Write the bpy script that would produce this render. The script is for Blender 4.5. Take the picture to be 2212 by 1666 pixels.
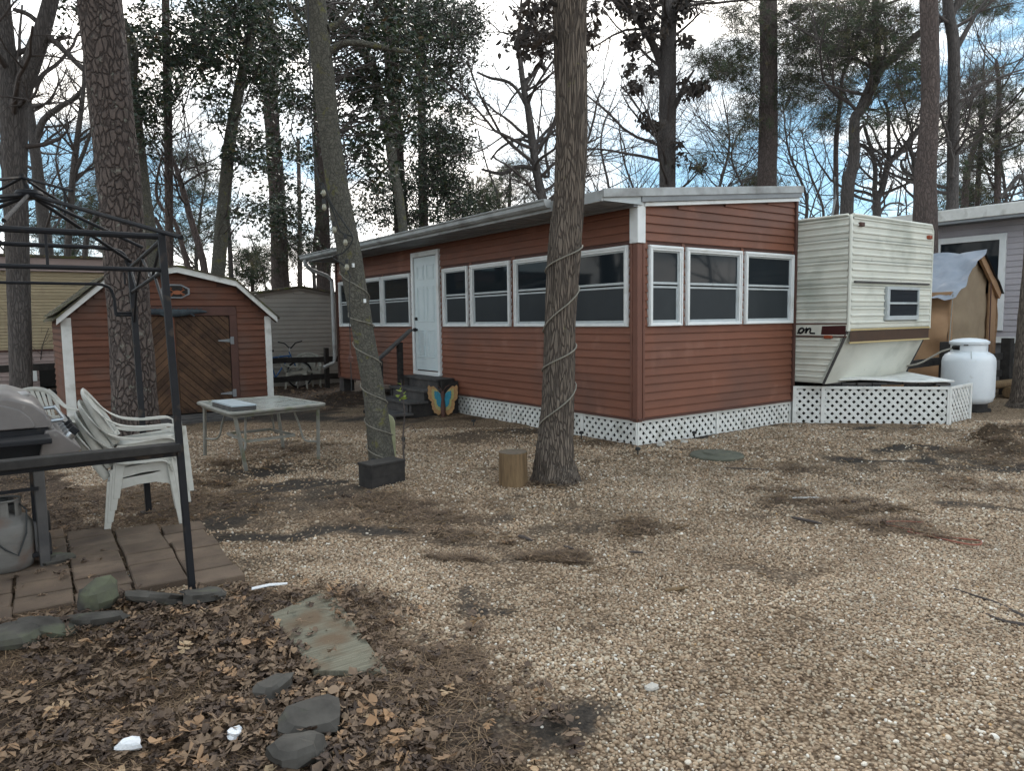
import bpy, math, random
import numpy as np
from mathutils import Vector, Matrix
random.seed(7); rng = np.random.default_rng(11)
for o in list(bpy.data.objects): bpy.data.objects.remove(o)
S = bpy.context.scene; COL = S.collection

# ------------------------------------------------------------------ camera
# World frame: origin at the porch corner on the ground, X along its short wall, Y along its long wall.
CAM = np.array([-6.354, -6.258, 1.58])
RT0 = np.array([0.8137, -0.5812, 0.0]); FW0 = np.array([0.5812, 0.8137, 0.0]); UP0 = np.array([0, 0, 1.0])
PITCH, ROLL = math.radians(-5.212), math.radians(-0.7636)
FWD = FW0*math.cos(PITCH) + UP0*math.sin(PITCH)
UPP = UP0*math.cos(PITCH) - FW0*math.sin(PITCH)
CR = RT0*math.cos(ROLL) + UPP*math.sin(ROLL)
CU = UPP*math.cos(ROLL) - RT0*math.sin(ROLL)
cd = bpy.data.cameras.new('camera'); cam = bpy.data.objects.new('camera', cd); COL.objects.link(cam)
cam.matrix_world = Matrix(((CR[0], CU[0], -FWD[0], CAM[0]), (CR[1], CU[1], -FWD[1], CAM[1]), (CR[2], CU[2], -FWD[2], CAM[2]), (0, 0, 0, 1)))
cd.sensor_width = 36; cd.lens = 36*2155/3060; cd.clip_end = 1000; cd.clip_start = 0.05
S.camera = cam
FPX = 1557.9                                  # focal length in the 2212-wide survey grid
def ray(px, py):
    d = FWD*FPX + CR*(px-1106) - CU*(py-833)
    return d
def at(px, py, dep):                          # survey point at a given ground distance in front of the camera
    d = ray(px, py); return CAM + d*(dep/(d @ FW0))
def gp(px, py, z=0.0):
    d = ray(px, py); return CAM + d*((z-CAM[2])/d[2])

# ------------------------------------------------------------------ world, sun, exposure
SUN_EL, SUN_AZ = math.radians(38), math.atan2(FW0[0]+RT0[0]*0.08, FW0[1]+RT0[1]*0.08)   # behind thin cloud, beyond the porch roof
W = bpy.data.worlds.new('World'); S.world = W; W.use_nodes = True
wn, wl = W.node_tree.nodes, W.node_tree.links
for n in list(wn): wn.remove(n)
def wnode(t, **kw):
    n = wn.new(t)
    for k, v in kw.items(): setattr(n, k, v)
    return n
sky = wnode('ShaderNodeTexSky', sky_type='NISHITA', sun_disc=False, sun_elevation=SUN_EL, sun_rotation=SUN_AZ, altitude=0, air_density=1.0, dust_density=0.0, ozone_density=2.0)
bg1 = wnode('ShaderNodeBackground'); bg1.inputs[1].default_value = 0.1
bg2 = wnode('ShaderNodeBackground'); bg2.inputs[0].default_value = (1.0, 0.96, 0.905, 1); bg2.inputs[1].default_value = 2.0
tc = wnode('ShaderNodeTexCoord'); mp = wnode('ShaderNodeMapping'); mp.inputs['Scale'].default_value = (1.0, 1.0, 3.2); mp.inputs['Location'].default_value = (0.5, 5.37, 0.25)
ns = wnode('ShaderNodeTexNoise'); ns.inputs['Scale'].default_value = 2.8; ns.inputs['Detail'].default_value = 7; ns.inputs['Roughness'].default_value = 0.55
rp = wnode('ShaderNodeValToRGB'); rp.color_ramp.elements[0].position = 0.455; rp.color_ramp.elements[1].position = 0.595
mx = wnode('ShaderNodeMixShader'); out = wnode('ShaderNodeOutputWorld')
wl.new(tc.outputs['Generated'], mp.inputs[0]); wl.new(mp.outputs[0], ns.inputs['Vector']); wl.new(ns.outputs[0], rp.inputs[0])
dt = wnode('ShaderNodeVectorMath', operation='DOT_PRODUCT'); dt.inputs[1].default_value = (math.sin(SUN_AZ)*math.cos(SUN_EL), math.cos(SUN_AZ)*math.cos(SUN_EL), math.sin(SUN_EL)); wl.new(tc.outputs['Generated'], dt.inputs[0])
gl = wnode('ShaderNodeMapRange'); gl.inputs[1].default_value = 0.885; gl.inputs[2].default_value = 0.975; wl.new(dt.outputs['Value'], gl.inputs[0])
cl_ = wnode('ShaderNodeMath', operation='MAXIMUM'); wl.new(rp.outputs[0], cl_.inputs[0]); wl.new(gl.outputs[0], cl_.inputs[1])
tn = wnode('ShaderNodeMix', data_type='RGBA'); tn.inputs['Factor'].default_value = 0.62; tn.inputs[7].default_value = (3.0, 5.4, 6.9, 1); wl.new(sky.outputs[0], tn.inputs[6]); wl.new(tn.outputs[2], bg1.inputs[0]); wl.new(cl_.outputs[0], mx.inputs[0]); wl.new(bg1.outputs[0], mx.inputs[1]); wl.new(bg2.outputs[0], mx.inputs[2]); wl.new(mx.outputs[0], out.inputs[0])
sl = bpy.data.lights.new('sun', 'SUN'); sl.energy = 1.0; sl.angle = math.radians(16); sl.color = (1, 0.97, 0.92)
so = bpy.data.objects.new('sun', sl); COL.objects.link(so)
sd = Vector((math.sin(SUN_AZ)*math.cos(SUN_EL), math.cos(SUN_AZ)*math.cos(SUN_EL), math.sin(SUN_EL)))
so.rotation_euler = sd.to_track_quat('Z', 'Y').to_euler()
S.view_settings.view_transform = 'Standard'; S.view_settings.look = 'None'; S.view_settings.exposure = 0.75; S.view_settings.gamma = 1.0; S.view_settings.use_curve_mapping = False
S.render.engine = 'CYCLES'; S.cycles.use_denoising = True; S.cycles.max_bounces = 6; S.cycles.diffuse_bounces = 3; S.cycles.transparent_max_bounces = 8
S.cycles.sample_clamp_indirect = 4.0

# ------------------------------------------------------------------ numpy noise
def _h(ix, iy, iz, seed):
    n = (ix.astype(np.int64)*374761393 + iy.astype(np.int64)*668265263 + iz.astype(np.int64)*2147483647 + seed*974634777) & 0xffffffff
    n = ((n ^ (n >> 13))*1274126177) & 0xffffffff
    return ((n ^ (n >> 16)) & 0xffff)/65535.0
def vn(p, seed=0):
    p = np.asarray(p, float); i = np.floor(p); f = p-i; f = f*f*(3-2*f); i = i.astype(np.int64)
    r = 0
    for a in (0, 1):
        for b in (0, 1):
            for c in (0, 1):
                w = (f[:, 0] if a else 1-f[:, 0])*(f[:, 1] if b else 1-f[:, 1])*(f[:, 2] if c else 1-f[:, 2])
                r = r + w*_h(i[:, 0]+a, i[:, 1]+b, i[:, 2]+c, seed)
    return r
def fbm2(x, y, sc, seed=0, octv=4):
    r, a, t = 0, 1.0, 0
    for k in range(octv):
        r = r + a*vn(np.stack([x*sc*2**k, y*sc*2**k, np.full_like(x, k*7.3)], 1), seed+k); t += a; a *= 0.55
    return r/t

# ------------------------------------------------------------------ materials
def M(name, c1, c2=None, sc=6.0, rough=0.65, bump=0.0, bsc=60.0, st=(1, 1, 1), spec=0.35, metal=0.0, rnd=0.0, coord='P', stain=None, attr=None, detail=5.0, trans=0.0, bst=None):
    m = bpy.data.materials.new(name); m.use_nodes = True
    N, L = m.node_tree.nodes, m.node_tree.links; bs = N['Principled BSDF']
    bs.inputs['Roughness'].default_value = rough; bs.inputs['Specular IOR Level'].default_value = spec; bs.inputs['Metallic'].default_value = metal
    c2 = c2 or tuple(v*0.8 for v in c1)
    if coord == 'P': src = N.new('ShaderNodeNewGeometry').outputs['Position']
    else: src = N.new('ShaderNodeTexCoord').outputs['Object']
    mapn = N.new('ShaderNodeMapping'); mapn.inputs['Scale'].default_value = st; L.new(src, mapn.inputs[0])
    no = N.new('ShaderNodeTexNoise'); no.inputs['Scale'].default_value = sc; no.inputs['Detail'].default_value = detail; no.inputs['Roughness'].default_value = 0.6; L.new(mapn.outputs[0], no.inputs['Vector'])
    rmp = N.new('ShaderNodeValToRGB'); e = rmp.color_ramp.elements; e[0].position = 0.3; e[1].position = 0.7
    e[0].color = (*c2, 1); e[1].color = (*c1, 1); L.new(no.outputs[0], rmp.inputs[0]); col = rmp.outputs[0]
    def mix(fac, a, b, blend='MIX'):
        x = N.new('ShaderNodeMix'); x.data_type = 'RGBA'; x.blend_type = blend
        if isinstance(fac, float): x.inputs['Factor'].default_value = fac
        else: L.new(fac, x.inputs['Factor'])
        for k, v in ((6, a), (7, b)):
            if isinstance(v, tuple): x.inputs[k].default_value = (*v, 1)
            else: L.new(v, x.inputs[k])
        return x.outputs[2]
    for s_ in (stain or []):
        scol, ssc, thr, wid = s_
        n2 = N.new('ShaderNodeTexNoise'); n2.inputs['Scale'].default_value = ssc; n2.inputs['Detail'].default_value = 6; L.new(src, n2.inputs['Vector'])
        mr = N.new('ShaderNodeMapRange'); mr.inputs[1].default_value = thr-wid; mr.inputs[2].default_value = thr+wid; L.new(n2.outputs[0], mr.inputs[0])
        col = mix(mr.outputs[0], col, scol)
    if attr:
        an = N.new('ShaderNodeAttribute'); an.attribute_name = attr[0]
        r2 = N.new('ShaderNodeValToRGB'); r2.color_ramp.interpolation = 'LINEAR'
        for k, (p, c) in enumerate(attr[1]):
            el = r2.color_ramp.elements[k] if k < 2 else r2.color_ramp.elements.new(p)
            el.position = p; el.color = (*c, 1)
        L.new(an.outputs['Fac'], r2.inputs[0]); col = mix(0.45, r2.outputs[0], col, 'MULTIPLY') if attr[2] else r2.outputs[0]
    if rnd:
        oi = N.new('ShaderNodeObjectInfo'); mr = N.new('ShaderNodeMapRange'); mr.inputs[3].default_value = 1-rnd; mr.inputs[4].default_value = 1+rnd; L.new(oi.outputs['Random'], mr.inputs[0])
        hv = N.new('ShaderNodeHueSaturation'); L.new(mr.outputs[0], hv.inputs['Value']); L.new(col, hv.inputs['Color']); col = hv.outputs[0]
    L.new(col, bs.inputs['Base Color'])
    if bump:
        mb = N.new('ShaderNodeMapping'); mb.inputs['Scale'].default_value = bst or st; L.new(src, mb.inputs[0])
        nb = N.new('ShaderNodeTexNoise'); nb.inputs['Scale'].default_value = bsc; nb.inputs['Detail'].default_value = 4; L.new(mb.outputs[0], nb.inputs['Vector'])
        bp = N.new('ShaderNodeBump'); bp.inputs['Strength'].default_value = min(1.0, bump); bp.inputs['Distance'].default_value = 0.01; L.new(nb.outputs[0], bp.inputs['Height']); L.new(bp.outputs[0], bs.inputs['Normal'])
    if trans:
        tr = N.new('ShaderNodeBsdfTranslucent'); L.new(col, tr.inputs[0]); ms = N.new('ShaderNodeMixShader'); ms.inputs[0].default_value = trans
        L.new(bs.outputs[0], ms.inputs[1]); L.new(tr.outputs[0], ms.inputs[2]); L.new(ms.outputs[0], N['Material Output'].inputs[0])
    return m
def bark(name, c1, c2, crack, vs=9.0, stretch=0.28, depth=0.02, lichen=None, lthr=0.58, rough=0.9):
    m = bpy.data.materials.new(name); m.use_nodes = True
    N, L = m.node_tree.nodes, m.node_tree.links; bs = N['Principled BSDF']; bs.inputs['Roughness'].default_value = rough; bs.inputs['Specular IOR Level'].default_value = 0.15
    g = N.new('ShaderNodeNewGeometry'); mapn = N.new('ShaderNodeMapping'); mapn.inputs['Scale'].default_value = (1, 1, stretch); L.new(g.outputs['Position'], mapn.inputs[0])
    wob = N.new('ShaderNodeTexNoise'); wob.inputs['Scale'].default_value = 6; wob.inputs['Detail'].default_value = 3; L.new(mapn.outputs[0], wob.inputs['Vector'])
    ad = N.new('ShaderNodeVectorMath'); ad.operation = 'MULTIPLY_ADD'; ad.inputs[1].default_value = (0.17, 0.17, 0.17); L.new(wob.outputs['Color'], ad.inputs[0]); L.new(mapn.outputs[0], ad.inputs[2])
    vo = N.new('ShaderNodeTexVoronoi'); vo.feature = 'DISTANCE_TO_EDGE'; vo.inputs['Scale'].default_value = vs; L.new(ad.outputs[0], vo.inputs['Vector'])
    mr = N.new('ShaderNodeMapRange'); mr.inputs[1].default_value = -0.04; mr.inputs[2].default_value = 0.16; L.new(vo.outputs['Distance'], mr.inputs[0])
    fn = N.new('ShaderNodeTexNoise'); fn.inputs['Scale'].default_value = 22; fn.inputs['Detail'].default_value = 8; fn.inputs['Roughness'].default_value = 0.78; L.new(mapn.outputs[0], fn.inputs['Vector'])
    rm = N.new('ShaderNodeValToRGB'); e = rm.color_ramp.elements; e[0].position = 0.32; e[1].position = 0.68; e[0].color = (*c2, 1); e[1].color = (*c1, 1); L.new(fn.outputs[0], rm.inputs[0])
    def mix(fac, a, b):
        x = N.new('ShaderNodeMix'); x.data_type = 'RGBA'; L.new(fac, x.inputs['Factor'])
        for k, v in ((6, a), (7, b)):
            if isinstance(v, tuple): x.inputs[k].default_value = (*v, 1)
            else: L.new(v, x.inputs[k])
        return x.outputs[2]
    col = mix(mr.outputs[0], crack, rm.outputs[0])
    if lichen:
        ln = N.new('ShaderNodeTexNoise'); ln.inputs['Scale'].default_value = 7; ln.inputs['Detail'].default_value = 7; ln.inputs['Roughness'].default_value = 0.7; L.new(g.outputs['Position'], ln.inputs['Vector'])
        lm = N.new('ShaderNodeMapRange'); lm.inputs[1].default_value = lthr-0.03; lm.inputs[2].default_value = lthr+0.04; L.new(ln.outputs[0], lm.inputs[0]); col = mix(lm.outputs[0], col, lichen)
    L.new(col, bs.inputs['Base Color'])
    mu = N.new('ShaderNodeMath'); mu.operation = 'MULTIPLY_ADD'; mu.inputs[1].default_value = 0.35; L.new(fn.outputs[0], mu.inputs[0]); L.new(mr.outputs[0], mu.inputs[2])
    bp = N.new('ShaderNodeBump'); bp.inputs['Strength'].default_value = 1.0; bp.inputs['Distance'].default_value = depth; L.new(mu.outputs[0], bp.inputs['Height']); L.new(bp.outputs[0], bs.inputs['Normal'])
    return m
def glassy(name, c, rough=0.04, spec=0.5):
    return M(name, c, tuple(v*0.85 for v in c), sc=1.5, rough=rough, spec=spec, bump=0.012, bsc=3.0)

MT = {}
MT['siding'] = M('brown_vinyl', (0.2, 0.078, 0.047), (0.165, 0.066, 0.041), sc=3, rough=0.55, rnd=0.07, bump=0.12, bsc=14, st=(1, 1, 6), spec=0.3, stain=[((0.125, 0.06, 0.044), 0.9, 0.6, 0.12), ((0.24, 0.115, 0.08), 2.3, 0.68, 0.1)])
MT['siding_shed'] = M('red_brown_vinyl', (0.155, 0.062, 0.037), (0.105, 0.045, 0.03), sc=3, rough=0.6, rnd=0.12, bump=0.12, bsc=14, st=(1, 1, 6), spec=0.25, stain=[((0.12, 0.075, 0.06), 1.3, 0.6, 0.1)])
MT['trim_brown'] = M('brown_trim', (0.17, 0.075, 0.052), (0.14, 0.062, 0.045), sc=4, rough=0.55, bump=0.05)
MT['trim_dark'] = M('dark_brown_trim', (0.10, 0.048, 0.038), (0.075, 0.037, 0.03), sc=5, rough=0.65, bump=0.1)
MT['white'] = M('white_vinyl', (0.78, 0.81, 0.82), (0.70, 0.73, 0.74), sc=5, rough=0.42, stain=[((0.52, 0.53, 0.5), 3.0, 0.7, 0.1)])
MT['white_dirty'] = M('weathered_white_vinyl', (0.74, 0.75, 0.74), (0.62, 0.63, 0.61), sc=9, rough=0.5, stain=[((0.38, 0.38, 0.35), 4, 0.66, 0.1)])
MT['alu'] = M('painted_aluminium', (0.5, 0.55, 0.57), (0.42, 0.46, 0.48), sc=4, rough=0.4, stain=[((0.28, 0.3, 0.3), 3.0, 0.66, 0.1)])
MT['gutter'] = M('grey_gutter', (0.42, 0.44, 0.45), (0.34, 0.36, 0.37), sc=6, rough=0.4, stain=[((0.17, 0.17, 0.165), 2.6, 0.6, 0.12)])
MT['soffit'] = M('soffit_grey', (0.26, 0.28, 0.3), (0.2, 0.215, 0.23), sc=4, rough=0.6)
MT['roof'] = M('roof_sheet', (0.3, 0.3, 0.3), (0.2, 0.2, 0.2), sc=5, rough=0.8)
MT['door'] = M('door_paint', (0.66, 0.75, 0.78), (0.6, 0.69, 0.72), sc=3, rough=0.4)
MT['glass'] = glassy('window_glass', (0.014, 0.02, 0.026), spec=.14)
MT['screen'] = M('insect_screen', (0.032, 0.039, 0.045), (0.024, 0.03, 0.035), sc=2, rough=0.35, spec=0.2)
MT['black'] = M('black_metal', (0.014, 0.015, 0.019), (0.009, 0.0095, 0.012), sc=12, rough=0.6, spec=0.25, stain=[((0.05, 0.038, 0.03), 9, 0.68, 0.06)])
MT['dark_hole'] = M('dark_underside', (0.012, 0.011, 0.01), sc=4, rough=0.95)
MT['wood_grey'] = M('weathered_grey_wood', (0.105, 0.1, 0.098), (0.06, 0.058, 0.058), sc=5, rough=0.85, bump=0.35, bsc=18, st=(1, 1, 1), spec=0.2, stain=[((0.045, 0.045, 0.05), 3, 0.62, 0.1)])
MT['wood_black'] = M('dark_stained_wood', (0.045, 0.042, 0.04), (0.022, 0.021, 0.021), sc=8, rough=0.85, bump=0.4, bsc=24, spec=0.2)
MT['door_wood'] = M('stained_cedar', (0.125, 0.07, 0.04), (0.056, 0.033, 0.022), sc=3.2, rough=0.7, bump=0.3, bsc=30, rnd=0.28, st=(1.2, 1.2, 1.2), spec=0.25, stain=[((0.045, 0.026, 0.02), 5.5, 0.62, 0.08)])
MT['rv'] = M('cream_aluminium', (0.69, 0.7, 0.63), (0.59, 0.605, 0.55), sc=1.6, rough=0.45, st=(1, 1, 1.5), stain=[((0.44, 0.46, 0.41), 1.8, 0.62, 0.1), ((0.3, 0.29, 0.25), 7, 0.74, 0.05)])
MT['rv_stripe'] = M('brown_stripe', (0.075, 0.04, 0.024), (0.055, 0.032, 0.02), sc=6, rough=0.5)
MT['rv_yellow'] = M('ochre_stripe', (0.5, 0.4, 0.2), (0.42, 0.33, 0.17), sc=6, rough=0.5)
MT['rv_red'] = M('maroon_block', (0.05, 0.012, 0.012), sc=6, rough=0.45)
MT['amber'] = M('amber_lens', (0.32, 0.07, 0.03), sc=20, rough=0.3)
MT['tank'] = M('white_tank_paint', (0.72, 0.77, 0.82), (0.66, 0.71, 0.76), sc=4, rough=0.33, spec=0.45, stain=[((0.45, 0.46, 0.45), 6, 0.72, 0.06)])
MT['tarp_tan'] = M('tan_canvas', (0.46, 0.29, 0.17), (0.36, 0.22, 0.13), sc=3, rough=0.7, bump=0.6, bsc=9, trans=0.2)
MT['tarp_panel'] = M('grey_tan_canvas', (0.32, 0.25, 0.17), (0.25, 0.19, 0.13), sc=3, rough=0.7, bump=0.5, bsc=10)
MT['tarp_silver'] = M('silver_tarp', (0.3, 0.33, 0.39), (0.22, 0.25, 0.3), sc=4, rough=0.35, bump=0.5, bsc=9)
MT['lilac'] = M('lilac_grey_siding', (0.42, 0.4, 0.43), (0.37, 0.35, 0.38), sc=3, rough=0.55, rnd=0.05)
MT['beige_siding'] = M('taupe_siding', (0.36, 0.335, 0.3), (0.31, 0.29, 0.262), sc=3, rough=0.6, rnd=0.05)
MT['tan_rib'] = M('tan_ribbed_metal', (0.42, 0.35, 0.23), (0.35, 0.29, 0.19), sc=2, rough=0.5, stain=[((0.25, 0.2, 0.14), 2, 0.64, 0.1)])
MT['pink_fascia'] = M('pinkish_fascia', (0.36, 0.28, 0.26), (0.3, 0.235, 0.22), sc=3, rough=0.5)
MT['skirt_grey'] = M('grey_skirting', (0.16, 0.155, 0.16), (0.12, 0.118, 0.12), sc=4, rough=0.7)
MT['shingle'] = M('mossy_shingles', (0.11, 0.095, 0.07), (0.05, 0.045, 0.038), sc=10, rough=0.95, bump=0.6, bsc=50, stain=[((0.09, 0.1, 0.03), 5, 0.57, 0.08), ((0.2, 0.14, 0.08), 14, 0.66, 0.05)])
MT['plastic'] = M('white_plastic', (0.52, 0.52, 0.49), (0.43, 0.43, 0.4), sc=9, rough=0.45, coord='O', stain=[((0.33, 0.32, 0.28), 9, 0.64, 0.1)])
MT['plastic_grey'] = M('grey_green_plastic', (0.34, 0.34, 0.3), (0.28, 0.28, 0.25), sc=8, rough=0.5, coord='O')
MT['table_frame'] = M('taupe_table_metal', (0.26, 0.26, 0.235), (0.18, 0.18, 0.165), sc=9, rough=0.5, stain=[((0.14, 0.15, 0.1), 8, 0.62, 0.08)])
MT['table_glass'] = M('pebbled_table_glass', (0.34, 0.38, 0.365), (0.22, 0.25, 0.235), sc=7, rough=0.22, bump=0.15, bsc=90, spec=0.6, stain=[((0.16, 0.15, 0.12), 8, 0.62, 0.06)])
MT['stone'] = M('slate_stone', (0.092, 0.086, 0.078), (0.042, 0.039, 0.036), spec=0.12, sc=7, rough=0.8, bump=0.6, bsc=14, stain=[((0.12, 0.13, 0.085), 4, 0.6, 0.08)])
MT['paver'] = M('brown_concrete', (0.19, 0.14, 0.104), (0.11, 0.083, 0.065), sc=7, rough=0.9, bump=0.4, bsc=120, rnd=0.14, spec=0.15, stain=[((0.07, 0.052, 0.042), 3.5, 0.6, 0.12)])
MT['plank'] = M('green_grey_board', (0.25, 0.235, 0.18), (0.12, 0.115, 0.09), sc=4, rough=0.9, st=(1.1, 16, 1), bump=0.8, bsc=10, bst=(1.5, 22, 1), spec=0.15, stain=[((0.15, 0.11, 0.075), 5, 0.56, 0.1)])
MT['stump'] = M('bare_log_wood', (0.22, 0.15, 0.085), (0.11, 0.075, 0.045), sc=9, rough=0.85, st=(3, 3, 0.4), bump=0.6, bsc=14, spec=0.15)
MT['end_grain'] = M('log_end', (0.17, 0.135, 0.1), (0.1, 0.08, 0.062), sc=22, rough=0.9, bump=0.3)
MT['rope'] = M('pale_cord', (0.24, 0.225, 0.19), (0.17, 0.16, 0.135), sc=30, rough=0.8)
MT['cable'] = M('dark_cable', (0.03, 0.032, 0.034), sc=20, rough=0.6)
MT['bulb'] = M('bulb_glass', (0.32, 0.31, 0.24), (0.24, 0.23, 0.18), sc=20, rough=0.12, spec=0.6)
MT['steel'] = M('steel', (0.5, 0.52, 0.54), (0.4, 0.42, 0.44), sc=20, rough=0.28, metal=0.9)
MT['lid_grey'] = M('grill_lid_paint', (0.17, 0.155, 0.15), (0.125, 0.115, 0.113), sc=6, rough=0.38, spec=0.5, stain=[((0.24, 0.23, 0.22), 14, 0.68, 0.05)])
MT['tank_grey'] = M('rusty_white_cylinder', (0.17, 0.165, 0.155), (0.11, 0.105, 0.1), sc=4, rough=0.6, st=(1, 1, 4), stain=[((0.12, 0.07, 0.05), 4, 0.6, 0.08)])
MT['blue'] = M('blue_bike_paint', (0.03, 0.11, 0.28), sc=8, rough=0.35)
MT['red_cord'] = M('faded_red_cord', (0.27, 0.09, 0.06), (0.2, 0.075, 0.05), sc=14, rough=0.7)
MT['paper'] = M('white_litter', (0.75, 0.77, 0.8), (0.62, 0.64, 0.68), sc=30, rough=0.6, bump=0.4)
MT['pebble_white'] = M('white_rock', (0.48, 0.46, 0.42), (0.36, 0.34, 0.31), sc=16, rough=0.7, bump=0.3)
MT['moss_post'] = M('algae_white_post', (0.36, 0.37, 0.24), (0.24, 0.25, 0.15), sc=6, rough=0.7, bump=0.2)
MT['cap'] = M('mossy_concrete_cap', (0.13, 0.13, 0.1), (0.08, 0.082, 0.064), sc=8, rough=0.9, bump=0.4, bsc=40)
MT['oak_bark'] = bark('oak_bark', (0.2, 0.165, 0.135), (0.11, 0.092, 0.08), (0.055, 0.046, 0.042), vs=44, stretch=0.12, depth=0.02, lichen=(0.2, 0.19, 0.1), lthr=0.68)
MT['pine_bark'] = bark('pine_bark', (0.16, 0.128, 0.115), (0.092, 0.076, 0.072), (0.045, 0.038, 0.037), vs=15, stretch=0.5, depth=0.03, lichen=(0.22, 0.22, 0.19), lthr=0.62)
MT['far_pine_bark'] = bark('far_pine_bark', (0.15, 0.118, 0.108), (0.095, 0.077, 0.073), (0.06, 0.05, 0.048), vs=26, stretch=0.3, depth=0.014)
MT['grey_bark'] = bark('grey_bark', (0.14, 0.125, 0.118), (0.085, 0.077, 0.075), (0.055, 0.05, 0.05), vs=36, stretch=0.18, depth=0.012)
MT['lichen_bark'] = bark('lichen_bark', (0.15, 0.145, 0.12), (0.08, 0.077, 0.068), (0.05, 0.048, 0.044), vs=30, stretch=0.8, depth=0.006, lichen=(0.13, 0.125, 0.06), lthr=0.6)
MT['twig'] = M('bare_twig', (0.085, 0.07, 0.065), (0.055, 0.047, 0.045), sc=8, rough=0.85)
LEAFRAMP = [(0.0, (0.013, 0.028, 0.017)), (0.55, (0.026, 0.046, 0.024)), (0.92, (0.055, 0.072, 0.03)), (1.0, (0.11, 0.07, 0.035))]
MT['holly'] = M('holly_leaf', (0.03, 0.05, 0.025), rough=0.38, spec=0.45, attr=('tone', LEAFRAMP, False), trans=0.1)
MT['needle'] = M('pine_needle', (0.04, 0.055, 0.03), rough=0.6, attr=('tone', [(0, (0.03, 0.048, 0.026)), (0.6, (0.055, 0.075, 0.036)), (1.0, (0.12, 0.1, 0.05))], False), trans=0.15)
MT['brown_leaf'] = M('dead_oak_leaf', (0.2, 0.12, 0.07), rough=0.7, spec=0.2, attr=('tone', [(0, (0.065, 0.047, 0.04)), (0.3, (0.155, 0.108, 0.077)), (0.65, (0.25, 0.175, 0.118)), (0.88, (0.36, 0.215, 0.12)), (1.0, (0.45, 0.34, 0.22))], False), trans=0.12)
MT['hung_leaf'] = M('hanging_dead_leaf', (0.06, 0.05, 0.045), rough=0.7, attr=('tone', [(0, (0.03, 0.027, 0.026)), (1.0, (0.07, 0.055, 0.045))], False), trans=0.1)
MT['straw'] = M('fallen_needle', (0.2, 0.12, 0.07), rough=0.7, spec=0.2, attr=('tone', [(0, (0.06, 0.04, 0.03)), (0.5, (0.13, 0.085, 0.055)), (1.0, (0.24, 0.165, 0.1))], False))
MT['green_leaf'] = M('young_leaf', (0.25, 0.32, 0.06), rough=0.5, trans=0.3)

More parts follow.
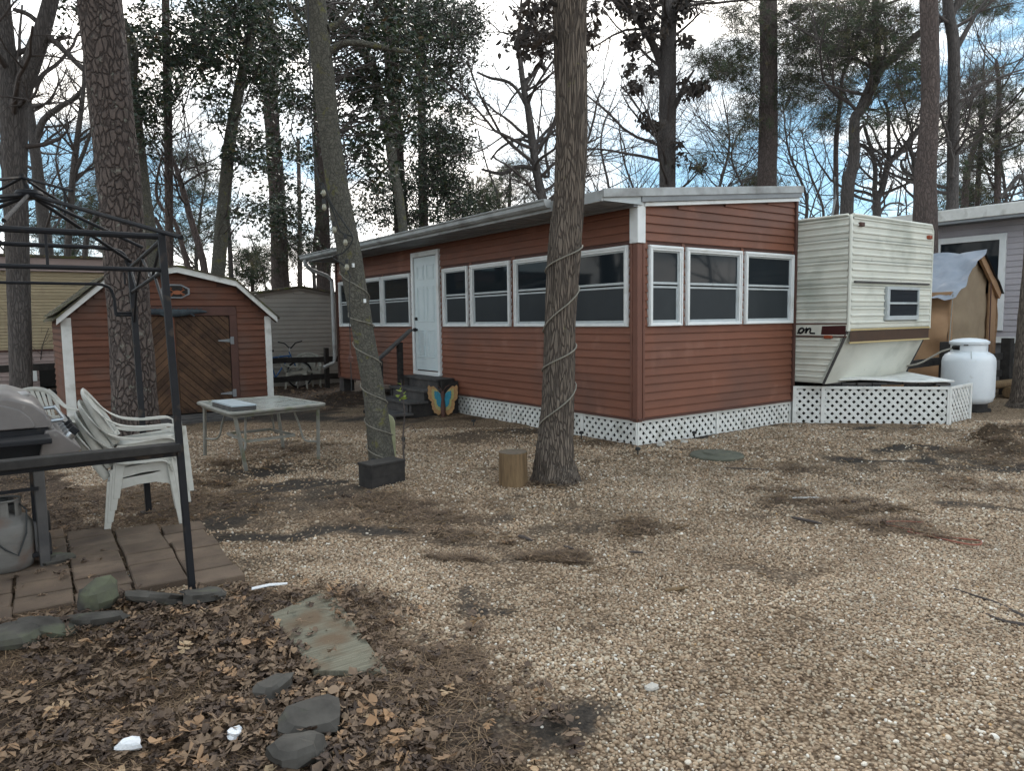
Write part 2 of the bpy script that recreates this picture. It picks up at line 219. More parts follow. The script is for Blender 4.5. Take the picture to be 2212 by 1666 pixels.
# ------------------------------------------------------------------ mesh builder
ORG = {}
def worg(o):
    return ORG.get(o.name, np.zeros(3)) if o is not None else np.zeros(3)
class MB:
    def __init__(s): s.v = []; s.f = []; s.n = 0; s.m = []
    def add(s, verts, faces, mi=0):
        verts = np.asarray(verts, float); s.v.append(verts)
        for fc in faces: s.f.append(tuple(int(i)+s.n for i in fc)); s.m.append(mi)
        s.n += len(verts); return s
    def box(s, a, b, mi=0):
        x0, y0, z0 = a; x1, y1, z1 = b
        return s.add([(x0, y0, z0), (x1, y0, z0), (x1, y1, z0), (x0, y1, z0), (x0, y0, z1), (x1, y0, z1), (x1, y1, z1), (x0, y1, z1)],
                     [(0, 3, 2, 1), (4, 5, 6, 7), (0, 1, 5, 4), (1, 2, 6, 5), (2, 3, 7, 6), (3, 0, 4, 7)], mi)
    def bar(s, p, q, w, h, up=(0, 0, 1), mi=0, w2=None, h2=None):      # rectangular beam from p to q
        p, q = np.array(p, float), np.array(q, float); d = q-p; d /= np.linalg.norm(d); up = np.array(up, float)
        if abs(d @ up) > 0.98: up = np.array([1.0, 0, 0])
        a = np.cross(d, up); a /= np.linalg.norm(a); b = np.cross(a, d); w2 = w if w2 is None else w2; h2 = h if h2 is None else h2
        vs = [c + a*sx*ww/2 + b*sy*hh/2 for c, ww, hh in ((p, w, h), (q, w2, h2)) for sx, sy in ((-1, -1), (1, -1), (1, 1), (-1, 1))]
        return s.add(vs, [(0, 1, 2, 3), (7, 6, 5, 4), (0, 4, 5, 1), (1, 5, 6, 2), (2, 6, 7, 3), (3, 7, 4, 0)], mi)
    def tube(s, P, R, k=8, mi=0, cap=True, squash=None):
        P = np.asarray(P, float); n = len(P); R = np.full(n, R) if np.isscalar(R) else np.asarray(R, float)
        T = np.gradient(P, axis=0); T /= np.maximum(np.linalg.norm(T, axis=1, keepdims=True), 1e-9)
        ref = np.array([0, 0, 1.0]) if abs(T[0][2]) < 0.9 else np.array([1.0, 0, 0])
        A = np.cross(T, ref); ln = np.linalg.norm(A, axis=1, keepdims=True); A = A/np.maximum(ln, 1e-6); B = np.cross(T, A)
        an = np.arange(k)*2*math.pi/k; c, sn = np.cos(an), np.sin(an)
        if squash: c = c*squash[0]; sn = sn*squash[1]
        V = P[:, None, :] + R[:, None, None]*(A[:, None, :]*c[None, :, None] + B[:, None, :]*sn[None, :, None])
        F = []
        for i in range(n-1):
            for j in range(k):
                F.append((i*k+j, i*k+(j+1) % k, (i+1)*k+(j+1) % k, (i+1)*k+j))
        if cap: F.append(tuple(range(k-1, -1, -1))); F.append(tuple((n-1)*k+j for j in range(k)))
        return s.add(V.reshape(-1, 3), F, mi)
    def lathe(s, prof, c=(0, 0, 0), k=24, mi=0):
        n = len(prof); an = np.arange(k)*2*math.pi/k
        V = [(c[0]+r*math.cos(a), c[1]+r*math.sin(a), c[2]+z) for r, z in prof for a in an]
        F = [(i*k+j, i*k+(j+1) % k, (i+1)*k+(j+1) % k, (i+1)*k+j) for i in range(n-1) for j in range(k)]
        F.append(tuple(range(k-1, -1, -1))); F.append(tuple((n-1)*k+j for j in range(k)))
        return s.add(V, F, mi)
    def prism(s, poly, d, mi=0):                                        # planar polygon (3-D points) pushed along vector d
        poly = np.asarray(poly, float); n = len(poly); V = np.vstack([poly, poly+np.array(d, float)])
        F = [tuple(range(n-1, -1, -1)), tuple(range(n, 2*n))] + [(i, (i+1) % n, n+(i+1) % n, n+i) for i in range(n)]
        return s.add(V, F, mi)
    def mesh(s, name, mats, smooth=True, ang=0.7, off=None):
        me = bpy.data.meshes.new(name); V = np.vstack(s.v)
        if off is not None: V = V-off
        me.from_pydata(V.tolist(), [], s.f)
        mats = mats if isinstance(mats, (list, tuple)) else [mats]
        for m in mats: me.materials.append(MT[m] if isinstance(m, str) else m)
        if len(mats) > 1: me.polygons.foreach_set('material_index', s.m)
        if smooth:
            me.polygons.foreach_set('use_smooth', [True]*len(me.polygons)); me.set_sharp_from_angle(angle=ang)
        me.update(); return me
    def build(s, name, mats, parent=None, local=False, bevel=0.0, smooth=True, ang=0.7, label=None, kind=None):
        off = None if (local or parent is None) else worg(parent)
        return obj(name, s.mesh(name, mats, smooth, ang, off), parent, bevel, label, kind)
def obj(name, me, parent=None, bevel=0.0, label=None, kind=None):
    o = bpy.data.objects.new(name, me); COL.objects.link(o)
    if parent is not None: o.parent = parent; ORG[o.name] = worg(parent)
    if bevel:
        b = o.modifiers.new('bevel', 'BEVEL'); b.width = bevel; b.segments = 2; b.limit_method = 'ANGLE'
    if label: o['label'] = label
    if kind: o['kind'] = kind
    return o
def tag(o, label, cat, group=None):
    o['label'] = label; o['category'] = cat
    if group: o['group'] = group
    return o
def thing(name, label, cat, loc=(0, 0, 0), rz=0.0, group=None):
    o = bpy.data.objects.new(name, None); COL.objects.link(o); o.location = loc; o.rotation_euler = (0, 0, rz); o.empty_display_size = 0.1
    ORG[o.name] = np.array(loc, float); return tag(o, label, cat, group)
def copy_tree(o, parent=None):
    c = o.copy(); COL.objects.link(c)
    if parent is not None: c.parent = parent
    for ch in list(o.children): copy_tree(ch, c)
    return c
def part(base, name, parent, loc, rz=0.0, scale=(1, 1, 1), rot=None):   # an alike piece: a new object on shared mesh data
    o = bpy.data.objects.new(name, base); COL.objects.link(o); o.parent = parent; o.location = np.array(loc, float)-worg(parent)
    o.rotation_euler = rot or (0, 0, rz); o.scale = scale; return o
def np_mesh(name, V, F, mat, attrs=None, smooth=False):                 # V (n,3), F (m,k) arrays
    me = bpy.data.meshes.new(name); V = np.asarray(V, np.float32); F = np.asarray(F, np.int32); m, k = F.shape
    me.vertices.add(len(V)); me.vertices.foreach_set('co', V.ravel()); me.loops.add(m*k); me.loops.foreach_set('vertex_index', F.ravel())
    me.polygons.add(m); me.polygons.foreach_set('loop_start', np.arange(m, dtype=np.int32)*k); me.polygons.foreach_set('loop_total', np.full(m, k, np.int32))
    if smooth: me.polygons.foreach_set('use_smooth', np.ones(m, bool))
    me.materials.append(MT[mat] if isinstance(mat, str) else mat)
    me.update(calc_edges=True)
    for nm, a in (attrs or {}).items():
        at_ = me.attributes.new(nm, 'FLOAT', 'POINT'); at_.data.foreach_set('value', np.asarray(a, np.float32))
    return me

# lap siding: one unit board per exposure, stretched along its length
def lap_board(name, mat, h, lip=0.014):
    b = MB(); prof = [(0.0, 0), (-lip, 0.002), (-lip, 0.012), (-0.003, h), (0.0, h)]        # (outward -Y, z)
    b.prism([(0, y, z) for y, z in prof], (1, 0, 0)); return b.mesh(name, mat, smooth=False)

# ------------------------------------------------------------------ ground
def pip(x, y, poly):
    ins = np.zeros(len(x), bool); n = len(poly)
    for i in range(n):
        (x1, y1), (x2, y2) = poly[i], poly[(i+1) % n]
        c = ((y1 > y) != (y2 > y)) & (x < (x2-x1)*(y-y1)/((y2-y1) or 1e-9)+x1); ins ^= c
    return ins
LITTER_POLY = [(-9, -1.85), (-6.4, -1.9), (-5.45, -1.95), (-4.95, -2.25), (-4.76, -2.9), (-4.66, -3.4), (-4.76, -3.8), (-5.05, -4.25), (-5.3, -5.2), (-9, -6)]
def patch_list(L):
    out_ = []
    for px, py, rx, ry, s in L:
        g = gp(px, py); out_.append((g[0], g[1], rx, ry, s))
    return out_
SOIL = patch_list([(600, 1010, 1.3, .8, .8), (640, 1090, 1.0, .5, .65), (460, 1120, .5, .9, .75), (1060, 1290, .5, .5, .6), (1070, 1590, .3, .5, .75), (960, 1160, .8, .3, .5), (1120, 930, 1.3, .6, .6), (2050, 1010, 1.2, .5, .6), (1780, 1110, .9, .4, .45), (1230, 1180, .6, .3, .35), (1500, 1090, .7, .3, .35), (560, 1045, .55, .4, 1), (680, 1050, .6, .35, 1), (770, 1075, .35, .25, .8), (470, 1060, .4, .3, .8), (690, 1145, .75, .22, 1), (520, 1130, .5, .25, .7), (430, 1175, .2, .4, .8), (800, 1160, .4, .15, .9),
    (1010, 1270, .16, .22, .9), (1085, 1320, .2, .12, 1), (1060, 1300, .3, .2, .7), (1075, 1570, .13, .3, .95), (1080, 1640, .15, .2, .9), (1120, 1600, .12, .2, .8), (1950, 992, .75, .16, 1), (2060, 972, .7, .14, 1), (2130, 985, .6, .2, .9), (2140, 1110, .5, .3, .9),
    (2200, 1015, .5, .3, .8), (1240, 1130, .35, .25, .55), (970, 945, .9, .5, .6), (1090, 960, .6, .4, .5), (700, 905, 1.2, .8, .9), (850, 905, 1.0, .6, .8), (640, 960, .6, .4, .6), (1080, 880, 1.3, .5, .8), (1350, 945, .8, .25, .8), (1430, 965, .4, .12, .9), (1500, 935, .5, .15, .9), (1620, 915, .7, .2, .9),
    (1760, 910, .4, .15, .9), (1900, 923, 1.0, .1, .8), (1080, 1100, .3, .2, .6), (540, 1245, .4, .15, .5), (620, 1235, .4, .12, .4), (1500, 1330, .2, .15, .35), (1640, 1100, .4, .3, .5), (1800, 1030, .5, .3, .5), (1250, 930, .7, .4, .5), (560, 900, 1.6, .9, .9), (2090, 1165, .4, .3, .4), (1900, 1130, .5, .3, .5), (1560, 1240, .5, .2, .3), (1030, 1220, .3, .1, .5)])
STRAW = patch_list([(860, 1085, .7, .35, 1), (930, 1120, .5, .3, .9), (770, 1090, .4, .2, .8), (1410, 1150, .27, .2, 1.2), (1195, 1208, .22, .12, 1.2), (985, 1150, .4, .2, .9), (955, 1210, .2, .1, .6), (1790, 1085, .5, .22, 1), (1870, 1115, .4, .2, 1), (1700, 1060, .4, .2, .8), (1960, 1140, .4, .25, .7), (1740, 1020, .4, .2, .6), (1125, 1165, .1, .05, 1), (640, 970, .5, .4, .8), (480, 1000, .4, .3, .7), (740, 850, 2.2, 1.4, 1), (430, 1050, .5, .5, .7), (290, 1090, .9, .7, 1),
    (1195, 1045, .3, .15, 1), (1640, 915, .8, .25, .8), (1000, 905, .9, .4, .8), (2160, 990, .6, .4, .7), (2100, 1050, .5, .4, .5), (1600, 1010, .4, .2, .3), (840, 1110, .5, .4, .7), (1300, 960, .6, .3, .5), (500, 1100, .5, .2, .5)])
def field(x, y, L, nz, amp=0.55):
    r = np.zeros_like(x)
    for cx, cy, rx, ry, s in L:
        a = (x-cx)*RT0[0]+(y-cy)*RT0[1]; b = (x-cx)*FW0[0]+(y-cy)*FW0[1]
        d = np.sqrt((a/rx)**2+(b/ry)**2)
        r = np.maximum(r, s*np.clip(1.25-d+(nz-0.5)*amp*2.4, 0, 1))
    return r
MOUNDS = [(3.35, -2.62, .38, .2), (3.75, -3.0, .5, .16), (3.0, -2.9, .4, .09), (4.2, -2.6, .5, .14), (2.3, -2.75, .55, .045)]
def masks(x, y):
    n1 = fbm2(x, y, 1.9, 3); n2 = fbm2(x, y, 5.0, 9, 3); nz = 0.55*n1+0.45*n2
    m1, m2 = fbm2(x, y, 1.5, 41, 5), fbm2(x+9, y-4, 1.5, 47, 5); px2, py2 = x+(m1-.5)*1.5, y+(m2-.5)*1.5
    soil = field(px2, py2, SOIL, nz, .75); straw = field(x+(m1-.5)*.7, y+(m2-.5)*.7, STRAW, nz, .9)
    for cx, cy, r, h in MOUNDS: straw = np.maximum(straw, 1.1*np.exp(-((x-cx)**2+(y-cy)**2)/(r*r*.6))*(h > .05))
    wx, wy = x+(n1-0.5)*0.5+(n2-0.5)*0.3, y+(n2-0.5)*0.45
    lit = sum(pip(wx+.3*math.cos(k*1.05), wy+.3*math.sin(k*1.05), LITTER_POLY).astype(float) for k in range(6))/6
    dep = (x-CAM[0])*FW0[0]+(y-CAM[1])*FW0[1]
    lit = np.maximum(lit, np.clip((dep-12.7+(nz-0.5)*5)/1.2, 0, 1)*(((x-CAM[0])*RT0[0]+(y-CAM[1])*RT0[1]) < 5.5))
    lit = np.maximum(lit, np.clip((dep-16.0+(nz-0.5)*4)/1.5, 0, 1))
    lit = np.maximum(lit, ((x < -5.9+(n1-.5)*.8) & (y > -1.9) & (y < 4)).astype(float)*0.9)
    soil = np.maximum(soil, np.clip((nz-0.6)*4, 0, 0.45))
    return soil, straw, lit
def gz(x, y):
    z = (fbm2(x, y, 0.8, 21, 3)-0.5)*0.04+(fbm2(x, y, 5.0, 31, 2)-0.5)*0.024
    for cx, cy, r, h in MOUNDS: z = z+h*np.exp(-((x-cx)**2+(y-cy)**2)/(r*r*0.45))*(0.7+0.6*vn(np.stack([x*7, y*7, x*0], 1), 5))
    z = z-0.05*np.exp(-(((x-1.9)*0.9+(y+2.35)*0.45)**2)/0.5-((y+2.25+0.5*(x-1.9)*0.6)**2)/0.03)
    return z
def gz1(x, y): return float(gz(np.array([x], float), np.array([y], float))[0])
def spaced(a, b, st, far):
    core = np.arange(a, b+1e-6, st); g, w = [], st
    while (g[-1] if g else 0) < far: w *= 1.3; g.append((g[-1] if g else 0)+w)
    g = np.array(g); return np.concatenate([a-g[::-1], core, b+g])
gx, gy = spaced(-8.5, 9, 0.07, 350), spaced(-7, 13, 0.07, 350)
XX, YY = np.meshgrid(gx, gy); xf, yf = XX.ravel(), YY.ravel(); soil_, straw_, lit_ = masks(xf, yf)
nx, ny = len(gx), len(gy); idx = np.arange(nx*ny).reshape(ny, nx)
GF = np.stack([idx[:-1, :-1], idx[:-1, 1:], idx[1:, 1:], idx[1:, :-1]], -1).reshape(-1, 4)
def ground_mat():
    m = bpy.data.materials.new('gravel_ground'); m.use_nodes = True; N, L = m.node_tree.nodes, m.node_tree.links; bs = N['Principled BSDF']; bs.inputs['Roughness'].default_value = 0.9; bs.inputs['Specular IOR Level'].default_value = 0.12
    pos = N.new('ShaderNodeNewGeometry').outputs['Position']
    def noise(sc, det=5, ro=0.6):
        n = N.new('ShaderNodeTexNoise'); n.inputs['Scale'].default_value = sc; n.inputs['Detail'].default_value = det; n.inputs['Roughness'].default_value = ro; L.new(pos, n.inputs['Vector']); return n.outputs[0]
    def ramp(src, *st):
        r = N.new('ShaderNodeValToRGB')
        for k, (p, c) in enumerate(st):
            e = r.color_ramp.elements[k] if k < 2 else r.color_ramp.elements.new(p)
            e.position = p; e.color = (*c, 1)
        L.new(src, r.inputs[0]); return r.outputs[0]
    def mix(f, a, b, bl='MIX'):
        x = N.new('ShaderNodeMix'); x.data_type = 'RGBA'; x.blend_type = bl; L.new(f, x.inputs['Factor']); L.new(a, x.inputs[6]); L.new(b, x.inputs[7]); return x.outputs[2]
    def attr(n):
        a = N.new('ShaderNodeAttribute'); a.attribute_name = n; return a.outputs['Fac']
    def math_(op, a, b=None, c=None):
        x = N.new('ShaderNodeMath'); x.operation = op
        for k, v in enumerate((a, b, c)):
            if v is None: continue
            if isinstance(v, (int, float)): x.inputs[k].default_value = v
            else: L.new(v, x.inputs[k])
        return x.outputs[0]
    vo = N.new('ShaderNodeTexVoronoi'); vo.inputs['Scale'].default_value = 58; L.new(pos, vo.inputs['Vector'])
    sep = N.new('ShaderNodeSeparateColor'); L.new(vo.outputs['Color'], sep.inputs[0])
    stone = ramp(sep.outputs[0], (0, (0.13, 0.093, 0.064)), (0.45, (0.28, 0.205, 0.14)), (0.8, (0.38, 0.29, 0.205)), (1.0, (0.46, 0.38, 0.29)))
    gap = ramp(vo.outputs['Distance'], (0.35, (1, 1, 1)), (0.75, (0.35, 0.31, 0.28)))
    g = mix(math_('ADD', 0.0, 1.0), stone, gap, 'MULTIPLY')
    big = ramp(noise(1.3), (0.3, (0.74, 0.72, 0.7)), (0.7, (1.0, 1.0, 1.0))); g = mix(math_('ADD', 0.0, 0.8), g, big, 'MULTIPLY')
    fine = noise(45, 4, 0.7)
    dirt = ramp(noise(24, 7, 0.72), (0.3, (0.02, 0.018, 0.017)), (0.62, (0.062, 0.052, 0.044)), (0.72, (0.16, 0.13, 0.105)))
    strw = ramp(noise(30, 7, 0.75), (0.3, (0.033, 0.026, 0.02)), (0.55, (0.098, 0.07, 0.048)), (0.75, (0.19, 0.14, 0.092)))
    leaf = ramp(noise(16, 7, 0.72), (0.3, (0.02, 0.016, 0.014)), (0.52, (0.06, 0.043, 0.033)), (0.74, (0.15, 0.105, 0.07)))
    edge = lambda a, t: math_('SMOOTH_MAX', 0.0, math_('MINIMUM', 1.0, math_('MULTIPLY', math_('SUBTRACT', math_('MULTIPLY_ADD', fine, 0.7, a), t), 2.2)), 0.05)
    c = mix(edge(attr('soil'), 0.62), g, dirt); c = mix(edge(attr('straw'), 0.68), c, strw); c = mix(edge(attr('litter'), 0.7), c, leaf)
    L.new(c, bs.inputs['Base Color'])
    h = math_('MULTIPLY_ADD', vo.outputs['Distance'], -0.6, fine)
    bp = N.new('ShaderNodeBump'); bp.inputs['Strength'].default_value = 0.9; bp.inputs['Distance'].default_value = 0.012; L.new(h, bp.inputs['Height']); L.new(bp.outputs[0], bs.inputs['Normal'])
    return m
MT['ground'] = ground_mat()
zf = gz(xf, yf)*np.exp(-np.maximum(0, np.hypot(xf, yf)-20)/10)
ground = obj('ground', np_mesh('ground', np.stack([xf, yf, zf], 1), GF, 'ground', {'soil': soil_, 'straw': straw_, 'litter': lit_}, smooth=True), kind='structure')

def in_view(x, y, m=0.06):
    a = (x-CAM[0])*RT0[0]+(y-CAM[1])*RT0[1]; b = (x-CAM[0])*FW0[0]+(y-CAM[1])*FW0[1]
    return (np.abs(a) < b*(0.71+m)+0.15) & (b > 2.1), b
def jgrid(st, d0, d1):
    b = np.arange(d0, d1, st); P = []
    for bb in b:
        w = bb*0.77+0.2; a = np.arange(-w, w, st); P.append(np.stack([a, np.full_like(a, bb)], 1))
    P = np.vstack(P); P = P+rng.uniform(-0.62, 0.62, P.shape)*st
    return CAM[0]+P[:, 0]*RT0[0]+P[:, 1]*FW0[0], CAM[1]+P[:, 0]*RT0[1]+P[:, 1]*FW0[1]
px_, py_, sc_ = [], [], []
for st, d0, d1, s in ((0.0128, 2.1, 5.0, .0067), (0.0175, 5.0, 7.6, .0083), (0.025, 7.6, 10.5, .0105)):
    x, y = jgrid(st, d0, d1); so_, st_, li_ = masks(x, y)
    mot = fbm2(x, y, 1.1, 55, 4); keep = rng.random(len(x)) < np.clip(np.clip(.35+2.6*(mot-.33), .45, 1)-1.5*np.clip(so_-.06, 0, 1)-.8*np.clip(st_-.1, 0, 1), 0.05, 1)*np.clip(1.02-1.25*li_, .012, 1)
    keep &= ~((x > -0.02) & (y > -0.03)) & ~((x > 3.3) & (y > -1.4) & (x < 5.5) & (y > -1.9+0.3*(5-x)))
    px_.append(x[keep]); py_.append(y[keep]); sc_.append(np.full(keep.sum(), s))
px_, py_, sc_ = map(np.concatenate, (px_, py_, sc_)); n = len(px_)
pz_ = gz(px_, py_)+rng.uniform(-0.2, 0.9, n)*sc_*0.6
pm = bpy.data.meshes.new('pebble_points'); pm.vertices.add(n); pm.vertices.foreach_set('co', np.stack([px_, py_, pz_], 1).astype(np.float32).ravel())
sv = (sc_*rng.lognormal(0, 0.27, n))[:, None]*np.stack([rng.uniform(.9, 1.3, n), rng.uniform(.75, 1.0, n), rng.uniform(.5, .8, n)], 1)
a = pm.attributes.new('scl', 'FLOAT_VECTOR', 'POINT'); a.data.foreach_set('vector', sv.astype(np.float32).ravel())
a = pm.attributes.new('rot', 'FLOAT_VECTOR', 'POINT'); a.data.foreach_set('vector', np.stack([rng.normal(0, .35, n), rng.normal(0, .35, n), rng.uniform(0, 6.28, n)], 1).astype(np.float32).ravel())
def pebble_mat():
    m = bpy.data.materials.new('pea_gravel'); m.use_nodes = True; N, L = m.node_tree.nodes, m.node_tree.links; bs = N['Principled BSDF']; bs.inputs['Roughness'].default_value = 0.6; bs.inputs['Specular IOR Level'].default_value = 0.3
    oi = N.new('ShaderNodeObjectInfo'); r = N.new('ShaderNodeValToRGB')
    st = [(0, (0.12, 0.086, 0.06)), (0.14, (0.25, 0.172, 0.112)), (0.4, (0.385, 0.278, 0.186)), (0.62, (0.445, 0.335, 0.232)), (0.8, (0.38, 0.325, 0.25)), (0.93, (0.52, 0.43, 0.325)), (0.985, (0.75, 0.72, 0.66)), (1.0, (0.42, 0.25, 0.1))]
    for k, (p, c) in enumerate(st):
        e = r.color_ramp.elements[k] if k < 2 else r.color_ramp.elements.new(p)
        e.position = p; e.color = (*c, 1)
    L.new(oi.outputs['Random'], r.inputs[0])
    nz = N.new('ShaderNodeTexNoise'); nz.inputs['Scale'].default_value = 1.7; nz.inputs['Detail'].default_value = 6; g = N.new('ShaderNodeNewGeometry'); L.new(g.outputs['Position'], nz.inputs['Vector'])
    r2 = N.new('ShaderNodeValToRGB'); r2.color_ramp.elements[0].position = .35; r2.color_ramp.elements[1].position = .62; r2.color_ramp.elements[0].color = (.72, .7, .68, 1); L.new(nz.outputs[0], r2.inputs[0])
    x = N.new('ShaderNodeMix'); x.data_type = 'RGBA'; x.blend_type = 'MULTIPLY'; x.inputs['Factor'].default_value = 1; L.new(r.outputs[0], x.inputs[6]); L.new(r2.outputs[0], x.inputs[7]); L.new(x.outputs[2], bs.inputs['Base Color'])
    return m
MT['pebble'] = pebble_mat()
pm.materials.append(MT['pebble'])
ng = bpy.data.node_groups.new('scatter_pebbles', 'GeometryNodeTree'); ng.interface.new_socket('Geometry', in_out='INPUT', socket_type='NodeSocketGeometry'); ng.interface.new_socket('Geometry', in_out='OUTPUT', socket_type='NodeSocketGeometry')
gi, go = ng.nodes.new('NodeGroupInput'), ng.nodes.new('NodeGroupOutput'); ip = ng.nodes.new('GeometryNodeInstanceOnPoints')
ico = ng.nodes.new('GeometryNodeMeshIcoSphere'); ico.inputs['Subdivisions'].default_value = 2; ico.inputs['Radius'].default_value = 1.0
sm = ng.nodes.new('GeometryNodeSetShadeSmooth'); sp_ = ng.nodes.new('GeometryNodeSetPosition'); nn = ng.nodes.new('ShaderNodeTexNoise'); nn.inputs['Scale'].default_value = 0.9
vm = ng.nodes.new('ShaderNodeVectorMath'); vm.operation = 'SUBTRACT'; vm.inputs[1].default_value = (.5, .5, .5); vs2 = ng.nodes.new('ShaderNodeVectorMath'); vs2.operation = 'SCALE'; vs2.inputs['Scale'].default_value = 0.7
smat = ng.nodes.new('GeometryNodeSetMaterial'); smat.inputs['Material'].default_value = MT['pebble']
a1 = ng.nodes.new('GeometryNodeInputNamedAttribute'); a1.data_type = 'FLOAT_VECTOR'; a1.inputs['Name'].default_value = 'scl'
a2 = ng.nodes.new('GeometryNodeInputNamedAttribute'); a2.data_type = 'FLOAT_VECTOR'; a2.inputs['Name'].default_value = 'rot'
K = ng.links.new; K(ico.outputs['Mesh'], sp_.inputs['Geometry']); K(nn.outputs['Color'], vm.inputs[0]); K(vm.outputs[0], vs2.inputs[0]); K(vs2.outputs[0], sp_.inputs['Offset']); K(sp_.outputs[0], sm.inputs[0]); K(sm.outputs[0], smat.inputs[0])
K(gi.outputs[0], ip.inputs['Points']); K(smat.outputs[0], ip.inputs['Instance']); K(a1.outputs['Attribute'], ip.inputs['Scale']); K(a2.outputs['Attribute'], ip.inputs['Rotation']); K(ip.outputs[0], go.inputs[0])
gravel = obj('gravel', pm, kind='stuff'); md = gravel.modifiers.new('pebbles', 'NODES'); md.node_group = ng
tag(gravel, 'beige pea gravel spread over the yard with dark bare patches', 'gravel')

# ------------------------------------------------------------------ cladding helper
def clad(parent, base, axis, pos, a0, a1, z0, z1, h, holes=(), top=None, name='siding_board', wide=0.05):
    """courses of lap boards on a wall; axis 'x': wall at Y=pos facing -Y, axis 'y': wall at X=pos facing -X. holes: (a0, a1, z0, z1)"""
    nz = int(round((z1-z0)/h))
    for i in range(nz):
        z = z0+i*h; cuts = sorted((b0, b1) for b0, b1, c0, c1 in holes if c0 < z+h*0.55 and c1 > z+h*0.45)
        lo, hi = (a0, a1) if top is None else top(z+h, a0, a1)
        segs, cur = [], lo
        for b0, b1 in cuts:
            if b0 > cur: segs.append((cur, min(b0, hi)))
            cur = max(cur, b1)
        segs.append((cur, hi))
        for s0, s1 in segs:
            if s1-s0 < 0.02: continue
            dz = random.uniform(-0.0012, 0.0012)
            if axis == 'x': part(base, name, parent, (s0, pos, z+dz), 0.0, (s1-s0, 1, 1))
            elif axis == 'y': part(base, name, parent, (pos, s1, z+dz), -math.pi/2, (s1-s0, 1, 1))
            else: part(base, name, parent, (pos, s0, z+dz), math.pi/2, (s1-s0, 1, 1))

# ------------------------------------------------------------------ brown porch building
house = thing('porch_house', 'long brown sided porch building with white trimmed windows and lattice skirt', 'house', (0, 0, 0))
HL, HW = 9.45, 3.25
b = MB()                                                                   # backing walls stand 2 cm inside the boards
b.prism([(0.02, 0.02, .33), (HW-.02, 0.02, .33), (HW-.02, 0.02, 3.33), (0.02, 0.02, 2.98)], (0, HL-.04, 0)); b.build('wall', 'trim_dark', house, smooth=False)
sidb = lap_board('siding_board', 'siding', 0.1035, .021)
LW = [(.15, 1.375), (1.55, 2.53), (2.63, 3.74), (3.82, 4.635), (5.835, 7.03), (7.07, 8.2), (8.24, 9.24)]   # windows on the long wall (Y)
RW = [(.18, .785), (.855, 1.98), (2.05, 3.175)]                            # windows on the short wall (X)
WZ0, WZ1 = 1.475, 2.468
holes = [(a-.008, c+.008, WZ0-.01, WZ1+.01) for a, c in LW]+[(4.74, 5.765, .5, 2.84)]
clad(house, sidb, 'y', 0.016, .10, HL-.02, .345, 2.93, 0.1035, holes)
def gable(z, a0, a1):
    t = (z-2.955)/0.113
    return (max(a0, t), a1)
clad(house, sidb, 'x', 0.016, .10, HW-.01, .345, 3.33, 0.1035, [(a-.008, c+.008, WZ0-.01, WZ1+.01) for a, c in RW], top=gable)
b = MB(); b.box((-.012, -.012, .30), (.075, .075, 2.478)); b.box((-.022, .075, .31), (.016, .11, 2.478)); b.box((.075, -.022, .31), (.11, .016, 2.478)); b.build('corner_post', 'trim_brown', house, bevel=.006)
b = MB(); b.box((-.03, -.03, 2.481), (.105, .11, 2.962)); b.build('corner_trim', 'white', house, bevel=.005)
b = MB(); b.box((HW-.05, -.03, .34), (HW, .06, 3.3)); b.build('end_trim', 'trim_dark', house, bevel=.004)
b = MB(); b.box((-.02, HL-.09, .34), (.03, HL, 2.93)); b.build('far_corner_trim', 'trim_dark', house, bevel=.004)
b = MB(); b.box((-.026, .0, .318), (.02, HL, .345)); b.box((0, -.026, .318), (HW, .02, .345)); b.build('sill_strip', 'trim_dark', house)
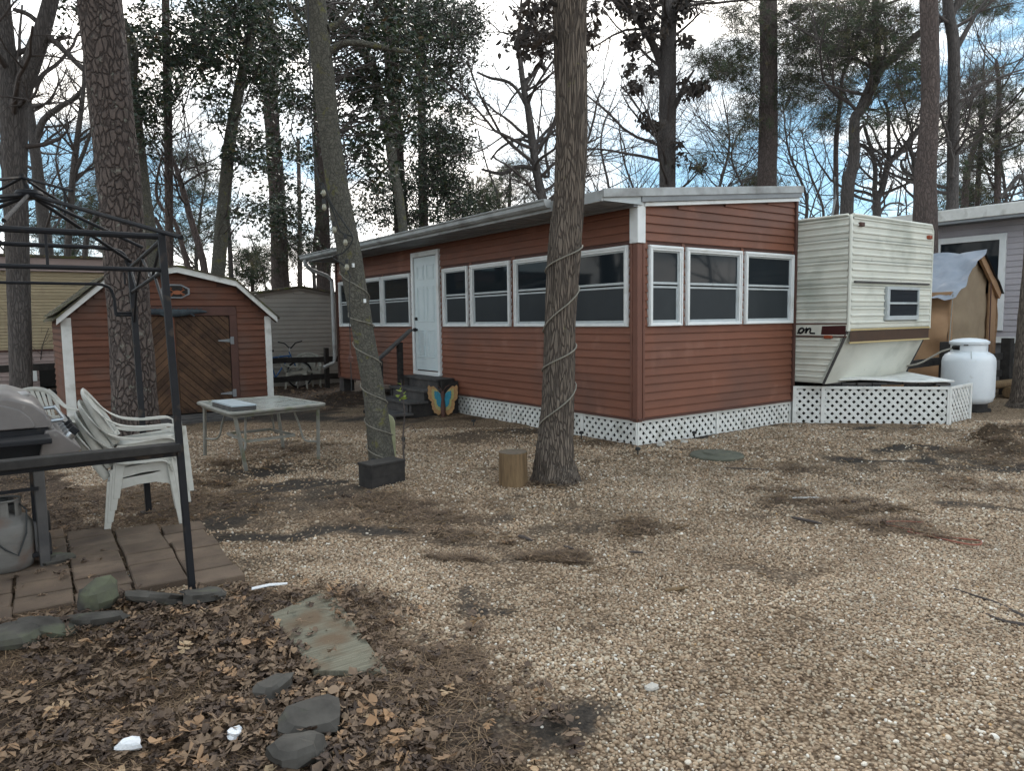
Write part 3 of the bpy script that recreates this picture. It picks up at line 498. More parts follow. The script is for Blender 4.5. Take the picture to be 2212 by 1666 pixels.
def window(parent, a0, a1, axis, blind=False):
    """double-hung window; built in wall coordinates u along the wall, d outwards"""
    def mk(mb, u0, u1, d0, d1, z0, z1):
        if axis == 'x': mb.box((u0, -d1, z0), (u1, -d0, z1))
        else: mb.box((-d1, u0, z0), (-d0, u1, z1))
    f = MB(); t = .062
    for (u0, u1, z0, z1) in ((a0, a1, WZ0, WZ0+t*.75), (a0, a1, WZ1-t, WZ1), (a0, a0+t, WZ0+t*.75, WZ1-t), (a1-t, a1, WZ0+t*.75, WZ1-t)):
        mk(f, u0, u1, -.03, .028, z0, z1)
    q = .022
    for (u0, u1, z0, z1) in ((a0+q*.3, a1-q*.3, WZ1-q*1.6, WZ1-q*.4), (a0+q*.3, a1-q*.3, WZ0+q*.2, WZ0+q*1.2), (a0+q*.4, a0+q*1.5, WZ0+q*1.2, WZ1-q*1.6), (a1-q*1.5, a1-q*.4, WZ0+q*1.2, WZ1-q*1.6)):
        mk(f, u0, u1, .028, .04, z0, z1)
    w = f.build('window', 'white', parent, bevel=.004)
    i0, i1, zb, zt = a0+t, a1-t, WZ0+t*.75, WZ1-t; zm = (zb+zt)/2+.03
    s = MB(); r = .03
    for (u0, u1, z0, z1) in ((i0, i1, zb, zb+r), (i0, i1, zm-.045, zm-.02), (i0, i0+r*.8, zb+r, zm-.045), (i1-r*.8, i1, zb+r, zm-.045)): mk(s, u0, u1, -.028, -.006, z0, z1)
    s.build('sash', 'alu', w, bevel=.003)
    s = MB()
    for (u0, u1, z0, z1) in ((i0, i1, zm, zm+.03), (i0, i1, zt-.018, zt), (i0, i0+r*.6, zm+.03, zt-.018), (i1-r*.6, i1, zm+.03, zt-.018)): mk(s, u0, u1, -.02, .004, z0, z1)
    s.build('sash', 'alu', w, bevel=.003)
    g = MB(); mk(g, i0+r*.6, i1-r*.6, -.012, -.006, zm+.03, zt-.018); g.build('pane', 'glass', w)
    g = MB(); mk(g, i0+r*.8, i1-r*.8, -.022, -.016, zb+r, zm-.045); g.build('pane', 'screen', w)
    g = MB(); mk(g, i0, i1, -.022, -.016, zm-.02, zm); g.build('gap_strip', 'dark_hole', w)
    return w
for a0, a1 in LW: window(house, a0, a1, 'y')
for a0, a1 in RW: window(house, a0, a1, 'x')
# door on the long wall
b = MB(); D0, D1 = 4.75, 5.755
for y0, y1, z0, z1 in ((D0, D0+.075, .62, 2.82), (D1-.075, D1, .62, 2.82), (D0+.075, D1-.075, 2.735, 2.82)): b.box((-.04, y0, z0), (.05, y1, z1))
b.box((-.055, D0+.03, .60), (.05, D1-.03, .665))
dr = b.build('door', 'white', house, bevel=.005)
b = MB(); b.box((-.012, D0+.09, .69), (.012, D1-.09, 2.725))
for y0, y1 in ((D0+.19, D0+.455), (D0+.55, D0+.815)):
    for z0, z1 in ((.92, 1.42), (1.56, 2.2), (2.32, 2.58)):
        for q, e in ((0, .044), (.04, .041)):
            X0 = .022-e; b.box((X0, y0+q, z0+q), (-.01, y0+q+.018, z1-q)); b.box((X0, y1-q-.018, z0+q), (-.01, y1-q, z1-q)); b.box((X0, y0+q+.018, z0+q), (-.01, y1-q-.018, z0+q+.018)); b.box((X0, y0+q+.018, z1-q-.018), (-.01, y1-q-.018, z1-q))
b.build('door_panel', 'door', dr, bevel=.003)
b = MB(); b.tube([(.0, D1-.16, 1.42), (-.045, D1-.16, 1.42)], .02, 12); b.tube([(-.045, D1-.16, 1.42), (-.09, D1-.16, 1.42)], .034, 12); b.build('handle', 'black', dr)
b = MB(); b.tube([(.0, D1-.16, 1.62), (-.05, D1-.16, 1.62)], .03, 12); b.build('lock', 'black', dr)
# roof, eaves, gutter
b = MB(); sl_ = 0.1017; zr = lambda x: 3.081+sl_*x
b.prism([(-.60, -.06, zr(-.60)-.03), (HW+.02, -.06, zr(HW+.02)-.03), (HW+.02, -.06, zr(HW+.02)+.03), (-.60, -.06, zr(-.60)+.03)], (0, HL+.2, 0)); b.build('roof', 'roof', house)
b = MB(); b.prism([(-.63, -.09, zr(-.63)-.06), (HW+.025, -.09, zr(HW+.025)-.06), (HW+.025, -.09, zr(HW+.025)+.038), (-.63, -.09, zr(-.63)+.038)], (0, .03, 0))
b.build('rake_fascia', 'gutter', house, bevel=.003)
b = MB(); b.prism([(-.0, -.075, zr(0)-.125), (HW+.01, -.075, zr(HW+.01)-.125), (HW+.01, -.075, zr(HW+.01)-.06), (0, -.075, zr(0)-.06)], (0, .05, 0)); b.build('rake_board', 'soffit', house, bevel=.003)
b = MB(); b.prism([(.08, -.045, zr(.08)-.175), (HW, -.045, zr(HW)-.175), (HW, -.045, zr(HW)-.128), (.08, -.045, zr(.08)-.128)], (0, .06, 0)); b.build('rake_trim', 'white', house, bevel=.003)
b = MB(); b.box((-.64, -.06, 2.915), (-.61, HL+.1, 3.035)); b.build('eave_fascia', 'gutter', house, bevel=.003)
b = MB(); b.box((-.61, -.05, 2.925), (.0, HL+.1, 2.94))
for k in range(46): b.box((-.6, .02+k*.207, 2.919), (-.01, .032+k*.207, 2.925))
b.box((-.10, -.03, 2.9), (-.03, HL, 2.925)); b.build('soffit', 'soffit', house)
b = MB(); b.prism([(-.605, -.056, 2.925), (.03, -.056, 2.925), (.03, -.056, zr(.03)-.034), (-.605, -.056, zr(-.605)-.034)], (0, .03, 0)); b.build('eave_return', 'alu', house)
b = MB(); gp_ = [(-.64, 2.955), (-.70, 2.955), (-.735, 2.985), (-.735, 3.03), (-.755, 3.045), (-.755, 3.06), (-.742, 3.06), (-.722, 3.04), (-.722, 2.99), (-.70, 2.968), (-.64, 2.968)]
b.prism([(x, .87, z) for x, z in gp_], (0, HL+.22-.87, 0)); b.prism([(-.64, .86, 2.955), (-.70, .86, 2.955), (-.735, .86, 2.985), (-.755, .86, 3.06), (-.64, .86, 3.06)], (0, .01, 0))
for k in range(9): b.box((-.735, 1.3+k, 3.042), (-.64, 1.32+k, 3.052))
gut = b.build('gutter', 'gutter', house)
b = MB(); b.tube([(-.69, 9.45, 2.96), (-.69, 9.45, 2.86), (-.55, 9.45, 2.74), (-.2, 9.45, 2.62), (-.09, 9.45, 2.52), (-.085, 9.45, 2.3), (-.085, 9.45, .78), (-.11, 9.45, .66), (-.36, 9.45, .56)], .05, 10, squash=(1, .8)); b.build('downspout', 'gutter', house)
b = MB()
for y in (9.3, 6.6, 5.9): b.box((.05, y, 0), (.3, y+.25, .33))
b.build('pier', 'wood_grey', house)
# white lattice skirting
def lattice(p, q, z0, z1, pitch=.083, w=.0445, t=.006, out_=None):
    p, q = np.array(p, float), np.array(q, float); L_ = np.linalg.norm(q-p); d = (q-p)/L_; nn_ = np.array([d[1], -d[0], 0]) if out_ is None else out_; H_ = z1-z0; m = MB()
    P3 = lambda u, z, o: np.array([p[0]+d[0]*u, p[1]+d[1]*u, z0+z])+nn_*o
    for s_, o in ((1, 0.0), (-1, t+.0005)):
        k = -H_ if s_ == 1 else 0
        while k < L_+(H_ if s_ == -1 else 0):
            u0, u1 = k, k+s_*H_; za, zb = 0.0, H_
            lo, hi = min(u0, u1), max(u0, u1)
            if hi > 0 and lo < L_:
                f0 = 0.0 if 0 <= u0 <= L_ else ((0-u0)/(u1-u0) if u0 < 0 else (L_-u0)/(u1-u0)); f1 = 1.0 if 0 <= u1 <= L_ else ((L_-u0)/(u1-u0) if u1 > L_ else (0-u0)/(u1-u0))
                if f1 > f0+.03:
                    A, B = P3(u0+(u1-u0)*f0, H_*f0, o), P3(u0+(u1-u0)*f1, H_*f1, o); m.bar(A, B, t, w, up=np.cross(B-A, nn_))
            k += pitch*math.sqrt(2)
    return m, P3, L_, H_
def lattice_panel(parent, p, q, z0, z1, out_=None, top=.05, posts=(0, 1)):
    p, q = np.array([*p, 0.0]) if len(p) == 2 else np.array(p), np.array([*q, 0.0]) if len(q) == 2 else np.array(q)
    m, P3, L_, H_ = lattice(p, q, z0, z1, out_=out_); m.build('lattice_panel', 'white_dirty', parent, smooth=False)
    r = MB(); 
    if top: r.bar(P3(0, H_-top/2+.012, .016), P3(L_, H_-top/2+.012, .016), .02, top)
    for e in posts: r.bar(P3(L_*e, -.02, .018), P3(L_*e, H_+.01, .018), .02, .055, up=(P3(1, 0, 0)-P3(0, 0, 0)))
    r.build('lattice_frame', 'white_dirty', parent, bevel=.003)
NX, NY = np.array([-1.0, 0, 0]), np.array([0, -1.0, 0])
for k, (a0, a1) in enumerate(((0.02, 1.05), (1.05, 2.72), (2.72, 4.3))): lattice_panel(house, (.035, a0), (.035, a1), -.03, .315, NX, posts=(0, 1) if k == 0 else (1,))
for k, (a0, a1) in enumerate(((0.02, 1.55), (1.55, 3.22))): lattice_panel(house, (a0, .035), (a1, .035), -.03, .315, NY, posts=(0, 1) if k == 0 else (1,))
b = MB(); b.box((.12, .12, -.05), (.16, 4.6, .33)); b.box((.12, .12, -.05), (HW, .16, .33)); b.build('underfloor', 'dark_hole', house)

# steps up to the door
st_ = thing('door_steps', 'dark weathered wooden steps with one slanted handrail below the white door', 'steps', (-.6, 4.8, 0))
for x0, x1, z, y0, y1 in ((-.34, -.02, .6, 4.33, 5.55), (-.66, -.30, .435, 4.2, 5.45), (-.96, -.62, .265, 4.16, 5.42), (-1.26, -.92, .095, 4.12, 5.2)):
    m = MB(); m.box((x0-.03, y0-.02, z-.038), ((x0+x1)/2-.004, y1, z)); m.box(((x0+x1)/2+.004, y0-.02, z-.04), (x1, y1, z-.003)); m.build('tread', 'wood_grey', st_, bevel=.005)
    m = MB(); m.box((x0, y0, max(z-.175, -.03)), (x0+.035, y1, z-.04)); m.build('riser', 'wood_grey', st_, bevel=.004)
for y in (4.18, 5.36):
    m = MB(); m.prism([(-1.22, y, -.03), (-.02, y, -.03), (-.02, y, .56), (-.34, y, .56), (-.34, y, .39), (-.66, y, .39), (-.66, y, .22), (-.96, y, .22), (-.96, y, .05), (-1.22, y, .05)], (0, .035, 0)); m.build('stringer', 'wood_black', st_)
m = MB(); m.box((-.33, 4.30, .3), (-.02, 4.34, .59)); m.build('landing_side', 'wood_black', st_, bevel=.004)
for x, zt in ((-.86, .9), (-.46, 1.2)):
    m = MB(); m.box((x-.045, 5.4, -.02), (x+.045, 5.49, zt)); m.build('post', 'wood_black', st_, bevel=.005)
m = MB(); m.bar((-.95, 5.445, .86), (-.22, 5.445, 1.43), .13, .04); m.build('handrail', 'wood_grey', st_, bevel=.006)

# ------------------------------------------------------------------ travel trailer behind the porch
rv = thing('travel_trailer', 'cream ribbed travel trailer with brown stripe and slanted nose beside the porch', 'trailer', (4.43, -.6, 0))
RX0, RX1, RY, RY1 = 3.27, 5.61, -.824, 7.2
b = MB(); b.prism([(RX0+.012, RY+.012, 1.35), (RX0+.012, -.455, .61), (RX0+.012, RY1, .61), (RX0+.012, RY1, 2.95), (RX0+.012, RY+.012, 2.95)], (RX1-RX0-.024, 0, 0)); b.build('shell', 'rv', rv, smooth=False)
def ribs(z0, z1, pitch=.1, d=.013):
    P, z = [], z0
    while z < z1-1e-4:
        zz = min(z+pitch, z1); hgt = zz-z
        P += [(z, 0), (z+hgt*.55, 0.0), (z+hgt*.68, d), (z+hgt*.86, d), (z+hgt*.97, 0)]; z = zz
    return P+[(z1, 0)]
def ribbed(axis, a0, a1, pos, prof, back=.02):
    m = MB(); V, F = [], []; n_ = len(prof)
    for e in (a0, a1):
        for z, d in prof: V.append((e, pos-d-.006, z) if axis == 'x' else (pos-d-.006, e, z))
    for i in range(n_-1): F.append((i, n_+i, n_+i+1, i+1) if axis == 'x' else (i, i+1, n_+i+1, n_+i))
    m.add(V, F)
    for z in (prof[0][0], prof[-1][0]):
        if axis == 'x': m.box((a0, pos-.006, z-.003), (a1, pos+back, z+.003))
        else: m.box((pos-.006, a0, z-.003), (pos+back, a1, z+.003))
    return m
FZ = [1.36, 1.70, 2.03, 2.34, 2.64, 2.93]
for k in range(5):
    z0, z1 = FZ[k]+.006, FZ[k+1]-.004
    if k == 0: z0 = 1.40
    if k in (0, 1):                                                        # nose panels beside the small window
        for a0, a1 in ((RX0+.03, 4.19), (5.17, RX1-.03)): ribbed('x', a0, a1, RY, ribs(z0, z1 if k == 0 else 1.99)).build('ribbed_panel', 'rv', rv, smooth=False)
        if k == 1: ribbed('x', RX0+.03, RX1-.03, RY, ribs(1.99, z1, .02)).build('ribbed_panel', 'rv', rv, smooth=False)
        else: ribbed('x', 4.19, 5.17, RY, ribs(z0, 1.49)).build('ribbed_panel', 'rv', rv, smooth=False)
    else: ribbed('x', RX0+.03, RX1-.03, RY, ribs(z0, z1)).build('ribbed_panel', 'rv', rv, smooth=False)
    if k: ribbed('y', 1.2, RY+.03, RX0, ribs(FZ[k]+.006, FZ[k+1]-.004)).build('ribbed_panel', 'rv', rv, smooth=False)
ribbed('y', 1.2, RY+.03, RX0, ribs(1.46, FZ[1]-.004)).build('ribbed_panel', 'rv', rv, smooth=False)
m = MB(); pr = ribs(.63, 1.27, .09)                                        # lower side below the stripe, cut along the slant
for i in range(len(pr)-1):
    (za, da), (zb, db) = pr[i], pr[i+1]; ya, yb = (RY+.05)+(1.36-za)*.475, (RY+.05)+(1.36-zb)*.475
    m.add([(RX0-.006-da, 1.2, za), (RX0-.006-da, ya, za), (RX0-.006-db, yb, zb), (RX0-.006-db, 1.2, zb)], [(0, 3, 2, 1)])
m.build('ribbed_panel', 'rv', rv, smooth=False)
m = MB(); m.prism([(RX0+.03, RY-.004, 1.355), (RX1-.03, RY-.004, 1.355), (RX1-.03, -.475, .60), (RX0+.03, -.475, .60)], (0, .012, .004)); m.build('nose_panel', 'rv', rv, smooth=False)
m = MB(); m.box((RX0+.03, RY-.012, 1.228), (RX1-.03, RY-.002, 1.36)); 
stp = MB(); stp.prism([(RX0+.03, RY-.008, 1.205), (RX1-.03, RY-.008, 1.205), (RX1-.03, RY-.008, 1.36), (RX0+.03, RY-.008, 1.36)], (0, .004, 0)); stp.build('stripe', 'rv_stripe', rv)
m = MB()
for z in (1.365, 1.185): m.box((RX0+.02, RY-.02, z), (RX1-.02, RY+.002, z+.024))
m.build('band', 'rv_yellow', rv, bevel=.003)
m = MB(); m.box((RX0-.016, 1.2, 1.29), (RX0-.004, RY+.02, 1.46)); m.build('side_band', 'rv', rv)
m = MB()
for z in (1.455, 1.275): m.box((RX0-.024, RY+.02, z), (RX0-.004, 1.2, z+.02))
m.build('side_moulding', 'trim_dark', rv)
m = MB(); m.prism([(RX0-.019, RY+.03, 1.31), (RX0-.019, RY+.40, 1.31), (RX0-.019, RY+.385, 1.43), (RX0-.019, RY+.03, 1.44)], (.003, 0, 0)); m.build('colour_block', 'rv_red', rv)
def script_on():                                                            # slanted script letters "on" as flat strokes
    m = MB(); X_ = RX0-.0205
    def stroke(pts, w):
        pts = [np.array([X_, RY+.76-u*.27-v*.03*.27, 1.325+v*.095]) for u, v in pts]
        for p, q in zip(pts[:-1], pts[1:]): m.bar(p, q, w, .003, up=(1, 0, 0))
    o_ = [(.17+.14*math.cos(a)+.05*math.sin(a), .42+.40*math.sin(a)) for a in np.linspace(0, 2*math.pi, 15)]
    stroke(o_, .03); stroke([(-.06, .0), (.02, .1), (.08, .3)], .02)
    stroke([(.46, .78), (.50, .8), (.49, .4), (.44, .02)], .034); stroke([(.46, .2), (.58, .68), (.68, .8), (.73, .66), (.70, .3), (.69, .08), (.78, .03), (1.0, .02)], .026); stroke([(.30, .3), (.44, .7)], .016)
    return m
script_on().build('lettering', 'black', rv)
m = MB(); m.tube([(RX0+.005, RY+.005, 1.36), (RX0+.005, RY+.005, 2.88), (RX0+.02, RY+.03, 2.95)], .026, 8); m.tube([(RX1-.005, RY+.005, 1.36), (RX1-.005, RY+.005, 2.86), (RX1-.06, RY+.005, 2.945), (RX0+.05, RY+.005, 2.955)], .026, 8)
m.tube([(RX0, 1.2, 2.96), (RX0, RY+.05, 2.955)], .02, 8); m.build('edge_moulding', 'rv', rv)
m = MB(); m.tube([(RX0, RY+.01, 1.37), (RX0, -.47, .60)], .02, 6); m.tube([(RX1, RY+.01, 1.37), (RX1, -.47, .60)], .02, 6); m.build('nose_edge', 'wood_grey', rv)
w = MB(); x0, x1, z0, z1 = 4.20, 5.16, 1.50, 1.985; t = .04
for a, c in (((x0, z0), (x1, z0+t*1.6)), ((x0, z1-t), (x1, z1)), ((x0, z0+t*1.6), (x0+t*2, z1-t)), ((x1-t, z0+t*1.6), (x1, z1-t)), ((x0+t*2, (z0+z1)/2-.01), (x1-t, (z0+z1)/2+.02))): w.box((a[0], RY-.05, a[1]), (c[0], RY, c[1]))
w = w.build('window', 'alu', rv, bevel=.004); g = MB(); g.box((x0+t, RY-.03, z0+t), (x1-t*.5, RY-.02, z1-t*.5)); g.build('pane', 'glass', w)
m = MB(); m.box((RX0+.09, RY-.035, 2.03), (RX1-.11, RY, 2.055)); m.build('awning_rail', 'wood_grey', rv)
for x, z in ((3.48, 2.83), (5.45, 2.76)):
    m = MB(); m.box((x-.05, RY-.05, z-.028), (x+.05, RY, z+.028)); m.build('marker_light', 'amber' if x > 4 else 'trim_dark', rv, bevel=.008)
m = MB(); m.box((RX0-.05, RY+.22, 1.255), (RX0-.005, RY+.34, 1.3)); m.build('marker_light', 'amber', rv, bevel=.008)
m = MB(); m.tube([(RX0+.02, -.05, 2.97), (RX0+.02, RY+.3, 2.965), (RX0+.02, RY+.26, 3.2), (RX0+.02, RY+.27, 3.5)], .018, 6); m.build('vent_pipe', 'soffit', rv)
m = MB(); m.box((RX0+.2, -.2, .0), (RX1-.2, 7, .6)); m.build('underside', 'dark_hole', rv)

# hitch platform: lattice on three sides with an old board top
hp = thing('hitch_platform', 'low white lattice platform with rotting boards under the trailer nose', 'platform', (4.4, -.9, 0))
Pq = [(3.25, -.03), (3.50, -.33), (4.64, -1.57), (5.47, -1.50)]
for i in range(3):
    d = np.array([Pq[i+1][0]-Pq[i][0], Pq[i+1][1]-Pq[i][1], 0]); d /= np.linalg.norm(d); lattice_panel(hp, Pq[i], Pq[i+1], -.02, .535, np.array([d[1], -d[0], 0]), top=.04)
bt = np.array(Pq[1]); dvec = (np.array(Pq[2])-bt); L_ = np.linalg.norm(dvec); dvec /= L_; nv = np.array([-dvec[1], dvec[0]])
for k in range(8):
    p = bt+dvec*(.05+k*(L_-.02)/8); q = p+dvec*((L_-.02)/8-.012)
    m = MB(); e0 = random.uniform(-.02, .05); zt = .565+random.uniform(-.004, .006)
    m.prism([(*(p+nv*e0), zt), (*(q+nv*(e0+.01)), zt), (*(q+nv*1.0), zt), (*(p+nv*1.0), zt)], (0, 0, .035)); m.build('deck_board', 'wood_grey', hp, bevel=.004)
m = MB(); c_ = [bt+dvec*.1-nv*.02, bt+dvec*(L_+.05)-nv*.03, np.array([5.5, -1.1]), np.array([5.55, -.5]), np.array([3.4, -.42])]
nS = 12; V, F = [], []
for i in range(nS+1):
    u = i/nS
    for j in range(5):
        v = j/4; a_ = c_[0]*(1-u)+c_[1]*u; d_ = c_[4]*(1-u)+c_[3]*u; p = a_*(1-v)+d_*v; V.append((p[0], p[1], .625+.018*math.sin(u*7)+.03*v+.02*math.sin(u*3.1)*(1-v)))
for i in range(nS):
    for j in range(4): F.append((i*5+j, (i+1)*5+j, (i+1)*5+j+1, i*5+j+1))
m.add(V, F); cv = m.build('cover_sheet', 'white_dirty', hp); sd_ = cv.modifiers.new('thick', 'SOLIDIFY'); sd_.thickness = .018
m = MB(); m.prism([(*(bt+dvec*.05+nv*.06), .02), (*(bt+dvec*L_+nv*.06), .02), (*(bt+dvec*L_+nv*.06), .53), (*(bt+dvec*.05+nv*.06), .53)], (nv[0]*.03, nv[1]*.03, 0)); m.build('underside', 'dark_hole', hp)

# big white gas tank
tk = thing('gas_tank', 'large upright white propane tank with domed collar on a black foot ring', 'gas tank', (6.62, -1.0, 0))
T0 = (6.62, -1.0, 0); Rk = .385
m = MB(); prof = [(.02, .10), (Rk*.72, .11), (Rk*.93, .16), (Rk, .24), (Rk, .52), (Rk, .80), (Rk*.97, .86), (Rk*.88, .915), (Rk*.72, .955), (Rk*.4, .98), (.02, .985)]
m.lathe(prof, T0, 40); m.build('body', 'tank', tk, ang=1.2)
m = MB(); m.lathe([(Rk*.76, -.03), (Rk*.76, .14), (Rk*.70, .14), (Rk*.70, -.03)], T0, 32); m.lathe([(Rk*.95, -.04), (Rk*.95, .025), (.02, .025)], T0, 8); m.build('foot_ring', 'wood_black', tk)
m = MB(); m.lathe([(.262, .93), (.262, 1.10), (.25, 1.10), (.25, .93)], T0, 32); m.lathe([(.285, 1.085), (.29, 1.125), (.23, 1.16), (.1, 1.18), (.01, 1.185), (.01, 1.15), (.2, 1.13), (.27, 1.085)], T0, 32); m.build('collar', 'tank', tk, ang=.9)
cam2 = np.array([CAM[0]-T0[0], CAM[1]-T0[1]]); ca = math.atan2(cam2[1], cam2[0])
def on_ring(da, z, r): return np.array([T0[0]+r*math.cos(ca+da), T0[1]+r*math.sin(ca+da), z])
m = MB(); hole = [on_ring(-.95+.055*k, 1.03, .2655) for k in range(9)]; m.tube(hole, .035, 8); m.build('collar_slot', 'dark_hole', tk)
m = MB(); m.bar(on_ring(-.28, 1.085, .268), on_ring(-.05, 1.085, .268), .02, .035); m.build('latch', 'wood_grey', tk)
m = MB(); m.tube([on_ring(.1, .98, .3), on_ring(.1, .86, .372)], .008, 6); m.build('gauge_tube', 'alu', tk)
hs = MB(); hp0 = on_ring(-.95, 1.03, .25); hs.tube([hp0, hp0+[-.18, .12, -.06], hp0+[-.42, .28, -.22], hp0+[-.62, .3, -.26], hp0+[-.9, .3, -.27]], .016, 8); ho = hs.build('gas_hose', 'rope', None); tag(ho, 'pale gas hose running left from the white tank collar', 'hose')

# tan storage tent beyond the tank
tt = thing('storage_tent', 'tan canvas storage tent under a wrinkled silver tarp beyond the tank', 'tent', (8.75, .9, 0))
TX0, TX1, TY0, TY1, TE, TP = 7.72, 9.76, -.2, 3.4, 1.98, 2.70; TXM = (TX0+TX1)/2+.12
def sheet(fn, nu, nv_, amp, seed, sc=4):
    u, v = np.meshgrid(np.linspace(0, 1, nu), np.linspace(0, 1, nv_), indexing='ij'); P = np.array([fn(a, c) for a, c in zip(u.ravel(), v.ravel())])
    nrm = np.cross(fn(.6, .5)-fn(.4, .5), fn(.5, .6)-fn(.5, .4)); nrm /= np.linalg.norm(nrm); P = P+nrm*((vn(P*sc, seed)-.5)*amp)[:, None]
    I = np.arange(nu*nv_).reshape(nu, nv_); F = np.stack([I[:-1, :-1], I[1:, :-1], I[1:, 1:], I[:-1, 1:]], -1).reshape(-1, 4)
    m = MB(); m.add(P, F); return m
A3 = lambda *p: np.array(p, float)
lerp = lambda a, c, t: a*(1-t)+c*t
sheet(lambda u, v: A3(TX0+.05-.04*math.sin(v*3), TY0+u*(TY1-TY0), v*TE), 26, 18, .2, 3, 3.5).build('side_wall', 'tarp_tan', tt, ang=3)
sheet(lambda u, v: A3(TX1+.02, TY0+u*(TY1-TY0), v*TE), 14, 10, .1, 4).build('side_wall', 'tarp_tan', tt, ang=3)
def front_fn(u, v):
    x = TX0+.06+(TX1-.42-TX0-.06)*u; zt_ = TE-.1+(TP-TE-.02)*max(0, 1-abs(x-TXM)/(TXM-TX0)); return A3(x, TY0+.05-.07*math.sin(math.pi*u)*math.sin(math.pi*v), v*zt_)
sheet(front_fn, 22, 22, .05, 17, 5).build('front_panel', 'tarp_panel', tt, ang=3)
m = MB(); m.prism([(TX1-.42, TY0-.02, 0), (TX1, TY0+.02, 0), (TX1, TY0+.02, TE), (TX1-.42, TY0-.02, TE+.24)], (0, .03, 0)); m.prism([(TX0, TY0-.02, 0), (TX0+.12, TY0-.02, 0), (TX0+.1, TY0-.02, TE), (TX0, TY0-.02, TE)], (0, .03, 0))
for p, q in (((TXM, TP), (TX1, TE)),): m.bar((p[0], TY0-.03, p[1]-.05), (q[0], TY0-.03, q[1]-.05), .05, .16)
m.build('front_edge', 'tarp_tan', tt)
m = MB(); m.tube([(TX1-.44, TY0-.05, .05), (TX1-.43, TY0-.05, 1.2), (TX1-.46, TY0-.05, TE+.2)], .012, 5); m.build('zip', 'trim_dark', tt)
sheet(lambda u, v: A3(*(lerp(A3(TX0-.07, 0, TE-.12-.05*math.sin(u*9)), A3(TXM, 0, TP+.06), v)+A3(0, TY0-.13+u*(TY1-TY0+.2), 0))), 40, 24, .15, 8, 6).build('tarp', 'tarp_silver', tt, ang=3)
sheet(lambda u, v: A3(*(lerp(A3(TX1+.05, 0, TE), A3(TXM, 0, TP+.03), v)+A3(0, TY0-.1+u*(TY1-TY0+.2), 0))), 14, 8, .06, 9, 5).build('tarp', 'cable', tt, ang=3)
m = MB(); m.tube([(TX0, TY0-.05, TE-.05), (7.2, -.45, 1.2), (6.7, -.62, .2)], .01, 5); m.build('guy_rope', 'rope', tt)

# grey lilac neighbour house
nb = thing('neighbour_house', 'lilac grey sided house with wide sliding door behind the tan tent', 'house', (14, 0, 0))
NXW = 11.7
b = MB(); b.box((NXW+.02, -7, .95), (NXW+6, 8.5, 3.62)); b.build('wall', 'lilac', nb, smooth=False)
nbd = lap_board('siding_board', 'lilac', .128, .016)
clad(nb, nbd, 'y', NXW+.012, -7, 8.5, 1.05, 3.6, .128, [(.40, 2.75, 1.2, 3.32)])
b = MB(); b.box((NXW+.06, -7, -.1), (NXW+.1, 8.5, .95)); b.build('skirting', 'skirt_grey', nb); b = MB(); b.box((NXW-.02, -7, .93), (NXW+.02, 8.5, 1.06)); b.build('ledge', 'white_dirty', nb)
b = MB(); b.box((NXW-.42, -7.3, 3.66), (NXW+6.4, 8.8, 3.92)); b.build('roof', 'white_dirty', nb, bevel=.02); b = MB(); b.box((NXW-.40, -7.3, 3.60), (NXW, 8.8, 3.655)); b.build('soffit', 'soffit', nb)
b = MB()
for y0, y1, z0, z1 in ((.40, .53, 1.2, 3.32), (2.62, 2.75, 1.2, 3.32), (.53, 2.62, 3.19, 3.32), (.53, 2.62, 1.2, 1.28), (1.75, 1.86, 1.28, 3.19)): b.box((NXW-.05, y0, z0), (NXW+.03, y1, z1))
sdn = b.build('sliding_door', 'white', nb, bevel=.006); b = MB(); b.box((NXW-.012, .53, 1.28), (NXW, 1.75, 3.19)); b.build('pane', 'glass', sdn); b = MB(); b.box((NXW-.012, 1.86, 1.28), (NXW, 2.62, 3.19)); b.build('curtained_pane', 'soffit', sdn)
b = MB(); b.tube([(NXW-.07, .6, 2.05), (NXW-.07, .6, 2.35)], .02, 6); b.build('handle', 'black', sdn)

# fences
def rail_fence(label, pts, posts, zs, mat='wood_black', round_=False, ptop=.97, psz=.1):
    f = thing('rail_fence', label, 'fence', (*pts[0], 0)); p, q = np.array(pts[0]), np.array(pts[1])
    for z in zs:
        m = MB(); n_ = 6; P = [(*(p*(1-t)+q*t), z+.012*math.sin(t*9+z*7)) for t in np.linspace(0, 1, n_)]
        if round_: m.tube(P, .075, 8)
        else:
            for i in range(n_-1): m.bar(P[i], P[i+1], .045, .13)
        m.build('rail', mat, f)
    for t in posts:
        c = p*(1-t)+q*t; m = MB(); m.bar((c[0], c[1]-.06, -.05), (c[0]+.005, c[1]-.06, ptop), psz, psz); m.build('post', mat, f, bevel=.006)
    return f
rail_fence('dark rail fence in front of the taupe shed and the bicycle', [(-2.6, 10.48), (1.6, 10.48)], [.03, .64], [.70, .27])
rail_fence('dark rail fence below the tan trailer left of the red shed', [(-9.5, 10.48), (-5.2, 10.48)], [.04, .5], [.78, .27])
f3 = rail_fence('dark rail fence with a thick post behind the white gas tank', [(5.75, -.42), (11.2, -.42)], [.235, .7], [.76, .42], ptop=1.1, psz=.17)
for k, (x, y, L_, r, lab) in enumerate(((10.4, -.9, 3.2, .10, 'thick landscape log behind the gas tank'), (9.9, -.72, 3.0, .08, 'thinner landscape log on the ground beyond the thick log'))):
    m = MB(); m.tube([(x-L_/2, y+.1, .12+.14*k), (x, y, .11+.14*k), (x+L_/2, y-.1, .12+.14*k)], r, 10); tag(m.build('log', 'stump', None), lab, 'log')

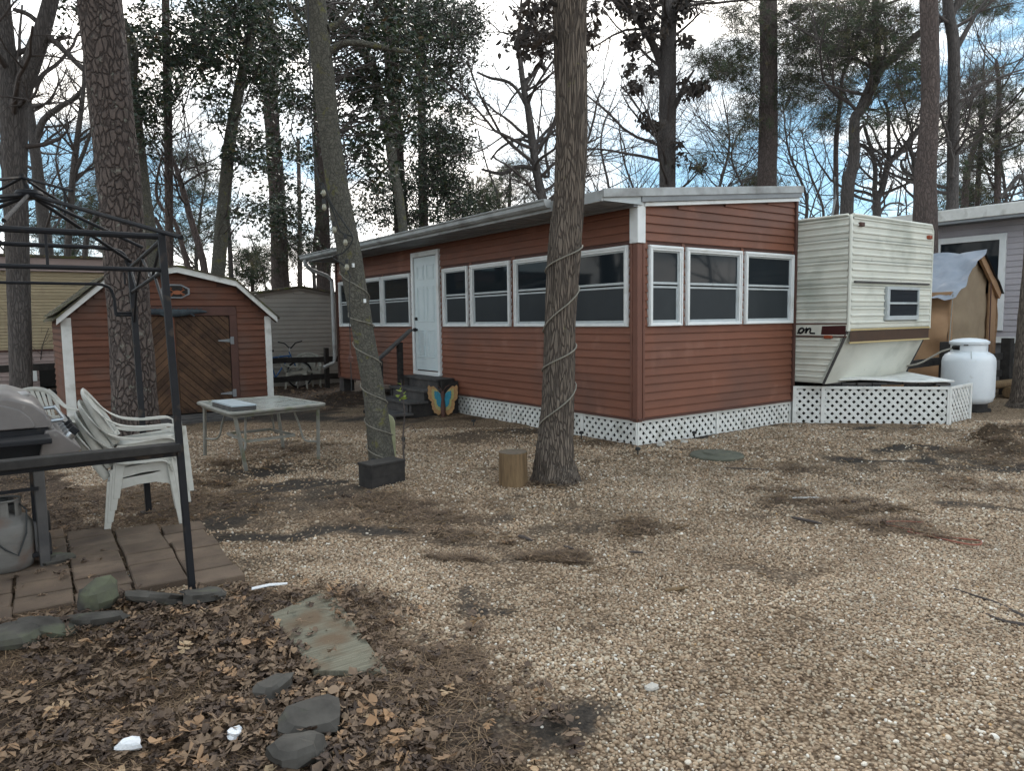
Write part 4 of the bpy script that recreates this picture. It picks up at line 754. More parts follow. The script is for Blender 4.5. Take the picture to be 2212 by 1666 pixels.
# taupe shed
bs_ = thing('taupe_shed', 'taupe sided shed with low dark gable roof behind the rail fence', 'shed', (0, 13, 0))
BX0, BX1, BY, BYB, BZ, BP = -1.55, 1.35, 11.6, 15.5, 2.2, 2.42
b = MB(); b.prism([(BX0, BY+.02, 0), (BX1, BY+.02, 0), (BX1, BY+.02, BZ), (-.1, BY+.02, BP), (BX0, BY+.02, BZ)], (0, BYB-BY, 0)); b.build('wall', 'beige_siding', bs_, smooth=False)
bbd = lap_board('siding_board', 'beige_siding', .108, .014)
def bg_(z, a0, a1):
    if z <= BZ: return (a0, a1)
    t = (z-BZ)/(BP-BZ); return (a0+(-.1-a0)*t, a1+(-.1-a1)*t)
clad(bs_, bbd, 'x', BY+.012, BX0, BX1, .12, 2.40, .1085, (), bg_)
b = MB()
for p, q in (((BX0-.12, BZ+.0), (-.1, BP+.03)), ((-.1, BP+.03), (BX1+.12, BZ+.0))): b.prism([(p[0], BY-.12, p[1]), (q[0], BY-.12, q[1]), (q[0], BY-.12, q[1]+.05), (p[0], BY-.12, p[1]+.05)], (0, BYB-BY+.2, 0))
b.build('roof', 'shingle', bs_); b = MB()
for p, q in (((BX0-.1, BZ-.05), (-.1, BP-.025)), ((-.1, BP-.025), (BX1+.1, BZ-.05))): b.prism([(p[0], BY-.04, p[1]), (q[0], BY-.04, q[1]), (q[0], BY-.04, q[1]+.05), (p[0], BY-.04, p[1]+.05)], (0, .03, 0))
b.build('fascia', 'beige_siding', bs_)

# tan ribbed trailer home on the left
ln = thing('tan_trailer_home', 'long tan ribbed mobile home behind the red brown shed', 'mobile home', (-7, 17, 0))
LX0, LX1, LY = -13, -2.4, 15.5
b = MB(); b.box((LX0, LY+.02, .3), (LX1, LY+3.6, 3.3)); b.build('shell', 'tan_rib', ln, smooth=False)
for z0, z1 in ((1.0, 1.64), (1.65, 2.29), (2.30, 2.94)): ribbed('x', LX0, LX1, LY, ribs(z0, z1, .08, .014)).build('ribbed_panel', 'tan_rib', ln, smooth=False)
b = MB(); b.box((LX0, LY-.10, 2.95), (LX1, LY+.02, 3.28)); b.build('fascia', 'pink_fascia', ln); b = MB(); b.box((LX0-.1, LY-.16, 3.285), (LX1+.1, LY+3.8, 3.35)); b.build('roof', 'shingle', ln)
b = MB(); b.box((LX0, LY-.03, .95), (LX1, LY-.005, .995)); b.build('band', 'trim_dark', ln)
for z0, z1 in ((.05, .5), (.51, .94)): ribbed('x', LX0, LX1, LY, ribs(z0, z1, .11, .012)).build('skirt_panel', 'pink_fascia', ln, smooth=False)
b = MB(); b.box((-5.5, LY-.04, .05), (-5.0, LY-.03, .5)); b.build('hatch', 'dark_hole', ln); b = MB(); b.box((-6.1, LY-.05, .2), (-5.55, LY-.03, .6)); b.build('meter_panel', 'white_dirty', ln)

# ------------------------------------------------------------------ red brown shed with gambrel roof
sh = thing('garden_shed', 'red brown barn roofed shed with diagonal board double doors behind the pine', 'shed', (-3.95, 8, 0))
SX0, SX1, SY, SYB = -5.5, -2.36, 6.7, 9.2
GB = [(SX0, 1.70), (-4.86, 2.27), (-3.87, 2.45), (-2.95, 2.24), (SX1, 1.70)]
b = MB(); b.prism([(SX0+.02, SY+.02, .06), (SX1-.02, SY+.02, .06)]+[(x, SY+.02, z) for x, z in GB[::-1]], (0, SYB-SY, 0)); b.build('wall', 'trim_dark', sh, smooth=False)
sbd = lap_board('siding_board', 'siding_shed', .106, .022)
def gam(z, a0, a1):
    def cross(side):
        P = GB[:3] if side == 0 else GB[:1:-1]
        for (xa, za), (xb, zb) in zip(P[:-1], P[1:]):
            if za <= z <= zb: return xa+(xb-xa)*(z-za)/(zb-za)
        return None
    if z <= GB[0][1]: return (a0, a1)
    l, r = cross(0), cross(1); return (max(a0, l if l is not None else -3.87), min(a1, r if r is not None else -3.87))
clad(sh, sbd, 'x', SY+.014, SX0+.1, SX1-.08, .08, 2.44, .106, [(-4.86, -2.93, 0, 1.85)], gam)
clad(sh, sbd, 'y', SX0+.014, SY+.12, SYB, .08, 1.68, .106)
b = MB(); b.box((SX0-.02, SY-.012, .05), (SX0+.11, SY+.11, 1.70)); b.build('corner_trim', 'white_dirty', sh, bevel=.004); b = MB(); b.box((SX1-.1, SY-.012, .05), (SX1+.01, SY+.1, 1.70)); b.build('corner_trim', 'white_dirty', sh, bevel=.004)
def gambrel(mb, off, th, y0, dy, ext=.12):
    P = [np.array(p) for p in GB]; P[0] = P[0]+(P[0]-P[1])*ext/.85; P[4] = P[4]+(P[4]-P[3])*ext/.8
    for p, q in zip(P[:-1], P[1:]): mb.prism([(p[0], y0, p[1]+off), (q[0], y0, q[1]+off), (q[0], y0, q[1]+off+th), (p[0], y0, p[1]+off+th)], (0, dy, 0))
b = MB(); gambrel(b, -.03, .125, SY-.14, .03); b.build('rake_fascia', 'white_dirty', sh, bevel=.004)
b = MB(); gambrel(b, .065, .03, SY-.16, SYB-SY+.3, .17); b.build('roof', 'shingle', sh)
b = MB(); gambrel(b, -.028, .012, SY-.11, .12); b.build('soffit', 'trim_dark', sh)
b = MB()                                                                    # shingle tabs along the slopes
P0_, P1_ = np.array([GB[0][0]-.13, GB[0][1]-.07]), np.array(GB[1])
for i in range(8):
    t0 = i/8
    for j in range(12):
        p = P0_*(1-t0)+P1_*t0; q = P0_*(1-t0-.16)+P1_*(t0+.16); y = SY-.17+j*.22+random.uniform(-.01, .01); z = .098+random.uniform(0, .012)
        b.prism([(p[0], y, p[1]+z), (p[0], y+.205, p[1]+z), (q[0], y+.205, q[1]+z-.012), (q[0], y, q[1]+z-.012)], (0, 0, .012))
b.build('shingles', 'shingle', sh, smooth=False, kind='stuff')
for k in range(9):
    u = random.random(); p = P0_*(1-u)+P1_*u; m = MB()
b = MB(); DX0, DX1, DZ0, DZ1 = -4.78, -3.06, .06, 1.72; DM = -3.93
for x0, x1, z0, z1 in ((DX0-.09, DX0, .05, DZ1), (DX1, DX1+.12, .05, DZ1)): b.box((x0, SY-.03, z0), (x1, SY+.015, z1))
b.prism([(DX0-.09, SY-.032, DZ1), (DX1+.12, SY-.032, DZ1), (DX1+.12, SY-.032, DZ1+.10), (DX1+.07, SY-.032, DZ1+.145), (DX0-.04, SY-.032, DZ1+.145), (DX0-.09, SY-.032, DZ1+.10)], (0, .047, 0)); b.build('door_frame', 'trim_dark', sh, bevel=.004)
b = MB(); b.box((DX0, SY+.004, DZ0), (DX1, SY+.012, DZ1)); b.build('door_backing', 'dark_hole', sh)
def clip_band(c0, c1, sgn, x0, x1, z0, z1):                                  # band c0 <= z - sgn*x <= c1 within a rectangle
    poly = [(x0, z0), (x1, z0), (x1, z1), (x0, z1)]
    for s_, c in ((1, c0), (-1, c1)):
        out_, n_ = [], len(poly)
        for i in range(n_):
            p, q = poly[i], poly[(i+1) % n_]; fp, fq = s_*((p[1]-sgn*p[0])-c), s_*((q[1]-sgn*q[0])-c)
            if fp >= 0: out_.append(p)
            if fp*fq < 0: t = fp/(fp-fq); out_.append((p[0]+(q[0]-p[0])*t, p[1]+(q[1]-p[1])*t))
        poly = out_
        if len(poly) < 3: return None
    return poly
for x0, x1, sgn in ((DX0+.01, DM-.075, 1), (DM+.03, DX1-.012, -1)):
    dd = MB(); 
    cs = [z-sgn*x for x in (x0, x1) for z in (DZ0+.03, DZ1-.01)]; c = min(cs)
    leaf = None
    while c < max(cs):
        poly = clip_band(c+.004, c+.118, sgn, x0, x1, DZ0+.03, DZ1-.01)
        if poly:
            y = SY-.012+random.uniform(-.003, .003); m = MB(); m.prism([(x, y, z) for x, z in poly], (0, .016, 0)); m.build('door_board', 'door_wood', sh, smooth=False)
        c += .127
b = MB(); b.box((DM-.07, SY-.028, DZ0+.02), (DM+.0, SY, DZ1-.005)); b.build('door_batten', 'siding_shed', sh, bevel=.003); b = MB(); b.box((DM+.004, SY-.018, DZ0+.02), (DM+.026, SY, DZ1-.005)); b.build('door_batten', 'door_wood', sh, bevel=.003)
for z in (.38, 1.29):
    b = MB(); b.prism([(DX1-.20, SY-.034, z-.008), (DX1-.01, SY-.034, z-.028), (DX1-.01, SY-.034, z+.028), (DX1-.20, SY-.034, z+.008)], (0, .008, 0)); b.box((DX1, SY-.044, z-.065), (DX1+.055, SY-.033, z+.065)); b.tube([(DX1-.002, SY-.042, z-.05), (DX1-.002, SY-.042, z+.05)], .008, 6); b.build('hinge', 'soffit', sh)
rmp = thing('shed_ramp', 'grey board ramp and timber step in front of the shed doors', 'ramp', (-3.9, 6.3, 0))
for k, (y, z) in enumerate(((6.5, .045), (6.3, .03), (6.08, .012))):
    b = MB(); b.box((-4.75, y-.095, z-.06), (-2.95, y+.095, z+.03)); b.build('board', 'wood_grey', rmp, bevel=.006)
# crab plaque and carved fish over the shed doors
cp = thing('crab_plaque', 'round dark plaque with an orange crab high on the shed gable', 'plaque', (-3.89, SY-.02, 2.13))
b = MB(); b.prism([(-3.89+.235*math.cos(a), SY-.035, 2.12+.125*math.sin(a)) for a in np.linspace(0, 2*math.pi, 9)[:-1]+.39], (0, .03, 0)); b.build('board', 'soffit', cp, bevel=.005)
b = MB(); b.prism([(-3.89+.20*math.cos(a), SY-.04, 2.12+.10*math.sin(a)) for a in np.linspace(0, 2*math.pi, 9)[:-1]+.39], (0, .006, 0)); b.build('face', 'wood_black', cp)
b = MB(); c0 = (-3.87, 2.10); b.prism([(c0[0]+.07*math.cos(a), SY-.055, c0[1]+.034*math.sin(a)) for a in np.linspace(0, 2*math.pi, 13)[:-1]], (0, .018, 0))
for s_ in (-1, 1):
    for k in range(3): b.bar((c0[0]+s_*.06, SY-.05, c0[1]-.01*k), (c0[0]+s_*(.12-.01*k), SY-.05, c0[1]-.035-.012*k), .008, .008)
    b.tube([(c0[0]+s_*.06, SY-.05, c0[1]+.02), (c0[0]+s_*.11, SY-.05, c0[1]+.045), (c0[0]+s_*.085, SY-.05, c0[1]+.075)], [.008, .011, .016], 6)
MT['crab'] = M('crab_orange', (0.32, 0.11, 0.05), sc=20, rough=.5); b.build('crab', 'crab', cp)
al = MB(); Lx = np.linspace(0, 1, 16); rr = np.interp(Lx, [0, .1, .3, .5, .7, .9, 1], [.02, .045, .05, .065, .05, .03, .012]); al.tube([(-4.45+1.02*t, SY-.07, 1.775+.012*math.sin(t*9)) for t in Lx], rr, 8, squash=(.5, 1.0))
for k in range(12): al.bar((-4.3+.07*k, SY-.07, 1.82), (-4.28+.07*k, SY-.07, 1.845), .02, .012)
for x in (-4.15, -3.7): al.bar((x, SY-.08, 1.76), (x+.07, SY-.1, 1.715), .03, .025)
MT['teal_wood'] = M('painted_driftwood', (0.055, 0.075, 0.085), (0.025, 0.032, 0.042), sc=9, rough=.7, bump=.4); tag(al.build('carved_alligator', 'teal_wood', None), 'dark carved alligator lying over the shed door frame', 'carving')

# ------------------------------------------------------------------ trees
def crom(P, n):
    P = np.asarray(P, float); t = np.linspace(0, len(P)-1, n); i = np.clip(t.astype(int), 0, len(P)-2); f = (t-i)[:, None]
    Q = np.vstack([2*P[0]-P[1], P, 2*P[-1]-P[-2]]); a, b, c, d = Q[i], Q[i+1], Q[i+2], Q[i+3]
    return 0.5*((2*b)+(c-a)*f+(2*a-5*b+4*c-d)*f**2+(3*b-a-3*c+d)*f**3)
class Tubes:                                                               # many tapered quads-only tubes as one mesh
    def __init__(s): s.V, s.F, s.n = [], [], 0
    def add(s, P, R, k=5):
        P = np.asarray(P, float); n = len(P); R = np.broadcast_to(np.asarray(R, float), (n,)); T = np.empty_like(P); T[1:-1] = P[2:]-P[:-2]; T[0] = P[1]-P[0]; T[-1] = P[-1]-P[-2]
        T /= np.maximum(np.sqrt((T*T).sum(1, keepdims=True)), 1e-9); ref = np.array([0.3, 0.2, 0.93]) if abs(T[0][2]) < 0.8 else np.array([0.9, 0.4, 0.1])
        A = np.cross(T, ref); A /= np.maximum(np.sqrt((A*A).sum(1, keepdims=True)), 1e-6); B = np.cross(T, A); an = np.arange(k)*2*math.pi/k
        s.V.append((P[:, None]+R[:, None, None]*(A[:, None]*np.cos(an)[None, :, None]+B[:, None]*np.sin(an)[None, :, None])).reshape(-1, 3))
        i = np.arange(n-1)[:, None]*k; j = np.arange(k)[None]; j2 = (j+1) % k
        s.F.append(np.stack([i+j, i+j2, i+k+j2, i+k+j], -1).reshape(-1, 4)+s.n); s.n += n*k
    def build(s, name, mat, parent):
        if not s.V: return None
        return obj(name, np_mesh(name, np.vstack(s.V)-worg(parent), np.vstack(s.F), mat, smooth=True), parent)
def trunk_part(P, R, mat, parent, k=16, step=0.12, amp=0.06, seed=1, vsc=(9, 2.2), flare=0.0, name='trunk', ridged=False):
    L_ = np.linalg.norm(np.diff(P, axis=0), axis=1).sum(); n = max(6, int(L_/step)); Q = crom(P, n); r = np.interp(np.linspace(0, len(R)-1, n), np.arange(len(R)), R)
    if flare: r = r*(1+flare*np.exp(-np.linspace(0, L_, n)/0.18))
    T = np.gradient(Q, axis=0); T /= np.linalg.norm(T, axis=1, keepdims=True); A = np.cross(T, np.array([0.98, 0.17, 0.0])); A /= np.linalg.norm(A, axis=1, keepdims=True); B = np.cross(T, A)
    an = np.arange(k)*2*math.pi/k; C_ = np.cos(an); S_ = np.sin(an); h = np.linspace(0, L_, n)
    hh, cc = np.repeat(h, k), np.tile(C_, n); ss = np.tile(S_, n); rr = np.repeat(r, k); p = np.stack([cc*vsc[0]*rr/.14, ss*vsc[0]*rr/.14, hh*vsc[1]], 1)*.5
    nz_ = vn(p, seed); 
    if ridged: nz_ = 1-np.abs(2*nz_-1)**.7
    disp = 1+amp*2*(nz_-0.5)+amp*(vn(p*2.7, seed+3)-0.5)
    if flare: disp = disp+flare*.55*np.exp(-hh/.16)*np.cos(np.arctan2(ss, cc)*4+seed)*.5
    V = np.repeat(Q, k, 0)+(rr*disp)[:, None]*(np.repeat(A, k, 0)*cc[:, None]+np.repeat(B, k, 0)*ss[:, None])
    i = np.arange(n-1)[:, None]*k; j = np.arange(k)[None]; j2 = (j+1) % k; F = np.stack([i+j, i+j2, i+k+j2, i+k+j], -1).reshape(-1, 4)
    F = F[:, ::-1]
    return obj(name, np_mesh(name, V-worg(parent), F, mat, smooth=True), parent), Q, r
def perp(d):
    a = np.cross(d, rng.normal(size=3)); return a/max(np.linalg.norm(a), 1e-9)
def grow(tb, p, d, L_, r, lvl, maxl, tips, up=0.04, wig=0.22, kids=(5, 5, 4), ang=(0.6, 1.1), keep=0.62):
    n = max(4, min(9, int(L_/0.22)+2)); P = [p]; dd = d.copy(); st = L_/(n-1)
    for _ in range(n-1):
        dd = dd+rng.normal(0, wig, 3)*.6+np.array([0, 0, up]); dd /= np.linalg.norm(dd); P.append(P[-1]+dd*st)
    P = np.array(P); R = r*np.linspace(1, .35, n); tb.add(P, np.maximum(R, .0028), 6 if lvl == 0 else (4 if lvl == 1 else 3))
    if lvl >= maxl: tips.append(P[-1]); tips.append(P[n//2]); return
    for c in range(kids[min(lvl, len(kids)-1)]):
        t = rng.uniform(.25, 1.0); i = min(n-2, int(t*(n-1))); q = P[i]+(P[i+1]-P[i])*(t*(n-1)-i); base = P[min(i+1, n-1)]-P[i]; base /= np.linalg.norm(base)
        a = rng.uniform(*ang); nd = base*math.cos(a)+perp(base)*math.sin(a); nd[2] += .1; nd /= np.linalg.norm(nd)
        grow(tb, q, nd, L_*rng.uniform(keep*.6, keep), max(.003, R[i]*rng.uniform(.45, .65)), lvl+1, maxl, tips, up, wig, kids, ang, keep)
def leaves_mesh(name, C_, size, aspect, mat, parent, hang=0.0, tone=None, fold=0.25):
    n = len(C_); C_ = np.asarray(C_); d = rng.normal(size=(n, 3)); d[:, 2] = d[:, 2]*.7-hang; d /= np.linalg.norm(d, axis=1, keepdims=True)
    w = np.cross(d, rng.normal(size=(n, 3))); w /= np.linalg.norm(w, axis=1, keepdims=True); u = np.cross(d, w); L_ = (size*rng.uniform(.6, 1.25, n))[:, None]; W_ = L_*aspect
    a = C_; b = C_+d*L_*.35+w*W_*.5+u*W_*fold; c = C_+d*L_; e = C_+d*L_*.35-w*W_*.5+u*W_*fold; f = C_+d*L_*.75+w*W_*.36+u*W_*fold*.7; g = C_+d*L_*.75-w*W_*.36+u*W_*fold*.7
    V = np.stack([a, b, f, c, g, e], 1).reshape(-1, 3)-worg(parent); I = np.arange(n)[:, None]*6
    F = np.vstack([I+np.array([0, 1, 2, 3]), I+np.array([0, 3, 4, 5])]); tn = np.repeat(rng.random(n) if tone is None else tone, 6)
    return obj(name, np_mesh(name, V, F, mat, {'tone': tn}), parent)
def needles_mesh(name, C_, D_, parent, ln=.13, wd=.008, per=9, mat='needle', spread=.75):
    n = len(C_)*per; C_ = np.repeat(np.asarray(C_), per, 0); D_ = np.repeat(np.asarray(D_), per, 0); d = D_+rng.normal(0, spread, (n, 3)); d /= np.linalg.norm(d, axis=1, keepdims=True)
    w = np.cross(d, rng.normal(size=(n, 3))); w /= np.linalg.norm(w, axis=1, keepdims=True); L_ = (ln*rng.uniform(.7, 1.2, n))[:, None]; C_ = C_+rng.normal(0, .025, (n, 3))
    V = np.stack([C_-w*wd*.5, C_+w*wd*.5, C_+d*L_], 1).reshape(-1, 3)-worg(parent); F = np.arange(n*3).reshape(-1, 3)
    return obj(name, np_mesh(name, V, F, mat, {'tone': np.repeat(np.repeat(rng.random(n//per), per), 3)}), parent)
TREES = {}
def tree(name, label, pts, dep, mat, k=12, group=None, amp=.07, flare=0.12, base=True, seed=None, limbs=(), step=.15, ridged=False, vsc=(9, 2.2)):
    """pts: (px, py, width px) from the base upward, surveyed on the photograph at ground distance dep"""
    P = [at(a, c, dep) for a, c, w in pts]; R = [w*dep/FPX/2 for a, c, w in pts]
    if base and P[0][2] > .05:
        d = P[0]-P[1]; d = d/max(abs(d[2]), .2); P.insert(0, P[0]+np.array([d[0]*.5*P[0][2], d[1]*.5*P[0][2], -P[0][2]-.08])); R.insert(0, R[0]*1.12)
    loc = (P[0][0], P[0][1], 0); t = thing(name, label, 'tree', loc, 0, group); sd = seed or (len(TREES)*7+3)
    _, Q, r = trunk_part(np.array(P), R, mat, t, k, step, amp, sd, vsc, flare, ridged=ridged)
    for lp in limbs:
        LP = np.array([at(a, c, dep+(dz if len(l_) > 3 else 0)) for l_ in lp for a, c, w, *z_ in [l_] for dz in [z_[0] if z_ else 0]]); LR = [l_[2]*dep/FPX/2 for l_ in lp]
        trunk_part(LP, LR, mat, t, max(6, k//2), .12, amp, sd+5, name='limb')
    TREES[name+str(len(TREES))] = t; t_ = dict(o=t, Q=Q, r=r, dep=dep); return t_
def twiggy(t, n, z0, Lr, maxl=2, kids=(5, 4, 3), up=.05, az=None, mat='twig', elev=(0.1, 0.9), rs=.45, wig=.24):
    tb, tips = Tubes(), []; Q, r = t['Q'], t['r']; zi = [i for i in range(len(Q)) if Q[i][2] > z0]
    for c in range(n):
        i = random.choice(zi); a = random.uniform(0, 6.28) if az is None else random.gauss(az, .7); e = random.uniform(*elev); d = np.array([math.cos(a)*math.cos(e), math.sin(a)*math.cos(e), math.sin(e)])
        grow(tb, Q[i].copy(), d, random.uniform(*Lr), max(.006, min(r[i]*rs, .045)), 0, maxl, tips, up, wig, kids)
    bo = tb.build('branches', mat, t['o']); bo['kind'] = 'stuff'; return np.array(tips)
def clumps(blobs, dep, n, spread, cl=22, jd=.8):
    """points gathered in small clumps inside (px, py, rx, ry, weight) regions about distance dep"""
    wt = np.array([b[4]*(1.35 if b[1] < 190 else .8) for b in blobs], float); wt /= wt.sum(); C_ = []
    for _ in range(max(1, n//cl)):
        b = blobs[rng.choice(len(blobs), p=wt)]; a, rr = rng.uniform(0, 6.28), math.sqrt(rng.random()); C_.append(at(b[0]+b[2]*rr*math.cos(a), b[1]+b[3]*rr*math.sin(a), dep+rng.normal(0, jd)))
    C_ = np.array(C_); nt = 7; n = len(C_); d = rng.normal(size=(n, nt, 3)); d[..., 2] = d[..., 2]*.6+.05; d /= np.linalg.norm(d, axis=2, keepdims=True); L_ = spread*rng.uniform(1.2, 3.0, (n, nt))
    TW.clear(); TW.extend([(C_[i], C_[i]+d[i, j]*L_[i, j]*.5+rng.normal(0, .03, 3), C_[i]+d[i, j]*L_[i, j]) for i in range(n) for j in range(nt)])
    j = rng.integers(0, nt, (n, cl)); i = np.arange(n)[:, None]; t = rng.random((n, cl))**.6
    P = C_[:, None]+d[i, j]*(L_[i, j]*t)[..., None]+rng.normal(0, .028+.12*spread, (n, cl, 3)); P = P.reshape(-1, 3)
    return C_, P
TW = []
def feed(t, C_, every=1, r0=.014, name='branches', mat='twig', droop=.25):
    tb = Tubes(); Q = t['Q']
    for c in C_[::every]:
        h = np.linalg.norm(Q[:, :2]-c[:2], axis=1); tz = c[2]-rng.uniform(.1, .8)*h; i = int(np.argmin(np.abs(Q[:, 2]-tz)+.15*h)); p = Q[i]; L_ = np.linalg.norm(c-p)
        if L_ > 2.2: p = c+(p-c)/L_*rng.uniform(.5, 1.5)+rng.normal(0, .25, 3); L_ = np.linalg.norm(c-p)
        m_ = (p+c)/2+rng.normal(0, .1, 3)*min(L_, 1.5)+np.array([0, 0, .1*L_]); P = crom(np.array([p, (p*2+m_)/3+rng.normal(0, .05, 3), m_, c]), 9); tb.add(P, np.linspace(min(.03, r0*(.5+L_*.4)), .003, 9), 4)
    for q in TW: tb.add(np.array(q), (.006, .004, .0025), 3)
    TW.clear(); bo = tb.build(name, mat, t['o']); bo['kind'] = 'stuff'; return bo

# --- the two trees that stand in the gravel
T15 = tree('oak_tree', 'thick straight oak wrapped with cord, standing before the porch windows by a log stump', [(1200, 1048, 104), (1199, 1020, 96), (1198, 985, 84), (1202, 920, 74), (1207, 832, 68), (1210, 700, 65), (1219, 540, 70), (1230, 416, 63), (1234, 310, 66), (1234, 208, 66), (1231, 80, 68), (1231, 0, 72), (1233, -120, 74)], 6.98, 'oak_bark', 40, amp=.05, flare=.22, step=.035, ridged=True, vsc=(22, 3), base=False)
T10 = tree('leaning_tree', 'leaning lichen spotted tree with string lights beside the porch steps', [(828, 1012, 62), (824, 985, 56), (808, 850, 47), (785, 720, 47), (757, 560, 50), (735, 440, 47), (712, 290, 44), (697, 150, 44), (684, 30, 42), (676, -60, 40)], 7.93, 'lichen_bark', 24, amp=.05, flare=.1, step=.06, base=False, limbs=[[(706, 118, 15), (728, 98, 14), (760, 90, 13), (803, 97, 13), (850, 106, 10), (890, 113, 6)], [(712, 60, 18), (740, 40, 9), (790, -30, 6)], [(690, 110, 12), (655, 60, 9), (620, 0, 7)]])
T3 = tree('big_pine', 'biggest pine trunk with thick plated bark in front of the red shed', [(300, 985, 104), (298, 955, 98), (290, 850, 88), (284, 740, 84), (275, 620, 82), (266, 500, 84), (258, 400, 84), (237, 208, 84), (216, 0, 82), (203, -130, 80)], 9.3, 'pine_bark', 36, amp=.05, flare=.12, step=.05, vsc=(14, 5), base=False)
def helix(pts, dep, tree_, r=.007, side=1.0):
    """cord laid on a trunk: (px, py) crossings on the near face, alternately right and left edge"""
    Q, R = tree_['Q'], tree_['r']; out_ = []
    zs = [at(a, c, dep)[2] for a, c in pts]
    for k in range(len(pts)-1):
        for s_ in range(10):
            t = s_/10; z = zs[k]*(1-t)+zs[k+1]*t; i = int(np.argmin(np.abs(Q[:, 2]-z))); ph = (k+t)*math.pi
            c_, s2 = math.cos(ph), math.sin(ph); out_.append(np.array([Q[i][0], Q[i][1], z])+(RT0*c_*side-FW0*s2*(1 if k % 2 == 0 else 1))*(R[i]*1.06+r))
    return np.array(out_)
m = MB(); m.tube(helix([(1262, 530), (1172, 585), (1258, 620), (1180, 715), (1250, 745), (1172, 800), (1240, 830), (1168, 935), (1238, 880)][:7]+[(1165, 925)], 6.98, T15), .0075, 6); tag(m.build('wrapped_cord', 'rope', None), 'grey cord spiralling around the thick oak trunk', 'cord')
m = MB(); m.tube(helix([(745, 585), (762, 640), (790, 680), (752, 705), (800, 740), (770, 785), (815, 830), (780, 870), (838, 905), (795, 940), (848, 960), (800, 1000)], 7.93, T10, .006, -1.0), .006, 6); tag(m.build('wrapped_cord', 'rope', None), 'pale cord spiralling around the leaning lichen spotted tree', 'cord')
# string lights looped on the leaning tree
slt = thing('string_lights', 'dark string of globe bulbs looped on the leaning tree', 'string lights', tuple(at(740, 560, 7.7)))
lp = [(690, 395), (700, 400), (716, 440), (742, 480), (762, 515), (742, 545), (720, 555), (745, 575), (758, 600)]; m = MB(); m.tube(crom(np.array([at(a, c, 7.72) for a, c in lp]), 40), .008, 6); m.tube(crom(np.array([at(a, c, 7.74) for a, c in ((760, 510), (735, 500), (725, 470), (708, 430), (690, 395), (676, 300), (668, 100), (664, -30))]), 30), .008, 6); m.build('cable', 'cable', slt)
for a, c in ((699, 409), (746, 516), (749, 570), (722, 489), (700, 440)):
    p = at(a, c, 7.66); m = MB(); m.lathe([(.012, .05), (.019, .048), (.019, .0), (.012, -.002)], p, 10); bb = m.build('socket', 'cable', slt); m = MB(); m.lathe([(.012, 0), (.019, -.016), (.024, -.036), (.022, -.052), (.012, -.068), (.002, -.072)], p, 14); m.build('bulb', 'bulb', bb, ang=2)
m = MB()
for k, (a, c) in enumerate(((758, 583), (783, 660))): p = at(a+5, c-10, 7.75); m.box(tuple(p-[.01, .012, .02]), tuple(p+[.01, .012, .02]))
m.build('clip', 'white', slt)
m = MB(); P = [at(755, 600, 7.4), at(755.5, 700, 7.4), at(757, 765, 7.4)]; m.tube(P, .005, 5); m.build('drop_cord', 'cable', slt)
p = at(757, 770, 7.4); hw = thing('hanging_weight', 'small dark weight hanging on a cord beside the leaning tree', 'weight', tuple(p)); m = MB(); m.tube([p+[0, 0, .07], p, p-[0, 0, .012], p-[0, 0, .06]], [.006, .014, .028, .02], 10); m.build('weight', 'trim_dark', hw); m = MB(); m.tube([p-[0, 0, .06], p-[0, 0, .36]], .005, 5); m.build('tail', 'cable', hw)

# --- background trees, left to right
T1 = tree('forked_tree', 'forked rough barked tree at the left border behind the grill', [(48, 930, 46), (46, 835, 42), (40, 600, 42), (33, 400, 44), (30, 260, 48), (24, 205, 46), (14, 90, 30), (6, 0, 26), (0, -120, 24)], 11, 'grey_bark', 20, step=.08, limbs=[[(30, 235, 40), (52, 180, 36), (75, 120, 34), (95, 55, 32), (112, -10, 30), (135, -120, 26)], [(100, 75, 12), (130, 100, 12), (165, 135, 11), (195, 165, 9)], [(30, 20, 8), (60, 30, 10), (85, 50, 11)]])
twiggy(T1, 14, 3.5, (.8, 2.2), 2)
T2 = tree('slim_forked_tree', 'slim bare tree forking right behind the tan mobile home', [(104, 600, 27), (100, 540, 26), (93, 467, 25), (85, 400, 23), (76, 328, 21), (66, 260, 19), (58, 215, 17)], 21, 'grey_bark', 12, limbs=[[(74, 315, 17), (85, 280, 15), (97, 256, 13), (130, 230, 11), (166, 207, 9), (205, 150, 6), (222, 110, 4)], [(60, 220, 12), (48, 180, 8), (42, 90, 6), (48, 10, 4)]])
twiggy(T2, 16, 4, (1.2, 3.4), 3, (5, 4, 3))
T2b = tree('crooked_tree', 'thin crooked bare tree between the forked tree and the big pine', [(145, 590, 15), (150, 490, 14), (156, 398, 13), (163, 330, 12), (170, 277, 11), (180, 194, 8), (184, 110, 6), (196, 40, 4)], 20, 'grey_bark', 10, limbs=[[(182, 580, 12), (186, 520, 11), (200, 480, 10), (232, 445, 9), (270, 428, 8)], [(158, 380, 9), (180, 330, 8), (200, 270, 6), (206, 220, 4)]])
twiggy(T2b, 22, 4.5, (1.2, 3.5), 3, (5, 4, 3))
T4 = tree('lichen_tree', 'lichen covered thin tree close behind the right side of the big pine', [(332, 600, 28), (326, 520, 27), (314, 440, 26), (304, 350, 24), (295, 260, 22), (288, 180, 19), (283, 120, 16), (268, 40, 12)], 13.5, 'lichen_bark', 12, limbs=[[(300, 300, 9), (290, 200, 8), (296, 120, 7), (280, 60, 6)]])
T5 = tree('straight_pine', 'straight slender trunk right of the big pine above the shed roof', [(366, 600, 18), (365, 480, 17), (364, 350, 17), (362, 200, 17), (358, 60, 16), (357, -100, 14)], 15, 'far_pine_bark', 12)
